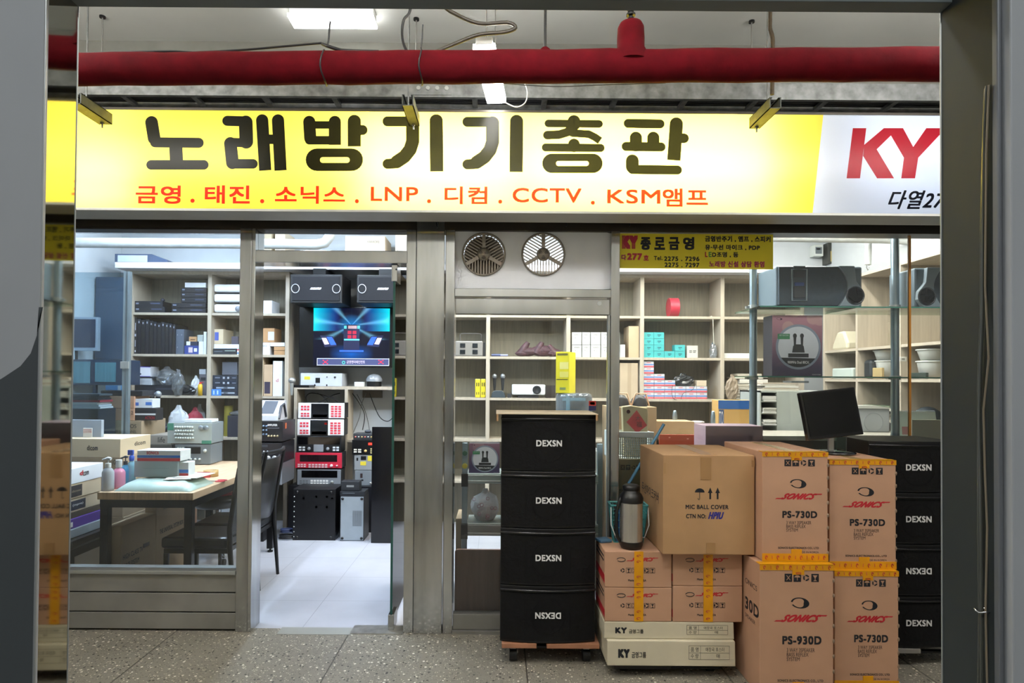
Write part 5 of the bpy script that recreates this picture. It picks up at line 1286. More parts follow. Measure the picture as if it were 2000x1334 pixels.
MB().prism([(Ya, zt_ + .001), (Ya, zt_ + .05), (Ya + .17, z1), (Ya + .22, z1), (Ya + .24, zt_ + .001)], a, b, C('#c3c7cc', .35), 'x').build('body', t, .004)
mb = MB(); q0 = Vector((b - .17, Ya + .02, zt_ + .063)); sl = Vector((0, .13, z1 - zt_ - .07))
mb.add([q0, q0 + Vector((.12, 0, 0)), q0 + Vector((.12, 0, 0)) + sl, q0 + sl], [(0, 1, 2, 3)], C('#4a4e56')); mb.xf(Matrix.Translation((0, -.003, .002))); mb.build('key_field', t)
MB().tube([(b + .004, Ya + .01, zt_ + .02), (b + .006, Ya + .06, z1 - .05), (b + .006, Ya + .13, z1 - .03), (b + .006, Ya + .19, zt_ + .03)], .012, C('#3a3c42')).build('side_guard', t)

# ---------------- chairs, table
def black_chair(x_back, y0, y1, lab, zback=.93, seat_w=.43):
    """chair that faces the table (towards -x); its back stands at x_back"""
    m, leather = C('#131315', .35), mat('black_leather', '#17181a', .32, 0, .2, 14, bump=.1)
    t = thing('dining_chair', lab, 'chair', (x_back - .2, (y0 + y1) / 2, 0), 'black chairs at the table')
    xf_ = x_back - seat_w; sz = .46
    MB().box(xf_, x_back - .01, y0 + .01, y1 - .01, sz - .07, sz, leather).build('seat', t, .018)
    MB().box(xf_ + .02, x_back - .01, y0 + .015, y1 - .015, sz - .10, sz - .071, m).build('apron', t)
    for y in (y0 + .02, y1 - .02):
        MB().tube([(x_back + .035, y, 0), (x_back + .002, y, .40), (x_back + .0, y, .52), (x_back + .035, y, .75), (x_back + .075, y, zback)], [.012, .018, .019, .016, .014], m, 8).build('leg', t)
        MB().tube([(xf_ + .03, y, 0), (xf_ + .035, y, sz - .10)], [.012, .018], m, 8).build('leg', t)
    n = 12; mb = MB()
    rows = []
    for zq, xo in ((.50, .0), (.60, .012), (.72, .028), (zback - .06, .058)):
        row = []
        for i in range(n + 1):
            tt = i / n; bow = .035 * math.sin(PI * tt) * (1 if zq > .5 else .8); dz = -.035 * math.sin(PI * tt) if zq < .55 else 0
            row.append((x_back + xo + bow, y0 + .03 + (y1 - y0 - .06) * tt, zq + dz))
        rows.append(row)
    vs = [p for r in rows for p in r]; nn = n + 1; K2 = len(vs)
    vs += [(p[0] - .022, p[1], p[2]) for p in vs]
    fs = []
    for k in range(len(rows) - 1):
        for i in range(n): fs.append((k * nn + i, k * nn + i + 1, (k + 1) * nn + i + 1, (k + 1) * nn + i)); fs.append((K2 + k * nn + i, K2 + (k + 1) * nn + i, K2 + (k + 1) * nn + i + 1, K2 + k * nn + i + 1))
    for i in range(n): fs.append((i, K2 + i, K2 + i + 1, i + 1)); q = (len(rows) - 1) * nn; fs.append((q + i, q + i + 1, K2 + q + i + 1, K2 + q + i))
    mb.add(vs, fs, leather, True); mb.build('backrest', t)
    MB().tube([(x_back + .068 + .035 * math.sin(PI * i / 10), y0 + .02 + (y1 - y0 - .04) * i / 10, zback - .012 + .0 * i) for i in range(11)], .014, m, 8).build('top_rail', t)
    return t
black_chair(-1.66, .64, 1.05, 'black leather chair at the table seen through the open doorway', .955)
black_chair(-1.67, .26, .615, 'black leather chair at the table nearest the left window', .955)
tx0, tx1, ty0, ty1, tz = -2.45, -1.86, .19, 1.66, .755
t = thing('work_table', 'light wooden work table on black square legs behind the left window', 'table', ((tx0 + tx1) / 2, .9, 0))
wtop = mat('striped_wood_top', '#d8b896', .42, 0, .28, 5, (14, 1, 1)); 
MB().box(tx0, tx1, ty0, ty1, tz - .045, tz, wtop).build('tabletop', t, .003)
MB().box(tx0 + .01, tx1 - .01, ty0 + .012, ty0 + .045, tz - .095, tz - .046, black_metal).box(tx1 - .045, tx1 - .012, ty0 + .03, ty1 - .03, tz - .095, tz - .046, black_metal).box(tx0 + .012, tx0 + .045, ty0 + .03, ty1 - .03, tz - .095, tz - .046, black_metal).build('frame', t)
for x in (tx0 + .035, tx1 - .037):
    for y in (ty0 + .035, ty1 - .035):
        MB().box(x - .024, x + .024, y - .022, y + .022, .03, tz - .046, black_metal).build('leg', t, .002)
        MB().cyl((x, y, 0), (x, y, .012), .022, black, n=14).cyl((x, y, .012), (x, y, .03), .008, black, n=8).build('foot', t)
# stool at the left with a pile of flat cartons on it
sx1, sy0, sy1, sz = -2.56, .12, .56, .47
t = thing('stool', 'black padded stool left of the table with a pile of cartons on it', 'stool', (sx1 - .22, .34, 0))
MB().box(sx1 - .45, sx1, sy0, sy1, sz - .06, sz, mat('black_leather', '#17181a', .32)).build('seat', t, .02)
MB().box(sx1 - .43, sx1 - .02, sy0 + .02, sy1 - .02, sz - .11, sz - .061, black).build('apron', t)
for x in (sx1 - .4, sx1 - .04):
    for y in (sy0 + .05, sy1 - .04): MB().box(x - .018, x + .018, y - .018, y + .018, 0, sz - .11, black).build('leg', t)
def sidebox(name, x0, x1, y0, y1, z0, z1, m, lab, cat='carton', grp=None, txt=None, lab_m=None, tm=None, stick=None, tb=.02):
    """carton whose right flank is the face one sees"""
    if not txt and not stick: return tag(MB().box(x0, x1, y0, y1, z0, z1, m).build(name, None, .003), lab, cat, grp)
    t = thing(name, lab, cat, ((x0 + x1) / 2, (y0 + y1) / 2, z0), grp); MB().box(x0, x1, y0, y1, z0, z1, m).build('box', t, .003); D, H = y1 - y0, z1 - z0
    for u0, v0, u1, v1, mm in (stick or []): MB().box(x1 - .0002, x1 + .0015, y0 + D * u0, y0 + D * u1, z1 - H * v1, z1 - H * v0, mm).build('label', t)
    mb = MB()
    for s_, u0, v0, u1, v1 in (txt or []): text3(mb, s_, (x1 + .002, y0 + D * u0, z1 - H * v1), (0, D * (u1 - u0), 0), (0, 0, H * (v1 - v0)), tm or ink, tb)
    if txt: mb.build('lettering', t)
    return t
GS = 'cartons piled on the stool'
x0_, x1_ = -3.0, -2.62
sidebox('flat_carton', x0_, x1_ + .02, .12, .52, .471, .525, C('#a9b4b8'), 'pale grey flat carton at the bottom of the pile on the stool', grp=GS)
sidebox('flat_carton', x0_, x1_ + .01, .13, .52, .526, .585, C('#5d3f96'), 'purple flat carton in the pile on the stool', grp=GS, stick=[(.02, .3, .2, .8, paper)])
sidebox('flat_carton', x0_, x1_, .13, .50, .586, .622, C('#4c4438'), 'thin dark brown flat carton in the pile on the stool', grp=GS)
nvy = C('#252c3c')
sidebox('flat_carton', x0_, x1_, .12, .50, .623, .708, kraft_pale, 'kraft carton with a dark blue label in the pile on the stool, lower of two', grp=GS, stick=[(.20, .18, .58, .85, nvy)], txt=[('(mpro)', .26, .4, .52, .6)], tm=ink_white)
sidebox('flat_carton', x0_, x1_ + .005, .12, .49, .709, .80, kraft_pale, 'kraft carton with a black label in the pile on the stool, upper of two', grp=GS, stick=[(.18, .12, .48, .9, C('#2c2c30'))], txt=[('dicom', .22, .42, .44, .58)], tm=C('#9a8a70'))
wc = sidebox('flat_carton', x0_, x1_ + .01, .11, .50, .801, .897, C('#dfe4ea', .5), 'white carton on top of the pile on the stool', grp=GS, txt=[('com', .48, .35, .62, .62)], stick=None)
mb = MB(); text3(mb, 'd', (x1_ + .0125, .11 + .39 * .40, .845), (0, .03, 0), (0, 0, .03), ink_red, .05); mb.build('lettering', wc)['label'] = 'red letter'
# cartons behind the pile, left of the table
GC = 'cartons left of the table'
YC2 = .70
a, b, _, z1 = R(60, 858, 235, 890, YC2 + .0)
z890 = P(200, 891, YC2).z; z960 = P(200, 962, YC2).z
item('carton', (60, 1010, 240, 1230), YC2, .38, kraft_grey, 'grey-brown carton on the floor behind the pile on the stool', 'carton', GC, 0)
zq = P(150, 1010, YC2).z
item('carton', (60, 893, 240, 1010), YC2, .38, kraft_grey, 'grey-brown carton printed with black letters under the wide pale carton', 'carton', GC, zq, txt=[('(G5U)', .88, .04, .98, .14)])
t = item('carton', (60, 857, 235, 892), YC2, .38, kraft_pale, 'wide pale kraft carton behind the pink bottle', 'carton', GC, P(150, 893, YC2).z, txt=[('dicom', .63, .35, .75, .62)], tb=.03)
mb = MB(); text3(mb, 'dicom', (b + .0012, YC2 + .17, z890 + .055), (0, .14, 0), (0, 0, .03), ink, .03); mb.build('lettering', t)
# grey panel and card
item('panel_monitor', (120, 820, 198, 858), YC2 + .12, .03, C('#9ea8b4', .4), 'pale grey flat panel standing on the wide pale kraft carton', 'panel', None, P(150, 857, YC2).z)
item('price_card', (162, 836, 180, 857), YC2 + .10, .004, paper, 'small white card with red letters leaning on the grey panel', 'card', None, P(150, 857, YC2).z, txt=[('KARAOKE', .1, .12, .9, .26), ('2275-7296', .06, .34, .94, .5)], tm=ink_red)
# big flat cartons under the table
sidebox('television_carton', -2.44, -2.34, .26, .66, 0, .53, kraft_grey, 'flat brown carton standing on edge under the table, nearest the window', 'carton', None, txt=[('HIGH CLASS TV', .05, .35, .6, .41), ('MULTI SYSTEM', .05, .46, .5, .52)], stick=[(.62, .33, .8, .38, ink)])
sidebox('television_carton', -2.44, -2.36, .70, 1.14, 0, .655, kraft_grey, 'taller flat brown carton standing on edge behind the other under the table', 'carton', None, txt=[('THE UNIVERSAL SYSTEM BOX', .1, .4, .85, .45), ('HANDLE WITH CARE', .2, .15, .8, .2)])
item('carton', (293, 985, 378, 1033), 2.36, .07, kraft_pink, 'pinkish carton on the floor against the back cabinet', 'carton', None, 0, txt=[('KARAOKE', .45, .62, .95, .78)])
# office chair
oc = Vector((-2.24, 1.40, 0)); t = thing('office_chair', 'office chair with a black and red round seat behind the table', 'chair', oc)
MB().lathe(oc, [(0, .43), (.17, .43), (.195, .46), (.20, .50), (.17, .53), (0, .535)], C('#17171a', .3), n=28).build('seat', t)
MB().lathe(oc, [(.12, .532), (.165, .532), (.16, .541), (0, .545)], C('#8c2038', .35), n=28).build('cushion', t)
MB().cyl((oc.x, oc.y, .1), (oc.x, oc.y, .43), .022, C('#c8c8c8', .15, 1.0)).build('column', t)
for k in range(5):
    an = k * 2 * PI / 5 + .3; e = oc + Vector((.22 * math.cos(an), .22 * math.sin(an), .07)); MB().tube([(oc.x, oc.y, .12), tuple(oc.lerp(e, .5) + Vector((0, 0, .085))), tuple(e)], [.02, .016, .013], C('#c8c8c8', .15, 1.0)).build('spoke', t); MB().cyl((e.x - .012, e.y, .027), (e.x + .012, e.y, .027), .027, black, n=14).build('caster', t)
# small white cabinet right of the office chair (pale side seen beneath the table top)
item('white_case', (430, 955, 470, 1010), 2.1, .2, C('#b9bfc6'), 'pale grey case standing on the floor past the table', 'case', None, 0)

# ---------------- on the table
def bottle(name, px, y0, y1, Y, r, cols, lab, kind):
    p = P(px, (y0 + y1) / 2, Y); zb_, zt_ = tz, P(px, y0, Y).z; H = zt_ - zb_; t = thing(name, lab, 'bottle', (p.x, Y, tz), 'bottles on the work table')
    liq, capm = cols
    MB().lathe((p.x, Y, 0), [(0, zb_ + .001), (r, zb_ + .001), (r * 1.02, zb_ + H * .1), (r, zb_ + H * .55), (r * .75, zb_ + H * .64), (r * .38, zb_ + H * .70), (r * .38, zb_ + H * .74)], liq).build('body', t)
    if kind == 'pump':
        MB().cyl((p.x, Y, zb_ + H * .70), (p.x, Y, zb_ + H * .82), r * .5, capm).build('cap', t)
        MB().cyl((p.x, Y, zb_ + H * .82), (p.x, Y, zb_ + H * .94), r * .14, capm).tube([(p.x + r * .5, Y, zb_ + H * .95), (p.x, Y, zb_ + H * .97), (p.x - r * 1.1, Y, zb_ + H * .92)], [r * .3, r * .28, r * .12], capm).build('pump', t)
    elif kind == 'spray':
        MB().lathe((p.x, Y, 0), [(r * .6, zb_ + H * .7), (r * .6, zb_ + H * .82), (r * .25, zb_ + H * .86)], capm).box(p.x - r * .9, p.x + r * .4, Y - r * .3, Y + r * .3, zb_ + H * .86, zb_ + H, capm).build('trigger', t)
    else: MB().cyl((p.x, Y, zb_ + H * .72), (p.x, Y, zb_ + H * .98), r * .48, capm).build('cap', t)
pale = glassm('pump_bottle_plastic', '#e8e2ec', 1.0, .05, .45); pinkg = mat('pink_liquid', '#d98aa6', .15, 0, .05); blueg = mat('blue_liquid', '#5aa8cc', .15)
bottle('pump_bottle', 211, 893, 963, .25, .034, (pale, C('#e6e6e6')), 'clear bottle with a white pump at the front corner of the table', 'pump')
bottle('bottle', 232, 897, 955, .34, .038, (pinkg, C('#e6e6e6')), 'bottle of pink liquid with a white cap', 'cap')
bottle('pump_bottle', 245, 890, 948, .44, .026, (blueg, C('#2a2c34')), 'bottle of blue liquid with a dark pump', 'pump')
bottle('spray_bottle', 257, 879, 945, .46, .026, (mat('pale_blue_liquid', '#9fd0dc', .15), C('#2850b0')), 'spray bottle with a bright blue trigger head', 'spray')
pmint = mat('mint_plastic_bag', '#b9cec6', .3, 0, .12, 5, bump=.2)
a, b, _, _ = R(232, 935, 378, 968, .27)
mb = MB(); n = 18; rn = random.Random(5); rows = []
for j in range(9):
    row = []
    for i in range(n + 1):
        u_, v_ = i / n, j / 8; e = min(u_, 1 - u_, v_ * .9, 1 - v_) ; h = .058 * min(1, (e * 6)) ** .6
        row.append((a + (b - a) * u_ + rn.uniform(-.003, .003), .215 + .34 * v_ + rn.uniform(-.004, .004) + .01 * math.sin(u_ * 9), tz + .002 + h * rn.uniform(.86, 1.0)))
    rows.append(row)
vs = [p for r in rows for p in r]; K2 = len(vs); vs += [(p[0], p[1], tz + .001) for p in vs[:K2]]
nn = n + 1; fs = [(j * nn + i, j * nn + i + 1, (j + 1) * nn + i + 1, (j + 1) * nn + i) for j in range(8) for i in range(n)]
fs += [(i, K2 + i, K2 + i + 1, i + 1) for i in range(n)] + [(8 * nn + i, 8 * nn + i + 1, K2 + 8 * nn + i + 1, K2 + 8 * nn + i) for i in range(n)] + [(j * nn, (j + 1) * nn, K2 + (j + 1) * nn, K2 + j * nn) for j in range(8)] + [(j * nn + n, K2 + j * nn + n, K2 + (j + 1) * nn + n, (j + 1) * nn + n) for j in range(8)]
mb.add(vs, fs, pmint, True); tag(mb.build('plastic_bag'), 'mint plastic bag lying flat at the front of the table', 'bag')
zbag = tz + .061
t = item('grey_box', (262, 900, 347, 936), .40, .13, C('#a9b5b6'), 'pale grey box lying on the mint plastic bag', 'box', None, zbag, marks=[(.2, .45, .8, .47, '#88949a')])
zg = P(300, 901, .40).z
swb, swr = C('#2f6cb8'), C('#c03038')
item('printed_box', (268, 880, 352, 903), .38, .14, C('#e8e8e8'), 'white box with blue and red bands lying on the pale grey box', 'box', None, P(300, 900, .40).z, marks=[(0, .45, 1, .68, swb), (0, .72, 1, 1, swr)], txt=('SONICS', .22, .08, .5, .36), tm=ink_red, tb=.05)
item('printed_box', (348, 903, 368, 930), .42, .09, C('#e8e8e8'), 'small white box with blue and red bands beside the pale grey box', 'box', None, zbag, marks=[(0, .5, 1, .72, swb), (0, .76, 1, 1, swr)])
for k, (x0q, y0q, rz) in enumerate(((-2.12, .30, 12), (-2.06, .34, -6))):
    tag(MB().box(x0q, x0q + .16, y0q, y0q + .22, zbag + .0005 + .004 * k, zbag + .004 + .004 * k, paper).rotz(rz, (x0q + .08, y0q + .1, 0)).build('paper_sheet'), ('printed paper sheet lying on the mint bag, lower of two', 'printed paper sheet lying on the mint bag, upper of two')[k], 'paper')
c = PZ(412, 925, tz + .02)
t = thing('tape_roll', 'roll of brown tape with a red holder on the table', 'tape', (c.x, c.y, tz)); MB().lathe((c.x, c.y, 0), [(.035, tz + .001), (.05, tz + .001), (.05, tz + .045), (.035, tz + .045), (.035, tz + .001)], mat('roll_brown', '#b8945c', .4), n=24).build('roll', t)
MB().box(c.x - .07, c.x + .02, c.y - .062, c.y - .054, tz + .001, tz + .04, C('#b82a34')).build('holder', t)
c = PZ(432, 938, tz + .01); t = thing('scissors', 'red-handled scissors lying on the table', 'scissors', (c.x, c.y, tz))
for k, s_ in enumerate((-1, 1)):
    MB().tube([(c.x + .03 * math.cos(q * PI / 6), c.y + s_ * .02 + .014 * math.sin(q * PI / 6), tz + .006 + .002 * k) for q in range(12)], .004, C('#c02c38', .3), 6, True).build('handle', t)
    MB().box(c.x - .12, c.x - .03, c.y - .006 + s_ * .004, c.y + .004 + s_ * .004, tz + .003 + .003 * k, tz + .005 + .003 * k, alu).build('blade', t)
# silver amplifiers at the far end of the table
YA2 = 1.42
gkn = C('#dfe6e2', .3, .4)
amp2 = device('amplifier', (343, 868, 412, 905), YA2, .22, C('#8c959c', .35, .4), 'silver and black amplifier under the green-cornered one on the table', 'amplifier', 'amplifiers on the work table', tz, C('#7f888f', .3, .5), [(.28, .12, .72, .45, C('#15171a', .2))], [(.05, .1, .26, .6, 3, 3, gkn)], knobs(6, .72, .08, .7, .009, gkn) + [(.85, .3, .014, gkn)])
device('amplifier', (328, 826, 414, 866), YA2, .22, C('#a3adb2', .35, .4), 'silver amplifier with green corners and many knobs on the table', 'amplifier', 'amplifiers on the work table', P(370, 867.5, YA2).z, C('#b4bebc', .3, .4), [(0.0, .02, .14, .35, C('#3f7a66')), (.78, .82, 1, .98, C('#3f7a66'))], [], [(.18 + .055 * i + .02 * (j % 2), .2 + .17 * j, .0085, gkn) for i in range(8) for j in range(4)] + [(.76, .22, .020, C('#8c959c', .3, .4)), (.88, .22, .020, C('#8c959c', .3, .4))])
item('plastic_tray', (360, 819, 414, 825), YA2 + .02, .12, C('#e2e4e4'), 'flat white plastic tray lying on the green-cornered amplifier', 'tray', None, P(370, 825.5, YA2).z, .003)
# cabinet behind the cartons: low white base under the brown cartons and its load
YB2 = 1.55
zbn = P(250, 868, YB2 + .01).z; a, b, _, _ = R(137, 868, 335, 900, YB2 + .01)
t = thing('storage_bench', 'low brown storage bench behind the table', 'bench', ((a + b) / 2, YB2 + .2, 0)); MB().box(a, b, YB2 + .01, YB2 + .43, zbn - .03, zbn, C('#54504a')).build('bench_top', t, .002)
for x in (a + .02, (a + b) / 2, b - .02):
    for y in (YB2 + .04, YB2 + .40): MB().box(x - .018, x + .018, y - .018, y + .018, 0, zbn - .03, C('#3a3834')).build('leg', t)
item('carton', (137, 915, 285, 1060), YB2 + .08, .24, kraft_grey, 'grey-brown carton standing under the storage bench', 'carton', None, 0)
item('carton', (288, 850, 334, 868), YB2 + .03, .3, C('#9c948a'), 'grey carton printed with small letters on the storage bench', 'carton', None, zbn, txt=('life', .45, .2, .75, .8))
item('carton', (196, 822, 276, 868), YB2 + .02, .38, kraft_grey, 'long grey-brown carton with black lettering on the storage bench', 'carton', None, zbn, txt=[('HAOS', .55, .14, .88, .30), ('SYSTEM 5.1 CHANNEL', .2, .4, .88, .52)])
zc3 = P(250, 821.5, YB2 + .02).z
item('carton', (214, 798, 262, 821), YB2 + .04, .3, kraft_pink, 'pinkish carton lying on the long grey-brown carton', 'carton', None, zc3, txt=('2', .88, .2, .96, .5))
zc4 = P(250, 797.5, YB2 + .04).z
item('carton', (197, 774, 262, 797.5), YB2 + .04, .3, kraft_pink, 'pinkish carton lettered at the corner, under the black dock', 'carton', None, zc4, txt=('GTJ', .04, .12, .2, .4))
zc5 = P(250, 773.5, YB2 + .04).z
item('black_dock', (196, 763, 278, 773.5), YB2 + .05, .2, C('#22242a', .4), 'flat black device lying on the pinkish cartons', 'device', None, zc5, .006)
zc6 = P(240, 762.5, YB2 + .05).z
item('printed_box', (206, 753, 236, 763), YB2 + .07, .1, C('#4a86b8'), 'small blue and white box on the flat black device', 'box', None, zc6, stick=[(.8, 0, 1, 1, '#c8ccd0')])
a, b, z0_, z1_ = R(203, 745, 270, 756, YB2 + .1)
item('printed_box', (263, 797.5, 304, 821), YB2 + .05, .12, C('#26262b'), 'black box with white band and red lettering on the long carton', 'box', None, zc3, marks=[(0, .42, 1, .56, '#d8d8d8')], txt=('ACTION', .5, .66, .95, .9), tm=ink_red)
item('printed_box', (264, 779, 298, 797), YB2 + .06, .12, C('#dfe3e8'), 'white box with blue label on the black box', 'box', None, P(280, 797, YB2 + .05).z, stick=[(.02, .4, .2, .75, '#3c68b8'), (.6, .35, .95, .7, '#4474c0')])
for k, px in enumerate((297, 309)):
    p = P(px, 770, YB2 + .24); t = thing('microphone', ('wireless microphone with grey head, left of the pair behind the white box', 'wireless microphone with grey head, right of the pair behind the white box')[k], 'microphone', (p.x, p.y, zc3), 'microphones behind the white box')
    MB().lathe((p.x, p.y, 0), [(0, zc3), (.012, zc3), (.018, p.z - .03), (.020, p.z - .02)], C('#26282c', .4)).build('handle', t); MB().ball((p.x, p.y, p.z), .027, .027, .030, C('#9aa0a6', .4, .4), 14).build('head', t)
item('reflection_panel', (186, 541, 241, 702), 2.36, .03, C('#3e5166', .15), 'dusky blue panel put in for a dark reflection beside the white wall cupboard', 'panel', None, None)  # dark panel added in place of the reflection in the glass
# wall display at the far left: cupboard, screen, glass-doored case, papers
item('wall_cupboard', (100, 546, 184, 618), 2.42, .35, C('#f0f2f4'), 'white two-door wall cupboard in the far left corner', 'cupboard', None, None, marks=[(.74, 0, .76, 1, '#5a6066')])
t = thing('screen', 'flat monitor with a silver bezel and dark screen in the left window', 'monitor', (P(150, 680, 2.1).x, 2.1, P(150, 702, 2.03).z))
a, b, z0_, z1_ = R(105, 619, 191, 685, 2.1); MB().box(a, b, 2.1, 2.14, z0_, z1_, C('#a8b0bc', .35, .3)).build('bezel', t, .003); MB().box(a + .02, b - .022, 2.097, 2.1, z0_ + .03, z1_ - .02, C('#222b42', .12)).build('display', t); MB().box(a + .1, a + .2, 2.11, 2.14, P(150, 702, 2.03).z + .001, z0_, black).build('foot', t)
t = thing('display_case', 'dark framed case with teal glass doors under the silver-bezelled monitor', 'display case', (P(150, 790, 2.1).x, 2.1, 0))
a, b, z0_, z1_ = R(90, 702, 236, 752, 2.03); MB().box(a, b, 2.05, 2.34, z0_, z1_, C('#2c3a50', .4)).build('frame', t, .002)
for q in ((100, 706, 176, 748), (186, 708, 226, 746)): xx0, xx1, zz0, zz1 = R(*q, 2.048); MB().box(xx0, xx1, 2.044, 2.050, zz0, zz1, mat('teal_door_glass', '#5f8e98', .2, 0, .25, 4, (20, 1, .3))).build('door', t)
a2, b2, z2, _ = R(90, 752, 236, 868, 2.07); MB().box(a2, a2 + .05, 2.07, 2.3, 0, z0_, black).box(P(181, 760, 2.07).x, P(187, 760, 2.07).x, 2.07, 2.10, 0, z0_, C('#2c3a50', .4)).build('leg', t)
cols = ('#d8dade', '#c8ccd2', '#e0e0e0', '#a83040', '#2a2e38', '#3a3e48', '#50565e')
ztab = P(150, 796, 1.50).z
tag(MB().box(P(90, 800, 1.50).x, P(222, 800, 1.50).x, 1.30, 1.53, 0, ztab, C('#28323e', .4)).build('side_desk', None, .004), 'dark slate side desk with papers on it at the far left', 'desk')
zz_ = ztab
for k, cl in enumerate(cols):
    h = .016; rn = random.Random(k + 3); x0q = P(100, 780, 1.33).x; x1q = P(196 - (k * 3) % 8, 780, 1.33).x
    nm = ('white', 'pale grey', 'cream', 'red', 'black', 'dark grey', 'slate grey')[k]
    tag(MB().box(x0q, x1q, 1.33, 1.50, zz_ + .0005, zz_ + h, C(cl)).build('magazine', None, .001), nm + ' magazine in the pile on the slate side desk', 'magazine', 'magazines on the side desk'); zz_ += h + .001
# glass display post of the left window
xp = P(247, 600, 1.2).x
t = thing('display_post', 'pair of upright glass-holding posts with clamps in the left window', 'post', (xp, 1.2, 0))
MB().box(xp - .026, xp - .010, 1.2, 1.23, P(245, 905, 1.2).z - .5, P(247, 530, 1.2).z, alu_blue).build('post', t); MB().box(xp + .006, xp + .024, 1.2, 1.23, P(245, 905, 1.2).z - .5, P(247, 530, 1.2).z, alu_blue).build('post', t)
for s_ in (-.018, .014): MB().box(xp + s_ - .016, xp + s_ + .016, 1.185, 1.20, P(247, 720, 1.2).z, P(247, 706, 1.2).z, alu).build('clamp', t, .003)
MB().box(xp - 1.1, xp - .027, 1.212, 1.218, P(245, 860, 1.2).z, P(245, 532, 1.2).z, glassm('display_glass', '#dbe8ee', .8)).build('glass', t)
# ================================================================ goods on the shelves
Yi = Yc + .03
z1, z2, z3, z4 = ZS[0], ZS[1], ZS[2], ZS[3]
# on the crown board
a, b, _, zt_ = R(224, 496, 327, 512, 2.36); zc_ = zcr + .001
t = thing('player', 'dark wedge-ended player lying on the white crown board', 'player', ((a + b) / 2, 2.45, zc_)); MB().prism([(a, zc_), (b, zc_), (b, zc_ + (zt_ - zc_) * .35), (a + (b - a) * .7, zt_), (a, zt_)], 2.36, 2.62, C('#43516a', .4)).build('case', t, .003)
MB().box(a + .03, a + (b - a) * .62, 2.357, 2.36, zc_ + .012, zt_ - .014, C('#c8d4e4', .3)).build('front_plate', t)
GT = 'cartons on the white crown board'
item('carton', (500, 452, 530, 512), 2.40, .3, kraft_pale, 'pale carton at the left end behind the pane over the doorway', 'carton', GT, zcr)
item('carton', (537, 452, 563, 512), 2.42, .3, C('#dccab0'), 'creamy carton beside the leftmost one behind the pane over the doorway', 'carton', GT, zcr)
item('carton', (674, 461, 752, 512), 2.38, .35, C('#d5c0a4'), 'wide carton in the middle behind the pane over the doorway', 'carton', GT, zcr, txt=('KARAOKE', .56, .15, .86, .24))
item('carton', (772, 455, 800, 512), 2.36, .35, C('#cfc0a8'), 'pale carton at the right end behind the pane over the doorway', 'carton', GT, zcr, txt=('dicom', .1, .5, .5, .66))
wp = mat('white_pipe_wrap', '#c6caca', .5, 0, .1, 20, (1, 1, 1), .3)
def pipe_px(pts, r, lab): q = [P(*p) for p in pts]; return tag(MB().tube(q, r, wp, 16).build('insulated_pipe'), lab, 'pipe', 'white insulated pipes in the shop')
pipe_px([(-60, 470, 1.7), (130, 474, 1.7), (300, 475, 1.7), (470, 476, 1.7), (560, 477, 1.7), (618, 478, 1.7), (635, 474, 1.7), (644, 462, 1.7), (646, 445, 1.7), (646, 395, 1.7)], .043, 'thick white insulated pipe across the left window and the pane over the doorway')
pipe_px([(1440, 462, 1.5), (1600, 464, 1.5), (1720, 466, 1.5), (1800, 470, 1.5), (1818, 478, 1.45), (1822, 500, 1.4), (1824, 520, 1.4), (1840, 530, 1.4), (1900, 532, 1.4)], .04, 'thick white insulated pipe across the right window')
t_ = pipe_px([(1696, 462, 1.62), (1696, 490, 1.62), (1695, 517, 1.62)], .026, 'short white pipe end hanging with a steel hook')
# shelf row 1, left
GB = 'black players on the top shelf behind the left window'
def blk_player(rect, lab, on, grp=GB, m='#11141d', txt=None, depth=.26): return item('player', rect, Yi, depth, C(m, .4), lab, 'player', grp, on, marks=[(.04, .3, .14, .55, '#7c88a0'), (.55, .3, .9, .5, '#3a4560')])
blk_player((262, 599, 322, 610), 'black player lying at the left end of the top shelf, lower of two', z1)
blk_player((260, 588, 318, 598.5), 'black player lying at the left end of the top shelf, upper of two', zof(290, 599.5, Yi))
tag(MB().ball((P(307, 583, Yi).x, Yi + .1, zof(307, 584, Yi)), .022, .02, .022, C('#222636'), 10).box(P(305, 583, Yi).x, P(309, 583, Yi).x, Yi + .09, Yi + .11, zof(290, 588.5, Yi), zof(307, 584, Yi), C('#222636')).build('toy_figure'), 'tiny dark figure standing on the black players', 'figure')
ls = [(335, 402, 602, 610.5), (335, 402, 592, 601.5), (354, 403, 581, 591.5), (354, 403, 571.5, 580.5), (354, 403, 562, 571)]
nmz = ('bottom', 'second from the bottom', 'middle', 'second from the top', 'topmost black one')
for k, (x0_, x1_, y0_, y1_) in enumerate(ls): blk_player((x0_, y0_, x1_, y1_), 'black player in the pile under the white player, ' + nmz[k], z1 if k == 0 else zof(370, y1_, Yi))
item('player', (361, 552, 402, 561.5), Yi, .24, C('#dfe3ea'), 'white player on top of the pile of black players', 'player', None, zof(370, 561.5, Yi))
for k, (y0_, y1_) in enumerate(((594, 610), (574, 591.5), (555, 572))):
    a, b, c_, d_ = R(417, y0_, 478, y1_, Yi); a, b = fit(a, b, Yi); c_ = z1 + .001 if k == 0 else c_
    t = thing('projector', ('white projector with a round lens at the bottom of the pile on the top shelf', 'white projector in the middle of the pile on the top shelf', 'white projector on top of the pile on the top shelf')[k], 'projector', ((a + b) / 2, Yi + .1, c_), 'white projectors on the top shelf')
    MB().box(a, b, Yi, Yi + .24, c_ + .008, d_, C('#e8eaee', .3)).build('body', t, .02); MB().box(a + .03, b - .03, Yi + .02, Yi + .2, c_, c_ + .0085, C('#22252c')).build('base', t)
    if k == 0: MB().lathe((a + (b - a) * .78, Yi, (c_ + d_) / 2), [(.0, -.010), (.024, -.010), (.030, .004)], C('#7c828c', .2), axis='y', n=20).build('lens', t)
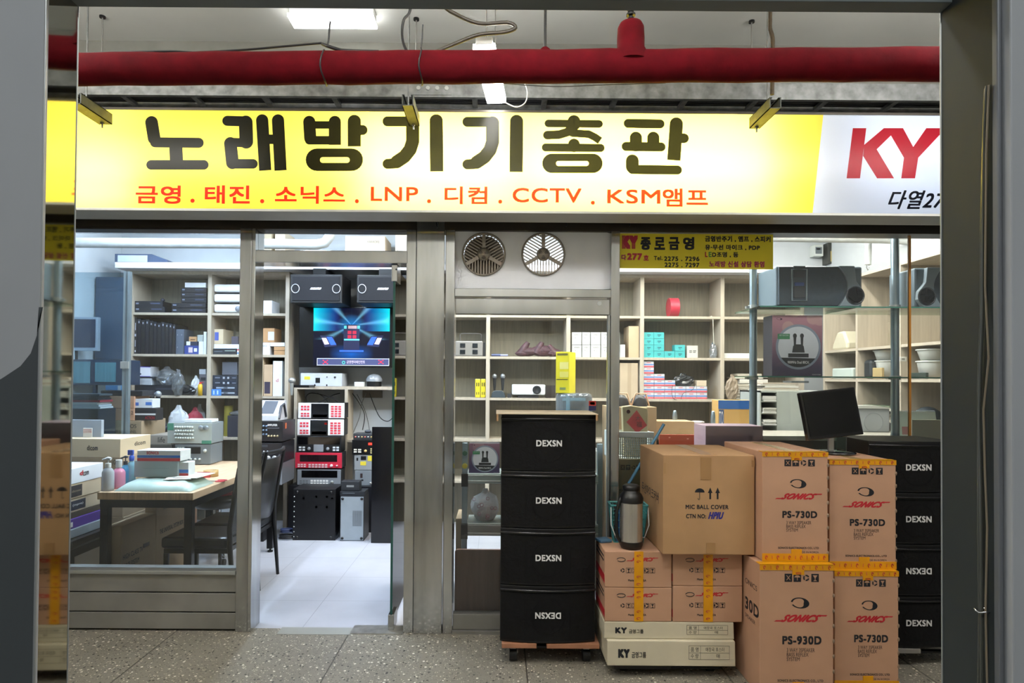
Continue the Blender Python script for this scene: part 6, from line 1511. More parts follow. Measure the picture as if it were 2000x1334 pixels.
# shelf row 2, left: upright black players in a row
GP = 'black players standing upright on the second shelf'
xs_ = [254, 267, 275, 283, 291, 299, 306, 314, 322, 329, 336, 342]
tops = [620, 623, 625, 624, 627, 629, 631, 629, 631, 632, 634]
ordn = ('first', 'second', 'third', 'fourth', 'fifth', 'sixth', 'seventh', 'eighth', 'ninth', 'tenth', 'last')
for k in range(11):
    item('player', (xs_[k] + .4, tops[k], xs_[k + 1] - .2, 692), Yi + (.01 if k % 2 else 0), .26, C(('#0f1118', '#151822')[k % 2], .45), 'black player standing upright in the row on the second shelf, %s from the left' % ordn[k], 'player', GP, z2, marks=([(.3, .15, .6, .35, '#a8b0c0'), (.2, .45, .75, .52, '#a8b0c0'), (.35, .62, .6, .8, '#a8b0c0'), (.3, .9, .7, .95, '#e0e4ec')] if k == 0 else [(.35, .06, .65, .12, '#9aa4b4')]))
item('metal_case', (343, 643, 359, 692), Yi + .02, .2, C('#5a6474', .4, .3), 'grey perforated metal case standing beside the row of upright players', 'case', None, z2, marks=[(.2, .2, .25, .25, '#a8b0b8'), (.7, .2, .75, .25, '#a8b0b8'), (.2, .7, .25, .75, '#a8b0b8')])
item('printed_box', (360, 675, 387, 692), Yi + .01, .12, C('#2c3f86'), 'blue box with a white picture on the second shelf', 'box', None, z2, stick=[(.3, .2, .6, .8, '#c8b8c0'), (.7, .3, .92, .7, '#d8dce4')])
item('printed_box', (364, 667, 386, 675), Yi + .02, .10, C('#22283c'), 'flat dark box on the blue box', 'box', None, zof(372, 675, Yi), stick=[(0, 0, .35, .9, '#d8dce0')])
item('small_box', (369, 657.5, 384, 666.5), Yi + .03, .10, kraft, 'small brown box on the flat dark box', 'box', None, zof(372, 667, Yi), marks=[(.2, .5, .8, .7, '#5a3c20')])
item('white_carton', (388, 667, 397, 692), Yi + .02, .15, C('#dfe3ea'), 'white carton standing beside the blue box', 'box', None, z2)
item('white_carton', (397.5, 648, 403, 692), Yi + .02, .18, C('#e6e9ee'), 'tall slim white carton against the divider of the second shelf', 'box', None, z2)
item('handset', (385, 654, 396.5, 667), Yi + .03, .08, C('#a8b0ac'), 'pale handset lying on the white carton', 'handset', None, zof(372, 667, Yi), .006)
item('carton', (412, 643, 436, 672), Yi + .03, .24, kraft_pale, 'kraft carton with a blue and white label on the second shelf', 'carton', None, zof(425, 672, Yi), stick=[(.08, .2, .5, .75, '#4a5ca8')], rot=0)
item('small_box', (452, 657, 465, 672), Yi + .05, .1, C('#4a4450'), 'small dark box beside the labelled kraft carton', 'box', None, zof(425, 672, Yi))
item('white_carton', (412, 672.5, 468, 680), Yi + .03, .2, C('#e0e4ea'), 'flat white carton under the labelled kraft carton', 'box', None, zof(425, 680.5, Yi))
item('mixer', (410, 681, 462, 692), Yi + .01, .22, C('#20242c'), 'slim black mixer with a row of pale keys on the second shelf', 'mixer', None, z2, marks=[(.5, .3, .95, .42, '#9fb0a8'), (.05, .4, .4, .55, '#5c6470')])
item('printed_box', (463, 681, 473, 692), Yi + .01, .1, C('#d8dce4'), 'small white box with red and blue bands beside the slim mixer', 'box', None, z2, marks=[(0, .1, 1, .3, '#c03038'), (0, .65, 1, .85, '#3c78b8')])
# shelf row 3, left
item('device', (256, 752, 345, 773), Yi + .02, .26, C('#161a24', .5), 'broad black device at the left end of the third shelf', 'device', None, z3, marks=[(.5, .3, .95, .45, '#343c4c')])
item('tray', (256, 739, 296, 752), Yi + .03, .22, C('#b6bcc4'), 'pale grey ribbed tray on the broad black device', 'tray', None, zof(290, 752, Yi), marks=[(.05, .3, .9, .34, '#8c949c'), (.05, .5, .9, .54, '#8c949c'), (.05, .7, .9, .74, '#8c949c')])
item('printed_box', (268, 716, 294, 735), Yi + .04, .16, C('#e2e4ec'), 'white box with purple edges on the black plate of the third shelf', 'box', None, zof(280, 736, Yi), marks=[(0, 0, 1, .07, '#5a4ab8'), (0, .93, 1, 1, '#5a4ab8'), (.1, .65, .3, .8, '#22243c')])
item('device', (266, 735.5, 302, 739), Yi + .03, .22, C('#1c202c'), 'thin black plate under the white and purple box', 'device', None, zof(290, 739, Yi))
def bag(name, px, y0, y1, wpx, Y, m, lab, base_z, seed, dep=.08):
    a, b, _, zt_ = R(px - wpx / 2, y0, px + wpx / 2, y1, Y); rn = random.Random(seed); H = zt_ - base_z; mb = MB(); prof = []
    for k in range(9):
        t_ = k / 8; w_ = (math.sin(PI * (t_ * .78 + .16)) ** .7) * (1 if t_ < .8 else .55); prof.append((max(.004, (b - a) / 2 * w_), base_z + .001 + H * t_))
    prof = [(0, base_z + .001)] + prof + [(0, prof[-1][1])]
    mb.lathe(((a + b) / 2, Y + dep, 0), prof, m, 18, sy=dep / ((b - a) / 2) * .9)
    for i, p in enumerate(mb.v):
        if .01 < p.z - base_z: mb.v[i] = p + Vector((rn.uniform(-.007, .007), rn.uniform(-.006, .006), rn.uniform(-.006, .004)))
    for i in range(len(mb.sm)): mb.sm[i] = False
    return tag(mb.build(name), lab, 'bag')
film = glassm('crumpled_film', '#dfe6ee', 3.0, .15, .10)
bag('plastic_bag', 318, 716, 752, 40, Yi, film, 'crumpled clear plastic bag on the broad black device', zof(290, 752, Yi), 3)
bag('plastic_bag', 343, 722, 774, 24, Yi - .06, film, 'crumpled clear plastic bag hanging over the edge of the third shelf', z3, 5, .05)
bag('plastic_bag', 378, 734, 762, 18, Yi + .02, C('#d4d8dc', .4), 'white plastic parcel on the third shelf', z3 + .0, 8, .05)
bag('plastic_bag', 362, 752, 774, 34, Yi - .02, C('#15161c', .25), 'black shiny bag at the middle of the third shelf', z3, 9, .04)
item('small_box', (389, 731, 403, 773), Yi + .06, .15, C('#6c6a72'), 'grey printed box behind the yellow bottle', 'box', None, z3, marks=[(.2, .15, .9, .3, '#22242c'), (.1, .35, .6, .42, '#b04050')])
item('white_carton', (389, 721, 402, 730.5), Yi + .07, .12, C('#c4cad2'), 'pale box on the grey printed box', 'box', None, zof(395, 731, Yi + .06))
p = P(391, 760, Yi - .01); t = thing('bottle', 'yellow bottle with a red cap at the edge of the third shelf', 'bottle', (p.x, p.y, z3))
MB().lathe((p.x, p.y, 0), [(0, z3 + .001), (.021, z3 + .001), (.021, zof(391, 752, Yi)), (.012, zof(391, 750, Yi))], C('#e0b428', .35)).build('body', t); MB().cyl((p.x, p.y, zof(391, 750, Yi)), (p.x, p.y, zof(391, 747, Yi)), .011, C('#d04030', .4)).build('cap', t)
GD = 'black rack devices on the third shelf'
for k, (y0_, y1_) in enumerate(((763, 773), (753, 762.5), (743, 752.5), (733, 742.5))):
    item('player', (415, y0_, 463, y1_), Yi + .01, .24, C('#262c3a', .4), ('silver-faced player at the bottom of the third shelf pile', 'silver-faced player second from the bottom of the third shelf pile', 'black receiver with round dials in the third shelf pile', 'topmost black receiver with round dials in the third shelf pile')[k], 'player', GD, z3 if k == 0 else zof(430, y1_ + .5, Yi + .01), marks=([(.15, .3, .9, .6, '#98a4b4'), (.45, .35, .62, .55, '#1c202c')] if k < 2 else [(.1, .35, .3, .6, '#6c7484'), (.42, .3, .5, .7, '#a8b0bc'), (.6, .3, .68, .7, '#a8b0bc'), (.8, .4, .95, .6, '#6c7484')]))
item('small_box', (434, 707, 463, 724), Yi + .05, .15, C('#5c606c'), 'dull grey box on the receivers of the third shelf', 'box', None, zof(430, 732, Yi + .01))
item('blue_parcel', (409, 760, 431, 773), Yi - .015, .022, C('#4c86d0', .3), 'blue glossy parcel before the silver-faced players', 'parcel', None, z3, .005, marks=[(.2, .2, .35, .8, '#b8d4f4'), (.6, .2, .75, .8, '#b8d4f4')])
# shelf row 4, left
GG = 'bags on the fourth shelf behind the left window'
for k, (px, y0, y1_, w_, cl, nm) in enumerate(((345, 792, 812, 40, '#d8dce0', 'white'), (377, 796, 820, 34, '#c44a5c', 'red'), (386, 790, 806, 24, '#cfd6d8', 'pale'), (300, 812, 836, 44, '#20263c', 'dark blue'))):
    bag('shopping_bag', px, y0, 853, w_, Yi + .0 + .07 * (k % 3), C(cl, .4), nm + ' slumped bag on the shelf under the yellow bottle', z4, 20 + k, .04)
p = P(436, 815, Yi); tag(MB().cyl((p.x, Yi + .12, z4 + .001), (p.x, Yi + .12, zof(436, 793, Yi)), .042, C('#8c8434', .4)).build('jar'), 'olive yellow jar on the fourth shelf', 'jar')
item('device', (444, 812, 474, 853), Yi, .24, C('#2a2c38', .4), 'dark device wrapped in clear film on the fourth shelf', 'device', None, z4)
bag('plastic_bag', 460, 803, 812, 34, Yi, film, 'clear film heaped on the dark device of the fourth shelf', zof(460, 812, Yi), 31, .06)
# column seen through the doorway
GW = 'boxes in the column beside the television'
item('white_carton', (497, 587, 531, 610), Yi, .22, C('#e2e4e8'), 'white box alone on the top shelf beside the television', 'box', GW, z1)
item('carton', (505, 641, 536, 668), Yi + .01, .2, kraft, 'kraft box with a white label on the second shelf beside the television', 'carton', GW, zof(515, 668.5, Yi), stick=[(.6, .25, .98, .85, '#c8ccd4')])
item('white_carton', (503, 669, 527, 692), Yi, .2, C('#e4e6ea'), 'white box under the labelled kraft box', 'box', GW, z2, txt=('SONICS', .2, .2, .75, .34))
item('white_carton', (528, 669, 556, 676), Yi, .2, C('#dfe2e6'), 'flat white box beside the labelled kraft box', 'box', GW, zof(540, 676.5, Yi))
item('small_box', (535, 677, 556, 684), Yi, .2, kraft, 'flat brown box under the flat white one, upper of two', 'box', GW, zof(540, 684.5, Yi))
item('small_box', (535, 685, 556, 692), Yi, .2, kraft, 'flat brown box under the flat white one, lower of two', 'box', GW, z2)
tk = item('tall_carton', (496, 698, 514, 773), Yi, .25, kraft_pale, 'tall kraft carton lettered sideways, leftmost of the tall ones', 'carton', GW, z3)
mb = MB(); aa = P(505, 745, Yi - .0015); text3(mb, 'dicom', (aa.x + .018, Yi - .0015, aa.z - .02), (0, 0, .12), (-.03, 0, 0), ink, .04); mb.build('lettering', tk)
item('tall_carton', (515, 712, 532, 773), Yi, .25, C('#b9a184'), 'shorter kraft carton with a dark label among the tall ones', 'carton', GW, z3, stick=[(.1, .55, .75, .92, '#3a3444')])
item('tall_carton', (533, 705, 551, 773), Yi, .25, C('#dfe5ec'), 'tall white carton beside the television wall', 'carton', GW, z3, txt=('d', .35, .5, .6, .6), tm=ink_red)
# ---------------- behind the closed door
GL = None
a, b, c_, d_ = R(889, 666, 943, 698, Yi - .03)
t = thing('stage_lamp', 'grey four-lens stage lamp with a bracket on the shelf behind the closed door', 'lamp', ((a + b) / 2, Yi, z2))
MB().box(a, b, Yi - .03, Yi + .05, z2 + .001, d_, C('#8f8a84', .4, .3)).build('body', t, .01); MB().box(b - .03, b + .02, Yi + .05, Yi + .14, z2 + .001, d_ - .01, C('#2a2a2e')).build('rear_case', t)
for u_ in (.27, .72):
    for v_ in (.3, .72): xx, zz_ = a + (b - a) * u_, z2 + (d_ - z2) * (1 - v_); MB().box(xx - .026, xx + .026, Yi - .036, Yi - .03, zz_ - .022, zz_ + .022, C('#1c2024', .15)).build('lens', t, .006)
MB().tube([(a + .05, Yi, d_), (a + .045, Yi, d_ + .06), (a + .06, Yi, d_ + .075), (b - .03, Yi, d_ + .075), (b - .015, Yi, d_ + .06), (b - .02, Yi, d_)], .004, C('#55504c')).build('bracket', t)
for k, px in enumerate((933, 944)):
    item('yellow_pouch', (px - 5, 740, px + 5, 778), Yi, .05, C('#e0cc2c', .35), ('yellow printed pouch on the shelf behind the closed door, left one', 'yellow printed pouch on the shelf behind the closed door, right one')[k], 'pouch', 'yellow pouches', z3, .008, marks=[(.2, .2, .4, .4, '#3a3a20'), (.6, .2, .8, .4, '#3a3a20'), (.2, .7, .4, .85, '#6a6420'), (.6, .7, .8, .85, '#6a6420')])
a = P(960, 693, Yi); b = P(992, 693, Yi)
t = thing('screwdriver', 'blue-handled tool lying on the shelf behind the closed door', 'tool', ((a.x + b.x) / 2, Yi + .02, z2)); MB().cyl((a.x, Yi + .02, z2 + .014), (a.x + (b.x - a.x) * .55, Yi + .02, z2 + .014), .013, C('#2c3c6c', .3)).build('handle', t); MB().cyl((a.x + (b.x - a.x) * .55, Yi + .02, z2 + .014), (b.x, Yi + .02, z2 + .014), .010, C('#8a90c0', .3)).build('grip', t)
mm = mat('maroon_plush', '#4c2c34', .6, 0, .6, 30, bump=.4)
mb = MB()
for px, py, rx, rz in ((1030, 688, .10, .045), (1060, 686, .12, .055), (1082, 690, .09, .04), (1020, 693, .07, .03)):
    q = P(px, py, Yi); mb.ball((q.x, Yi + .06, max(q.z, z2 + rz * 1.06 + .003)), rx, .05, rz, mm, 16, .05, px)
for p0, p1 in (((1018, 690), (1032, 668)), ((1048, 690), (1060, 668)), ((1085, 692), (1072, 674))): 
    q0, q1 = P(*p0, Yi), P(*p1, Yi); mb.tube([(q0.x, Yi + .05, q0.z), ((q0.x + q1.x) / 2, Yi + .05, (q0.z + q1.z) / 2), (q1.x, Yi + .05, q1.z)], [.04, .038, .022], mm, 10)
tag(mb.build('maroon_bag'), 'crumpled maroon patterned bag on the shelf behind the closed door', 'bag')
a, b, c_, d_ = R(959, 765, 987, 778, Yi); cx = (a + b) / 2
t = thing('microphone_charger', 'dark charging dock on the shelf behind the closed door with two microphones in it', 'charger', (cx, Yi + .05, z3)); MB().prism([(a, z3 + .001), (b, z3 + .001), (b - .01, d_ - .01), (b - .035, d_ + .01), (a + .035, d_ + .01), (a + .01, d_ - .01)], Yi - .01, Yi + .1, C('#38424a', .35)).build('dock', t, .004)
for k, px in enumerate((966, 982)):
    q = P(px, 735, Yi + .03); t = thing('microphone', ('microphone in the charging dock, left of the pair', 'microphone in the charging dock, right of the pair')[k], 'microphone', (q.x, q.y, d_), 'microphones in the charging dock')
    MB().lathe((q.x, q.y, 0), [(.010, d_ + .011), (.014, d_ + .05), (.018, q.z - .03), (.020, q.z - .018)], C('#1f2124', .4)).build('handle', t); MB().ball((q.x, q.y, q.z), .024, .024, .026, C('#8c9094', .4, .5), 14).build('head', t)
item('adapter', (991, 769, 999, 778), Yi, .04, C('#2a2c30'), 'small black plug adapter beside the charging dock', 'adapter', None, z3)
item('settop_box', (1011, 772, 1052, 778), Yi, .16, C('#1e2024'), 'flat black box under the white projector', 'box', None, z3)
a, b, c_, d_ = R(1000, 751, 1065, 771, Yi - .02); c_ = zof(1030, 771.5, Yi)
t = thing('projector', 'white projector with a large dark lens on the shelf behind the closed door', 'projector', ((a + b) / 2, Yi + .1, c_)); MB().box(a, b, Yi - .02, Yi + .2, c_ + .001, d_, C('#e4e6e6', .3)).build('body', t, .012); cx, cz = a + (b - a) * .745, (c_ + d_) / 2
MB().lathe((cx, Yi - .02, cz), [(0, -.006), (.026, -.006), (.036, -.012), (.042, -.008), (.042, .002)], C('#24262a', .2), axis='y', n=24).build('lens', t)
item('clear_case', (1066, 753, 1084, 778), Yi + .02, .1, glassm('clear_plastic', '#d8d4dc'), 'clear plastic case standing beside the projector with the dark lens', 'case', None, z3)
# white printed boxes, two rows
GWB = 'small white printed boxes behind the closed door'
cols_ = ((1117, 1136), (1137, 1153), (1154, 1173), (1174, 1193), (1194, 1211))
nm_ = ('first', 'second', 'third', 'fourth', 'fifth')
for j, (y0_, y1_, rowname) in enumerate(((674, 698, 'lower'), (649, 673.5, 'upper'))):
    for k, (x0_, x1_) in enumerate(cols_):
        item('small_box', (x0_, y0_, x1_ - .4, y1_), Yi - .01 + .004 * (k % 2), .12, C('#c6c6c2'), 'white printed box in the %s row of white boxes, %s from the left' % (rowname, nm_[k]), 'box', GWB, z2 if j == 0 else zof(1160, 673.8, Yi), txt=('SONICS', .22, .14, .8, .25), tm=C('#3a3a3a'), marks=[(.3, .4, .42, .5, '#9a9a9a'), (.5, .4, .7, .6, '#b0b0b0'), (.3, .75, .65, .78, '#b0b0b0')])
item('small_box', (1211.5, 673, 1221, 698), Yi - .02, .12, C('#c6c6c2'), 'white box at the right end of the lower row, standing forward', 'box', GWB, z2)
item('tall_carton', (1228, 637, 1248, 698), Yi - .0, .25, C('#c0a888'), 'plain brown carton standing against the divider, second shelf', 'carton', None, z2)
item('tall_carton', (1211, 709, 1246, 778), Yi + .0, .25, C('#b8a68c'), 'broad plain carton with a tape seam on the third shelf', 'carton', None, z3, marks=[(.42, 0, .62, 1, '#a8967c')])
# teal cartons
def grid_boxes(name, cells, w_, h_, x0, ybot, Y, depth, m, marks, labf, grp, base, txt=None, tm=None):
    for (i, j) in cells:
        xx0 = x0 + i * w_; yb = ybot - j * h_
        item(name, (xx0 + .3, yb - h_ + .3, xx0 + w_ - .3, yb), Y + .003 * ((i + j) % 2), depth, m, labf(i, j), 'box', grp, base if j == 0 else P(xx0, yb, Y).z, marks=marks, txt=txt, tm=tm, bev=.001)
rowsn = ('bottom', 'second', 'third', 'top', 'fifth', 'sixth')
grid_boxes('teal_box', [(0, j) for j in range(4)] + [(1, j) for j in range(4)] + [(2, 0), (3, 0), (3, 1)], 20.4, 12.3, 1256.5, 698, Yi - .01, .1, teal, [(.35, .35, .7, .5, '#1c5a60'), (.4, .6, .6, .7, '#1c5a60')],
           lambda i, j: 'teal box in the %s row of the teal pile, %s' % (rowsn[j], ('against the divider', 'in the second file', 'in the third file', 'at the right end')[i]), 'teal boxes on the second shelf', z2)
item('small_box', (1342, 675, 1363, 698), Yi - .01, .1, C('#c4c1b8'), 'single white printed box at the right of the teal pile', 'box', None, z2, marks=[(.2, .4, .45, .46, '#444444'), (.55, .4, .85, .46, '#444444'), (.2, .52, .45, .58, '#444444'), (.55, .52, .8, .58, '#444444')])
SB = [(.0, .42, 1, .60, '#4a78b8'), (.0, .70, 1, .96, '#c45560'), (.3, .12, .7, .26, '#c87078')]
cells = [(0, j) for j in range(6)] + [(1, j) for j in range(4)] + [(2, j) for j in range(3)] + [(3, j) for j in range(2)] + [(4, j) for j in range(2)] + [(5, j) for j in range(2)]
grid_boxes('banded_box', cells, 20.8, 12.2, 1256.5, 779, Yi - .01, .1, C('#c6c5c8'), SB,
           lambda i, j: 'white box with blue and red bands, %s row, %s' % (('bottom', 'second', 'third', 'fourth', 'fifth', 'topmost')[j], ('file against the divider', 'second file from the divider', 'third file from the divider', 'file under the wrapped lump', 'file beside the wrapped lump', 'file at the right end')[i]), 'banded boxes on the third shelf', z3)
item('small_box', (1361, 743, 1380, 754), Yi - .01, .1, C('#c4b49c'), 'plain tan box on top of the banded boxes at the right end', 'box', None, zof(1370, 754.6, Yi - .01))
bag('wrapped_lump', 1337, 730, 755, 42, Yi - .01, C('#26282a', .2), 'dark lump wrapped in shiny film on the banded boxes', zof(1337, 754.6, Yi - .01), 41, .045)
cab('cord', [(1314, 752, Yi - .03), (1312, 765, Yi - .03), (1315, 778, Yi - .03), (1322, 781, Yi - .03)], .002, 'thin black cord hanging from the wrapped lump at its left', cabm, 'cord', None)
cab('cord', [(1358, 750, Yi - .03), (1352, 762, Yi - .03), (1335, 768, Yi - .03), (1330, 780, Yi - .03)], .002, 'thin black cord hanging from the wrapped lump at its right', cabm, 'cord', None)
p = P(1317, 600, Yi); zr0 = z1; rr_ = (zof(1317, 581, Yi) - zr0) / 2
t = thing('cable_reel', 'red reel standing on edge alone on the top shelf', 'reel', (p.x, p.y, zr0)); MB().cyl((p.x - .045, p.y + .05, zr0 + rr_), (p.x + .045, p.y + .05, zr0 + rr_), rr_, C('#b83244', .4), n=28).build('rim', t, .004); MB().cyl((p.x + .0451, p.y + .05, zr0 + rr_), (p.x + .05, p.y + .05, zr0 + rr_), rr_ * .6, C('#6c2c34')).build('core', t)
cab('cord', [(1388, 617, Yi - .02), (1392, 622, Yi - .02), (1393, 645, Yi - .02), (1394, 672, Yi - .02)], .0035, 'pale cord hanging from the top shelf to the small clear bag', C('#c8c4b4'), 'cord', None)
bag('plastic_bag', 1395, 668, 698, 15, Yi - .01, film, 'small clear bag hanging at the end of the pale cord', z2, 44, .03)
item('long_box', (1414, 690, 1472, 698), Yi - .01, .1, C('#dfe0da'), 'long flat white box on the second shelf behind the post', 'box', None, z2)
rn = random.Random(12); zc_ = z3
for k in range(8):
    h = .02 + .012 * (k % 3); x0_ = 1414 + rn.uniform(0, 16) + k * 3; 
    a, b, _, _ = R(x0_, 700, 1500 - rn.uniform(0, 14), 710, Yi)
    tag(MB().box(a, b, Yi - .01, Yi + .2, zc_ + .0008, zc_ + h, C(('#c8c2b4', '#b8b0a0', '#d4cfc4')[k % 3], .7)).rotz(rn.uniform(-3, 3), ((a + b) / 2, Yi + .1, 0)).build('paper_parcel', None, .006), 'creased paper parcel in the pile behind the post, %s from the bottom' % ('first', 'second', 'third', 'fourth', 'fifth', 'sixth', 'seventh', 'top one, eighth')[k], 'parcel', 'paper parcels on the third shelf'); zc_ += h + .0015
bag('plastic_bag', 1432, 732, 750, 26, Yi - .09, C('#8c7c68', .4), 'brown and grey bag squeezed at the left of the paper parcels', z3 + .002, 47, .03)
# ---------------- lower things behind the closed door and window
YT = .45
# trolley with two aluminium shelves
t = thing('trolley', 'aluminium step frame with two flat treads behind the closed door', 'step frame', (P(1030, 0, YT).x, YT + .15, 0))
for px in (908, 1172): x = P(px, 900, YT).x; MB().box(x - .018, x + .018, YT, YT + .03, 0, P(908, 865, YT).z, alu_blue).build('post', t, .003)
for y0_, y1_ in ((926, 945), (1023, 1047)):
    a, b, c_, d_ = R(912, y0_, 1168, y1_, YT); MB().box(a, b, YT - .005, YT + .26, c_, d_, mat('tread_aluminium', '#b9c6c4', .3, .5, .1)).box(a, b, YT - .010, YT - .005, c_ + .012, c_ + .020, alu).box(a, b, YT - .010, YT - .005, d_ - .014, d_ - .008, alu).build('tread', t, .002)
    x = P(908, 900, YT).x; MB().box(x - .022, x + .022, YT - .012, YT - .0, c_ - .02, d_, black).build('bracket', t)
ztr1, ztr2 = P(1000, 926, YT).z, P(1000, 1023, YT).z
MB().cyl((x, YT - .014, P(908, 885, YT).z), (x, YT - .002, P(908, 885, YT).z), .016, C('#2f5c48')).build('knob', t)
MB().cyl((x, YT - .014, P(908, 910, YT).z), (x, YT - .002, P(908, 910, YT).z), .017, C('#c4b438')).build('knob', t)
# microphone set cartons (same print on three of them)
def mic_figure(mb, X_, Z_, s, Y, m): # two microphones in a dock over a receiver, drawn flat; X_, Z_ centre, s = size
    for k in (-1, 1):
        mb.poly([(X_ + k * s * .20 - s * .06, Y, Z_ - s * .05), (X_ + k * s * .20 + s * .06, Y, Z_ - s * .05), (X_ + k * s * .20 + s * .08, Y, Z_ + s * .42), (X_ + k * s * .20 - s * .08, Y, Z_ + s * .42)], m)
        mb.poly([(X_ + k * s * .20 + s * .11 * math.cos(q * PI / 8), Y, Z_ + s * .50 + s * .14 * math.sin(q * PI / 8)) for q in range(16)], m)
    mb.poly([(X_ - s * .36, Y, Z_ - s * .45), (X_ + s * .36, Y, Z_ - s * .45), (X_ + s * .30, Y, Z_ - s * .08), (X_ + s * .2, Y, Z_ + s * .02), (X_ - s * .2, Y, Z_ + s * .02), (X_ - s * .30, Y, Z_ - s * .08)], m)
    mb.poly([(X_ - s * .58, Y, Z_ - s * .72), (X_ + s * .58, Y, Z_ - s * .72), (X_ + s * .58, Y, Z_ - s * .50), (X_ - s * .58, Y, Z_ - s * .50)], m)
mic_print = bpy.data.materials.new('purple_bokeh_print'); mic_print.use_nodes = True; nt = mic_print.node_tree; bs = nt.nodes['Principled BSDF']; N = nt.nodes.new; L = nt.links.new
tc = N('ShaderNodeTexCoord'); vo = N('ShaderNodeTexVoronoi'); vo.inputs['Scale'].default_value = 9; L(tc.outputs['Object'], vo.inputs['Vector'])
lt = N('ShaderNodeMath'); lt.operation = 'LESS_THAN'; lt.inputs[1].default_value = .36; L(vo.outputs['Distance'], lt.inputs[0])
sp = N('ShaderNodeSeparateXYZ'); L(tc.outputs['Object'], sp.inputs[0]); rp = N('ShaderNodeMapRange'); rp.inputs['From Min'].default_value = 0.05; rp.inputs['From Max'].default_value = .34; L(sp.outputs[2], rp.inputs['Value'])
cr = N('ShaderNodeValToRGB'); cr.color_ramp.elements[0].color = hexc('#41365c'); cr.color_ramp.elements[1].color = hexc('#c48c98'); L(rp.outputs[0], cr.inputs[0])
mx = N('ShaderNodeMixRGB'); mx.inputs[2].default_value = hexc('#e8c0b4'); mm_ = N('ShaderNodeMath'); mm_.operation = 'MULTIPLY'; L(lt.outputs[0], mm_.inputs[0]); m3 = N('ShaderNodeMath'); m3.operation = 'MULTIPLY'; m3.inputs[1].default_value = .45; L(rp.outputs[0], m3.inputs[0]); L(m3.outputs[0], mm_.inputs[1])
L(mm_.outputs[0], mx.inputs[0]); L(cr.outputs[0], mx.inputs[1]); L(mx.outputs[0], bs.inputs['Base Color']); bs.inputs['Roughness'].default_value = .35
def mic_carton(rect, Y, depth, on, lab):
    a, b, c_, d_ = R(*rect, Y); c_ = on + .0008; t = thing('microphone_carton', lab, 'carton', ((a + b) / 2, Y + depth / 2, c_), 'printed microphone cartons')
    MB().box(a, b, Y, Y + depth, c_, d_, C('#25222c', .4)).build('box', t, .002); MB().box(a + .001, b - .001, Y - .001, Y, c_ + .001, d_ - .001, mic_print).build('printed_face', t)
    W, H = b - a, d_ - c_; cx, cz, r = a + W * .52, c_ + H * .48, min(W, H) * .45; n = 40; Yq = Y - .0018
    mb = MB().poly([(cx + r * math.cos(2 * PI * k / n), Yq, cz + r * math.sin(2 * PI * k / n)) for k in range(n)], C('#9aa4b8', .3)); mb.poly([(cx + r * .90 * math.cos(2 * PI * k / n), Yq - .0004, cz + r * .90 * math.sin(2 * PI * k / n)) for k in range(n)], C('#f0f2f8', .4))
    dk_ = C('#1d2026', .4); mb.poly([(cx + r * .9 * math.cos(math.radians(q)), Yq - .0008, cz + r * .9 * math.sin(math.radians(q))) for q in range(212, 329, 6)], dk_)
    mic_figure(mb, cx, cz + r * .10, r * .78, Yq - .0012, dk_); mb.build('picture', t)
    mb = MB(); mb.poly([(cx - r * .92, Yq - .0016, cz + r * .34), (cx - r * .38, Yq - .0016, cz + r * .34), (cx - r * .38, Yq - .0016, cz + r * .58), (cx - r * .92, Yq - .0016, cz + r * .58)], C('#3f8c5c')); mb.build('green_tab', t)
    mb = MB(); wtext(mb, '900MHz Dual 80CH.', cx - r * .48, cx + r * .48, cz - r * .74, cz - r * .62, Yq - .002, ink_white, .03); wtext(mb, 'BEST SOLUTION', cx - r * .84, cx - r * .44, cz + r * .48, cz + r * .54, Yq - .002, ink_white)
    wtext(mb, 'MADE IN KOREA', b - W * .2, b - W * .03, c_ + H * .02, c_ + H * .035, Yq, ink_white); mb.build('lettering', t)
    mb = MB(); swoosh(mb, a + W * .14, d_ - H * .06, W * .06, H * .02, Yq, C('#4a1c38')); mb.build('logo', t)
    return t
mic_carton((916, 866, 976, 925), YT + .03, .1, ztr1, 'printed microphone carton on the step frame behind the closed door')
gb = bag('gift_bag', 947, 960, 1022, 56, YT + .02, mat('white_gift_paper', '#f6eef2', .5), 'white gift bag with pink figures on the step frame', ztr2, 51, .10)
mb = MB(); rn = random.Random(3)
a_, b_, c_, d_ = R(925, 968, 968, 1015, YT + .0)
for k in range(9):
    xx, zz_ = rn.uniform(a_, b_), rn.uniform(c_, d_); 
    mb.tube([(xx + .011 * math.cos(q * PI / 4), YT + .006, zz_ + .011 * math.sin(q * PI / 4)) for q in range(8)], .0014, C('#b04878'), 4, True)
mb.build('pattern', gb)
item('carton', (890, 1013, 905, 1100), YT + .1, .3, kraft_grey, 'brown carton corner on the floor left of the step frame', 'carton', None, 0)
a, b, c_, d_ = R(889, 1069, 985, 1197, .10)
tag(MB().prism([(a, c_), (b + .2, c_), (b + .2, d_), (a + .012, d_), (a, d_ - .012)], .05, .068, mat('dark_walnut_board', '#6e4a3e', .4, 0, .25, 4, (8, 1, .4))).build('leaning_board', None, .002), 'dark walnut board standing behind the lower part of the closed door', 'board')
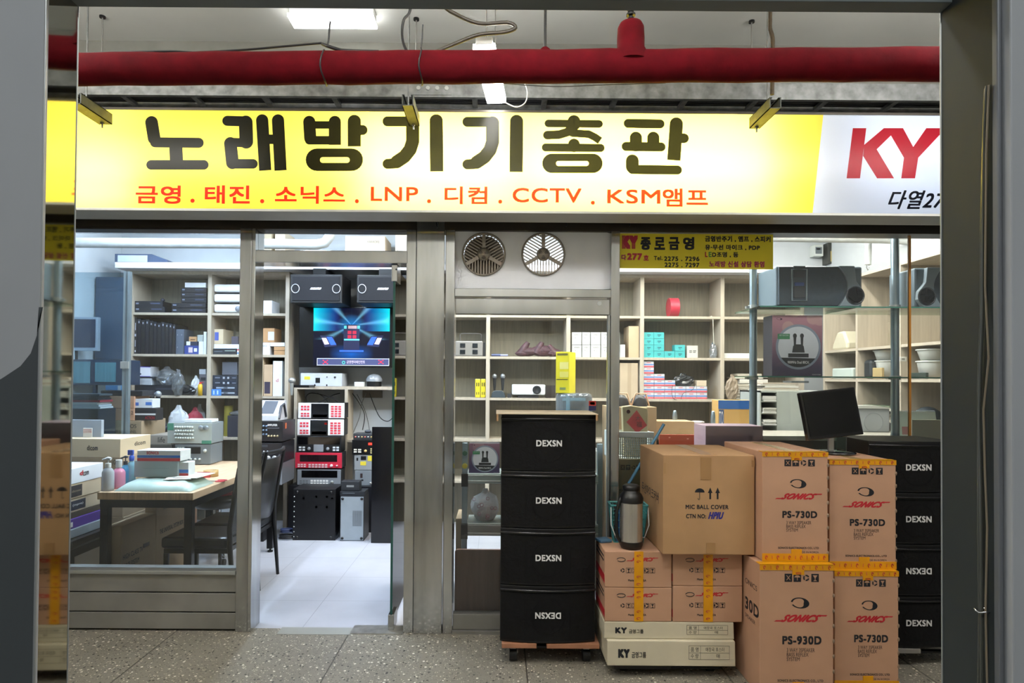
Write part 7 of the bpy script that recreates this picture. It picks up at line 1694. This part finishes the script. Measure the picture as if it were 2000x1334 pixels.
# water dispenser and bottle behind the stack
wx = P(1121, 780, .90).x; zj = P(1121, 800, .35).z; rj = .132
t = thing('water_dispenser', 'white water dispenser behind the loudspeaker stack with a blue bottle on it', 'dispenser', (wx, .90, 0))
MB().box(wx - .15, P(1174, 900, .75).x, .75, 1.05, 0, P(1150, 880, .75).z, C('#c8cccb')).build('body', t, .01)
jz0 = P(1150, 880, .75).z + .0
t = thing('water_bottle', 'blue upturned water bottle standing on the dispenser', 'bottle', (wx, .90, jz0)); zt_ = P(1121, 768, .85).z
jm = glassm('blue_water_bottle', '#9cc4dc', 1.2, .04, .12)
MB().lathe((wx, .90, 0), [(.03, jz0 + .001), (.04, jz0 + .03), (rj * .95, jz0 + .10), (rj, jz0 + .13), (rj, zt_ - .03), (rj * .94, zt_ - .008), (rj * .8, zt_), (0, zt_)], jm, 32).build('body', t)
t = item('tall_yellow_box', (1094, 687, 1121, 770), .82, .16, C('#e4d824', .4), 'tall yellow printed box standing on the blue water bottle', 'box', None, zt_, marks=[(.1, .04, .9, .09, '#6a6420'), (.3, .25, .95, .42, '#ece48c'), (.3, .48, .95, .62, '#e8df70'), (.05, .66, .9, .68, '#4a4a18'), (.3, .86, .75, .92, '#7c8c58')], rot=-24)
# boxes, basket and bag to the right of the door post
Yk = .55
item('carton', (1190, 795, 1282, 1100), Yk + .02, .3, C('#b89c78'), 'large plain brown carton standing behind the white perforated basket', 'carton', None, 0)
zk = P(1220, 795, Yk + .02).z
for k, px in enumerate((1212, 1248)):
    p = P(px, 792, Yk + .15); t = thing('lamp_shade', ('black domed shade with a pale rim on the large plain carton, left one', 'black domed shade with a pale rim on the large plain carton, right one')[k], 'shade', (p.x, p.y, zk), 'domed shades on the large plain carton')
    MB().lathe((p.x, p.y, 0), [(.058, zk + .001), (.05, zk + .05), (.028, zk + .075), (0, zk + .08)], C('#1c1c1e', .5), 20).build('dome', t); MB().tube([(p.x - .061, p.y - .04, zk + .007), (p.x - .035, p.y - .05, zk + .09), (p.x + .035, p.y - .05, zk + .09), (p.x + .061, p.y - .04, zk + .007)], .006, C('#c8a888')).build('rim', t)
zbk = P(1225, 897, .22).z
oc_ = item('carton', (1207, 897, 1300, 1230), .20, .26, C('#8f8560'), 'olive brown carton with care marks behind the door post', 'carton', None, 0, txt=[('친환경 포장상자', .02, .185, .42, .235)])
mb = MB(); a, b, c_, d_ = R(1212, 908, 1252, 918, .1985); icon_row(mb, a, b, c_, d_, .1985, 4, True, C('#3c3826'), C('#8f8560')); mb.build('print', oc_)
a, b, c_, d_ = R(1208, 845, 1275, 895, .22)
wb = C('#d4dbd8', .4)
t = thing('white_basket', 'white perforated basket on the olive brown carton', 'basket', ((a + b) / 2, .33, zbk)); n1, n2 = 17, 11; mb = MB(); W, H = b - a, d_ - zbk - .001
for i in range(n1 + 1): mb.box(a + W * i / n1 - .0028, a + W * i / n1 + .0028, .22, .224, zbk + .001, d_, wb)
for j in range(n2 + 1): mb.box(a, b, .22, .224, zbk + .001 + H * j / n2 - .0022, zbk + .001 + H * j / n2 + .0022, wb)
mb.box(a - .05, b, .224, .44, zbk + .001, zbk + .006, wb).box(a - .05, a - .046, .222, .44, zbk, d_, wb).box(b, b + .004, .222, .44, zbk, d_, wb).box(a - .05, b, .436, .44, zbk, d_, wb); mb.build('body', t)
MB().box(a - .055, b + .006, .212, .222, d_ - .03, d_ + .006, wb).build('rim', t, .003)
# paper bag with red diamond in the basket
a, b, c_, d_ = R(1216, 793, 1265, 843, .27); 
t = thing('tea_bag', 'beige paper bag with a red diamond standing in the white basket', 'bag', ((a + b) / 2, .3, zbk + .007))
MB().prism([(a + .01, zbk + .007), (b - .005, zbk + .007), (b + .002, d_ - .05), (b - .004, d_ - .012), (a + .05, d_ + .004), (a - .004, d_ - .004), (a - .002, d_ - .06)], .26, .31, mat('beige_foil', '#c0b088', .35, 0, .2, 8)).build('bag', t, .006)
mb = MB(); cz = (c_ + d_) / 2 - .01; cx = (a + b) / 2 + .005; mb.poly([(cx - .062, .2588, cz - .01), (cx + .005, .2588, cz - .08), (cx + .068, .2588, cz - .03), (cx + .002, .2588, cz + .065)], C('#b8262c')); mb.build('diamond', t)
mb = MB(); wtext(mb, '大', cx - .005, cx + .025, cz, cz + .03, .2582, ink); wtext(mb, '福', cx - .0, cx + .035, cz - .042, cz - .006, .2582, ink); mb.lathe((cx - .05, .2588, cz + .055), [(0, 0), (.012, 0)], C('#b8262c'), axis='y', n=14); mb.build('lettering', t)
item('long_carton', (1267, 823, 1356, 845), .70, .2, C('#c2a47c'), 'long low kraft carton right of the beige bag', 'carton', None, P(1300, 848, .70).z)
# work counter across the middle of the shop (seen edge-on under the goods)
zct = P(1300, 848, .70).z
ct = thing('counter', 'grey counter running behind the right window', 'counter', (2, .85, 0))
MB().box(P(1290, 0, .6).x, P(1830, 0, .6).x, .62, 1.1, zct - .03, zct, C('#9a968a')).build('counter_top', ct)
(MB().box(P(1290, 0, .6).x + .02, P(1830, 0, .6).x - .02, .66, 1.08, 0, zct - .031, C('#6c6860')).build('base', ct))
item('red_folder', (1288, 849, 1377, 870), .50, .02, C('#a8452c', .4), 'red printed folder standing before the counter', 'folder', None, P(1330, 872, .50).z, marks=[(.2, .2, .24, .3, '#d89080'), (.6, .3, .64, .4, '#d89080')])
item('shelf_box', (1286, 872, 1380, 1100), .45, .1, C('#8a7a60'), 'brown carton under the red folder', 'carton', None, 0)
t = item('microphone_carton', (1378, 832, 1490, 880), .10, .22, C('#b49aa4', .3), 'printed microphone carton lying flat behind the big plain carton', 'carton', None, P(1430, 881, .10).z)
item('carton', (1378, 881, 1495, 1100), .09, .26, kraft_grey, 'brown carton on the floor under the flat printed microphone carton', 'carton', None, 0)
item('large_carton', (1403, 782, 1470, 832), .95, .14, C('#c49c5c'), 'yellow-brown carton with a blue top band on the counter', 'carton', None, zct, stick=[(0, 0, 1, .28, '#2c5c9c'), (.02, .3, .16, 1, '#34507c')], txt=[('TO', .02, .35, .14, .8)], tm=ink_white)
p = P(1357, 826, .95); t = thing('purple_pouch', 'purple round pouch with a pale cloth on the counter', 'pouch', (p.x, .95, zct)); MB().ball((p.x, .98, zct + .035), .10, .05, .034, C('#5c4058', .5), 18, .02).build('pouch', t); MB().ball((p.x + .02, .97, zct + .068), .06, .04, .010, C('#cfc4c0', .6), 14, .04).build('cloth', t)
tag(MB().ball((P(1326, 820, .95).x, .93, zct + .03), .03, .03, .03, C('#3c84bc', .4), 12, .1).build('blue_bag'), 'small crumpled blue bag beside the purple pouch', 'bag')
for k, (px, y0) in enumerate(((1315, 801), (1389, 802))):
    q = P(px, y0, .90); tag(MB().lathe((q.x, .86, 0), [(0, zct + .001), (.016, zct + .001), (.016, q.z - .04), (.012, q.z - .01), (.008, q.z), (0, q.z)], alu_blue).build('steel_stand'), ('slim steel stand on the counter, left of the purple pouch', 'slim steel stand on the counter, right of the purple pouch')[k], 'stand', 'slim steel stands')
# filing rack
Yf_ = 1.2
a, b, c_, d_ = R(1484, 764, 1640, 860, Yf_); xm_ = P(1517, 800, Yf_).x; xe_ = P(1640, 800, Yf_).x
t = thing('filing_cabinet', 'grey metal rack cabinet full of paper stacks behind the tall cartons', 'cabinet', ((a + xe_) / 2, Yf_ + .2, 0)); gm = C('#a4aaa4', .45)
MB().box(xm_, xe_, Yf_, Yf_ + .5, 0, d_, gm).build('side_box', t, .003); MB().box(a, a + .01, Yf_, Yf_ + .4, 0, d_, gm).box(a, xm_, Yf_ + .39, Yf_ + .4, 0, d_, C('#3c4040')).box(a, xm_, Yf_, Yf_ + .4, d_ - .012, d_, gm).build('frame', t)
for k in range(5):
    zs_ = P(1500, 784 + 23 * k, Yf_).z; MB().box(a + .01, xm_, Yf_ + .005, Yf_ + .39, zs_ - .008, zs_, gm).build('shelf', t)
    rn = random.Random(k)
    for j in range(4):
        y0q = zs_ + .0006 + j * .0105; tag(MB().box(a + .018 + rn.uniform(0, .01), xm_ - .008, Yf_ - .005 - rn.uniform(0, .012), Yf_ + .3, y0q, y0q + .0095, C(('#d8d8d2', '#c9c8c0')[j % 2], .8)).build('paper_stack'), 'sheaf of white paper in the grey rack, shelf %s, %s' % (('one', 'two', 'three', 'four', 'five')[k], ('bottom sheaf', 'second sheaf', 'third sheaf', 'top sheaf')[j]), 'paper', 'paper sheaves in the grey rack')
zc_ = d_
for k in range(5):
    x0_, x1_ = 1486 + 4 * (k % 3), 1560 - 6 * (k % 2); a2, b2, _, _ = R(x0_, 750, x1_, 755, Yf_ + .05)
    tag(MB().box(a2, b2, Yf_ + .05, Yf_ + .3, zc_ + .0006, zc_ + .012, C(('#c4beb2', '#a89c8c', '#d4d0c8')[k % 3], .7)).build('document', None, .002), 'flat document on top of the grey rack, %s from the bottom' % ('first', 'second', 'third', 'fourth', 'fifth')[k], 'document', 'documents on top of the grey rack'); zc_ += .0128
item('small_device', (1546, 744, 1580, 757), Yf_ + .05, .15, C('#3a4042'), 'small dark device on the documents of the grey rack', 'device', None, zc_)
# silver loudspeaker
Ysl = 1.0
a, b, _, d_ = R(1674, 793, 1738, 860, Ysl)
t = thing('silver_loudspeaker', 'pale silver loudspeaker with a curved top behind the black monitor', 'loudspeaker', ((a + b) / 2, Ysl + .15, zct)); MB().box(a, b, Ysl, Ysl + .10 - .005, zct + .001, d_ - .02, C('#a9aeb0', .4, .2)).build('cabinet', t, .006)
MB().prism([(a, d_ - .019), (b, d_ - .019), (b, d_ - .012), ((a + b) / 2, d_ + .004), (a, d_ + .002)], Ysl - .01, Ysl + .09, C('#c4c4bc', .35)).build('top', t); cx, cz = (a + b) / 2, d_ - .12; MB().tube([(cx + .07 * math.cos(q * PI / 16), Ysl - .001, cz + .07 * math.sin(q * PI / 16)) for q in range(32)], .0015, C('#8c9296'), 5, True).build('ring', t)
# ---------------- glass display rack in the right window
Yp = .12
t = thing('display_rack', 'glass shelf rack on round aluminium posts inside the right window', 'rack', (P(1610, 700, Yp).x, .3, 0))
for px, yy, top in ((1471, .45, 520), (1748, .28, 462)):
    x = P(px, 700, yy).x; MB().cyl((x, yy, 0), (x, yy, P(px, top, yy).z if px > 1700 else 2.6), .024, alu_blue, n=20).build('post', t)
    for py in (597, 735): zq = P(px, py, yy).z; MB().cyl((x, yy, zq - .022), (x, yy, zq + .004), .031, alu, n=20).build('collar', t); MB().box(x - .05, x - .02, yy - .012, yy + .012, zq - .02, zq - .004, alu).build('clamp', t)
zg1, zg2 = P(1600, 598, Yp).z, P(1600, 735, Yp).z
xg0, xg1 = P(1484, 700, Yp).x, 4.3 if 0 else 3.05
for zq in (zg1, zg2): 
    MB().box(xg0, xg1, Yp, .52, zq - .008, zq, glassm('shelf_glass', '#cfe8dc', 1.0)).build('glass_shelf', t); MB().box(xg0, xg1, Yp - .002, Yp, zq - .008, zq, mat('green_edge', '#4f9a86', .2)).build('glass_edge', t)
mic_carton((1508, 616, 1606, 733), .20, .13, zg2, 'printed microphone carton standing on the glass shelf under the grey loudspeaker')
# side print of it
def grey_speaker(rect, Y, depth, on, lab, mirror=False):
    a, b, _, d_ = R(*rect, Y); c_ = on + .001; W, H = b - a, d_ - c_; t = thing('grey_loudspeaker', lab, 'loudspeaker', ((a + b) / 2, Y + depth / 2, c_), 'grey loudspeakers on the glass shelf')
    body = C('#687882', .4); face = C('#94a3ac', .4)
    MB().box(a, b, Y + .03, Y + depth, c_, d_, body).build('cabinet', t, .012)
    U = lambda u_: (a + W * u_) if not mirror else (b - W * u_)
    g = mat('blue_grey_grille', '#33434f', .7, 0, .3, 50)
    pts = [(U(.02), c_ + .01), (U(.70), c_ + .005)] + [(U(.70 + .10 * math.sin(PI * k / 10)), c_ + .005 + (H - .01) * k / 10) for k in range(1, 10)] + [(U(.70), d_ - .005), (U(.02), d_ - .01)]
    MB().prism(pts, Y + .012, Y + .032, g).build('grille', t, .003)
    pts = [(U(.70), c_ + .002)] + [(U(.70 + .10 * math.sin(PI * k / 10)), c_ + .002 + (H - .004) * k / 10) for k in range(1, 10)] + [(U(.70), d_ - .002), (U(.88), d_ - .002), (U(.90), c_ + H * .62), (U(.98), c_ + H * .4), (U(.99), c_ + H * .2), (U(.93), c_ + .002)]
    MB().prism(pts, Y, Y + .032, face).build('face_panel', t, .004)
    cx = U(.885); MB().lathe((cx, Y, c_ + H * .27), [(0, .03), (H * .17, .02), (H * .20, -.006), (H * .23, 0)], C('#1e262c', .4), axis='y', n=28).build('horn', t)
    cx = U(.25)
    fr_ = MB()
    for q in range(2):
        zq = c_ + H * (.22 + .50 * q); fr_.box(cx - .035, cx + .035, Y + .004, Y + .014, zq - .002, zq + H * .26, C('#141c22', .5))
    fr_.build('port', t); MB().tube([(cx + .045 * (1 if k in (1, 2) else -1), Y + .008, z_) for k, z_ in enumerate((c_ + H * .14, c_ + H * .14, d_ - H * .1, d_ - H * .1))], .006, face, 6, True).build('port_frame', t)
    MB().box(cx - .028, cx + .028, Y + .005, Y + .014, c_ + H * .50, c_ + H * .58, C('#2c4c9c', .3)).build('badge', t)
    return t
grey_speaker((1520, 518, 1690, 596), .14, .30, zg1, 'grey horn loudspeaker lying on the glass shelf over the microphone carton')
grey_speaker((1792, 522, 1955, 598), .15, .28, zg1, 'grey horn loudspeaker lying on the glass shelf at the right edge', True)
# fittings on the back wall at the right
item('fuse_box', (1590, 478, 1608, 500), 2.70, .09, C('#c8ccc6'), 'small pale fuse box on the back wall above the grey loudspeaker', 'fuse box', None, None, marks=[(.15, .2, .85, .8, '#5c6468'), (.25, .3, .7, .45, '#b8bcb8')])
item('meter_box', (1617, 474, 1668, 515), 2.68, .11, C('#2e302c'), 'dark open meter box with tangled wires on the back wall', 'meter box', None, None, marks=[(.1, .4, .3, .9, '#b09c5c'), (.4, .2, .9, .35, '#6c5838'), (.35, .5, .9, .6, '#5c4c34')])
item('wall_plate', (1668, 474, 1690, 520), 2.68, .11, C('#8a8c8a'), 'grey metal flap beside the dark meter box', 'panel')
q = P(1695, 523, 1.62); tag(MB().tube([(q.x - .008, 1.62, q.z + .03), (q.x - .010, 1.62, q.z), (q.x, 1.62, q.z - .02), (q.x + .010, 1.62, q.z), (q.x + .008, 1.62, q.z + .03)], .004, steel, 6).build('hook'), 'steel shackle under the short white pipe end', 'hook')
# goods in the cubbies of the right wall
def wall_item(name, px0, px1, y0, on, m, lab, cat, x=None, dep=.2, bev=.004, grp=None):
    x = XR + .03 if x is None else x
    ya, yb = ys_at(px1, x), ys_at(px0, x); zt_ = 1.47 + (740 - y0) * (x * F_PX / ((px0 + px1) / 2 - 970)) / F_PX
    return tag(MB().box(x, x + dep, ya, yb, on + .001, max(zt_, on + .02), C(m) if isinstance(m, str) else m).build(name, None, bev), lab, cat, grp)
ztp, zmd, zlw = zR[0], zR[1], zR[2]
ya = ys_at(1650, XR + .1); tag(MB().prism([(ya - .13, ztp + .001), (ya + .13, ztp + .001), (ya + .12, ztp + .05), (ya + .04, ztp + .17), (ya - .06, ztp + .17), (ya - .13, ztp + .06)], XR + .05, XR + .25, C('#c8c2aa', .4), 'x').build('cream_unit', None, .02), 'cream plastic lamp unit with a sloping top in the wall cubby', 'unit')
wall_item('certificate', 1682, 1741, 627, ztp, '#8c8270', 'faded certificate leaning in the wall cubby beside the cream unit', 'certificate', XR + .26, .012)
wall_item('cloth_pile', 1625, 1665, 714, zmd, '#b8c4bc', 'pale folded cloth in the wall cubby under the cream unit', 'cloth', None, .2, .012)
wall_item('black_bag', 1685, 1702, 697, zmd, '#23282c', 'black shiny bag in the wall cubby behind the round post', 'bag', None, .16, .03)
wall_item('brown_box', 1704, 1722, 713, zmd, '#a89468', 'small tan box before the black bag in the wall cubby', 'box', XR + .004, .022)
def bucket(px, y0, y1, r, z0, lab, x):
    y = ys_at(px, x); zt_ = 1.47 + (740 - y0) * (x * F_PX / (px - 970)) / F_PX; t = thing('bucket', lab, 'bucket', (x, y, z0), 'white buckets in the wall cubbies'); MB().lathe((x, y, 0), [(0, z0 + .001), (r * .78, z0 + .001), (r, zt_ - .01)], C('#d4d6ce', .4), 24).build('body', t); MB().tube([(x + r * 1.03 * math.cos(q * PI / 12), y + r * 1.03 * math.sin(q * PI / 12), zt_ - .008) for q in range(24)], .006, C('#dcded8'), 6, True).build('rim', t); return zt_
zq = bucket(1735, 698, 0, .09, zmd, 'lower white bucket of the pair behind the round post', XR + .14); bucket(1733, 678, 0, .095, zq + .001, 'upper white bucket of the pair behind the round post', XR + .14)
zq = bucket(1822, 698, 0, .10, zmd, 'lower white ribbed bucket at the edge of the right window', XR + .13); bucket(1824, 675, 0, .105, zq + .001, 'upper white ribbed bucket at the edge of the right window', XR + .13)
wall_item('black_case', 1778, 1808, 722, zmd, '#26332c', 'dark green flat case before the white ribbed buckets', 'case', XR + .002, .022, .003)
for k in range(5): wall_item('book', 1686 + 3 * (k % 2), 1742 - 5 * (k % 3), 1200, zlw + .0215 * k, ('#6c6658', '#8c8474', '#57584c', '#c8c4b4', '#66705c')[k], ('brown', 'tan', 'olive', 'pale', 'green topmost')[k] + ' book in the pile behind the round post', 'book', XR + .02 + .005 * k, .2, .002, 'books behind the round post')
# cap, calendar, board
y = ys_at(1812, XR + .12); zq = zlw; t = thing('baseball_cap', 'dark navy baseball cap with white letters in the wall cubby at the right', 'cap', (XR + .12, y, zq)); MB().lathe((XR + .12, y, 0), [(.095, zq + .001), (.095, zq + .04), (.075, zq + .085), (.04, zq + .11), (0, zq + .118)], mat('navy_cloth', '#1c262c', .8), 20).build('crown', t); MB().prism([(XR + .01, y - .07), (XR + .05, y - .09), (XR + .05, y + .09), (XR + .01, y + .07), (XR - .01, y)], zq + .004, zq + .010, mat('navy_cloth', '#1c262c', .8), 'z').build('brim', t)
mb = MB(); text3(mb, 'NY', (XR + .12 - .086, y + .02, zq + .035), (0, -.035, 0), (.01, 0, .04), ink_white, .05); mb.build('lettering', t)
a, b, c_, d_ = R(1757, 804, 1834, 858, .50)
zdk = P(1800, 858, .50).z
t = thing('desk_calendar', 'white spiral desk calendar with a pink picture behind the right loudspeaker stack', 'calendar', ((a + b) / 2, .52, zdk)); MB().prism([(.50, zdk + .001), (.504, zdk + .001), (.54, d_), (.536, d_)], a, b, C('#dfe2de', .6), 'x').build('page', t); MB().prism([(.60, zdk + .001), (.604, zdk + .001), (.540, d_), (.5405, d_)], a, b, C('#33464c'), 'x').build('stand', t)
mb = MB(); mb.add([(a + .02, .508, zdk + .03), (a + .10, .508, zdk + .03), (a + .12, .531, zdk + .13), (a + .03, .531, zdk + .13)], [(0, 1, 2, 3)], C('#b87c80')); mb.xf(Matrix.Translation((0, -.004, 0))); mb.build('picture', t)
mb = MB()
for k in range(22): mb.tube([(a + (b - a) * (k + .5) / 22, .538 + .006 * math.cos(q * PI / 3), d_ + .006 * math.sin(q * PI / 3)) for q in range(6)], .0012, C('#8c9090'), 4, True)
mb.build('spiral', t)
item('fibre_board', (1781, 820, 1850, 858), .44, .02, C('#b2aa98'), 'plain tan board standing before the desk calendar', 'board', None, zdk)
sh_ = thing('side_shelf', 'narrow grey shelf under the desk calendar', 'shelf', (2.8, .5, 0))
MB().box(P(1752, 0, .42).x, 3.0, .40, .61, zdk - .03, zdk, C('#8f9694')).build('board', sh_)
(MB().box(P(1752, 0, .42).x + .02, 2.98, .42, .59, 0, zdk - .031, C('#6a6e6c')).build('base', sh_))
item('wall_socket', (1758, 697, 1771, 706), .95, .02, C('#e0ded4'), 'white socket plate beside the round post', 'socket', None, None, marks=[(.25, .3, .7, .7, '#8c8c84')])

# more goods in the wall cubbies
for k in range(6):
    wall_item('paper_pile', 1624 + 2 * (k % 3), 1666 - 3 * (k % 2), 1200, zlw + .0215 * k, ('#c4beb0', '#a8a294', '#d0ccc0')[k % 3], 'flat paper bundle in the lower wall cubby beside the books, %s from the bottom' % ('first', 'second', 'third', 'fourth', 'fifth', 'sixth')[k], 'paper', XR + .03 + .004 * k, .2, .002, 'paper bundles in the lower wall cubby')
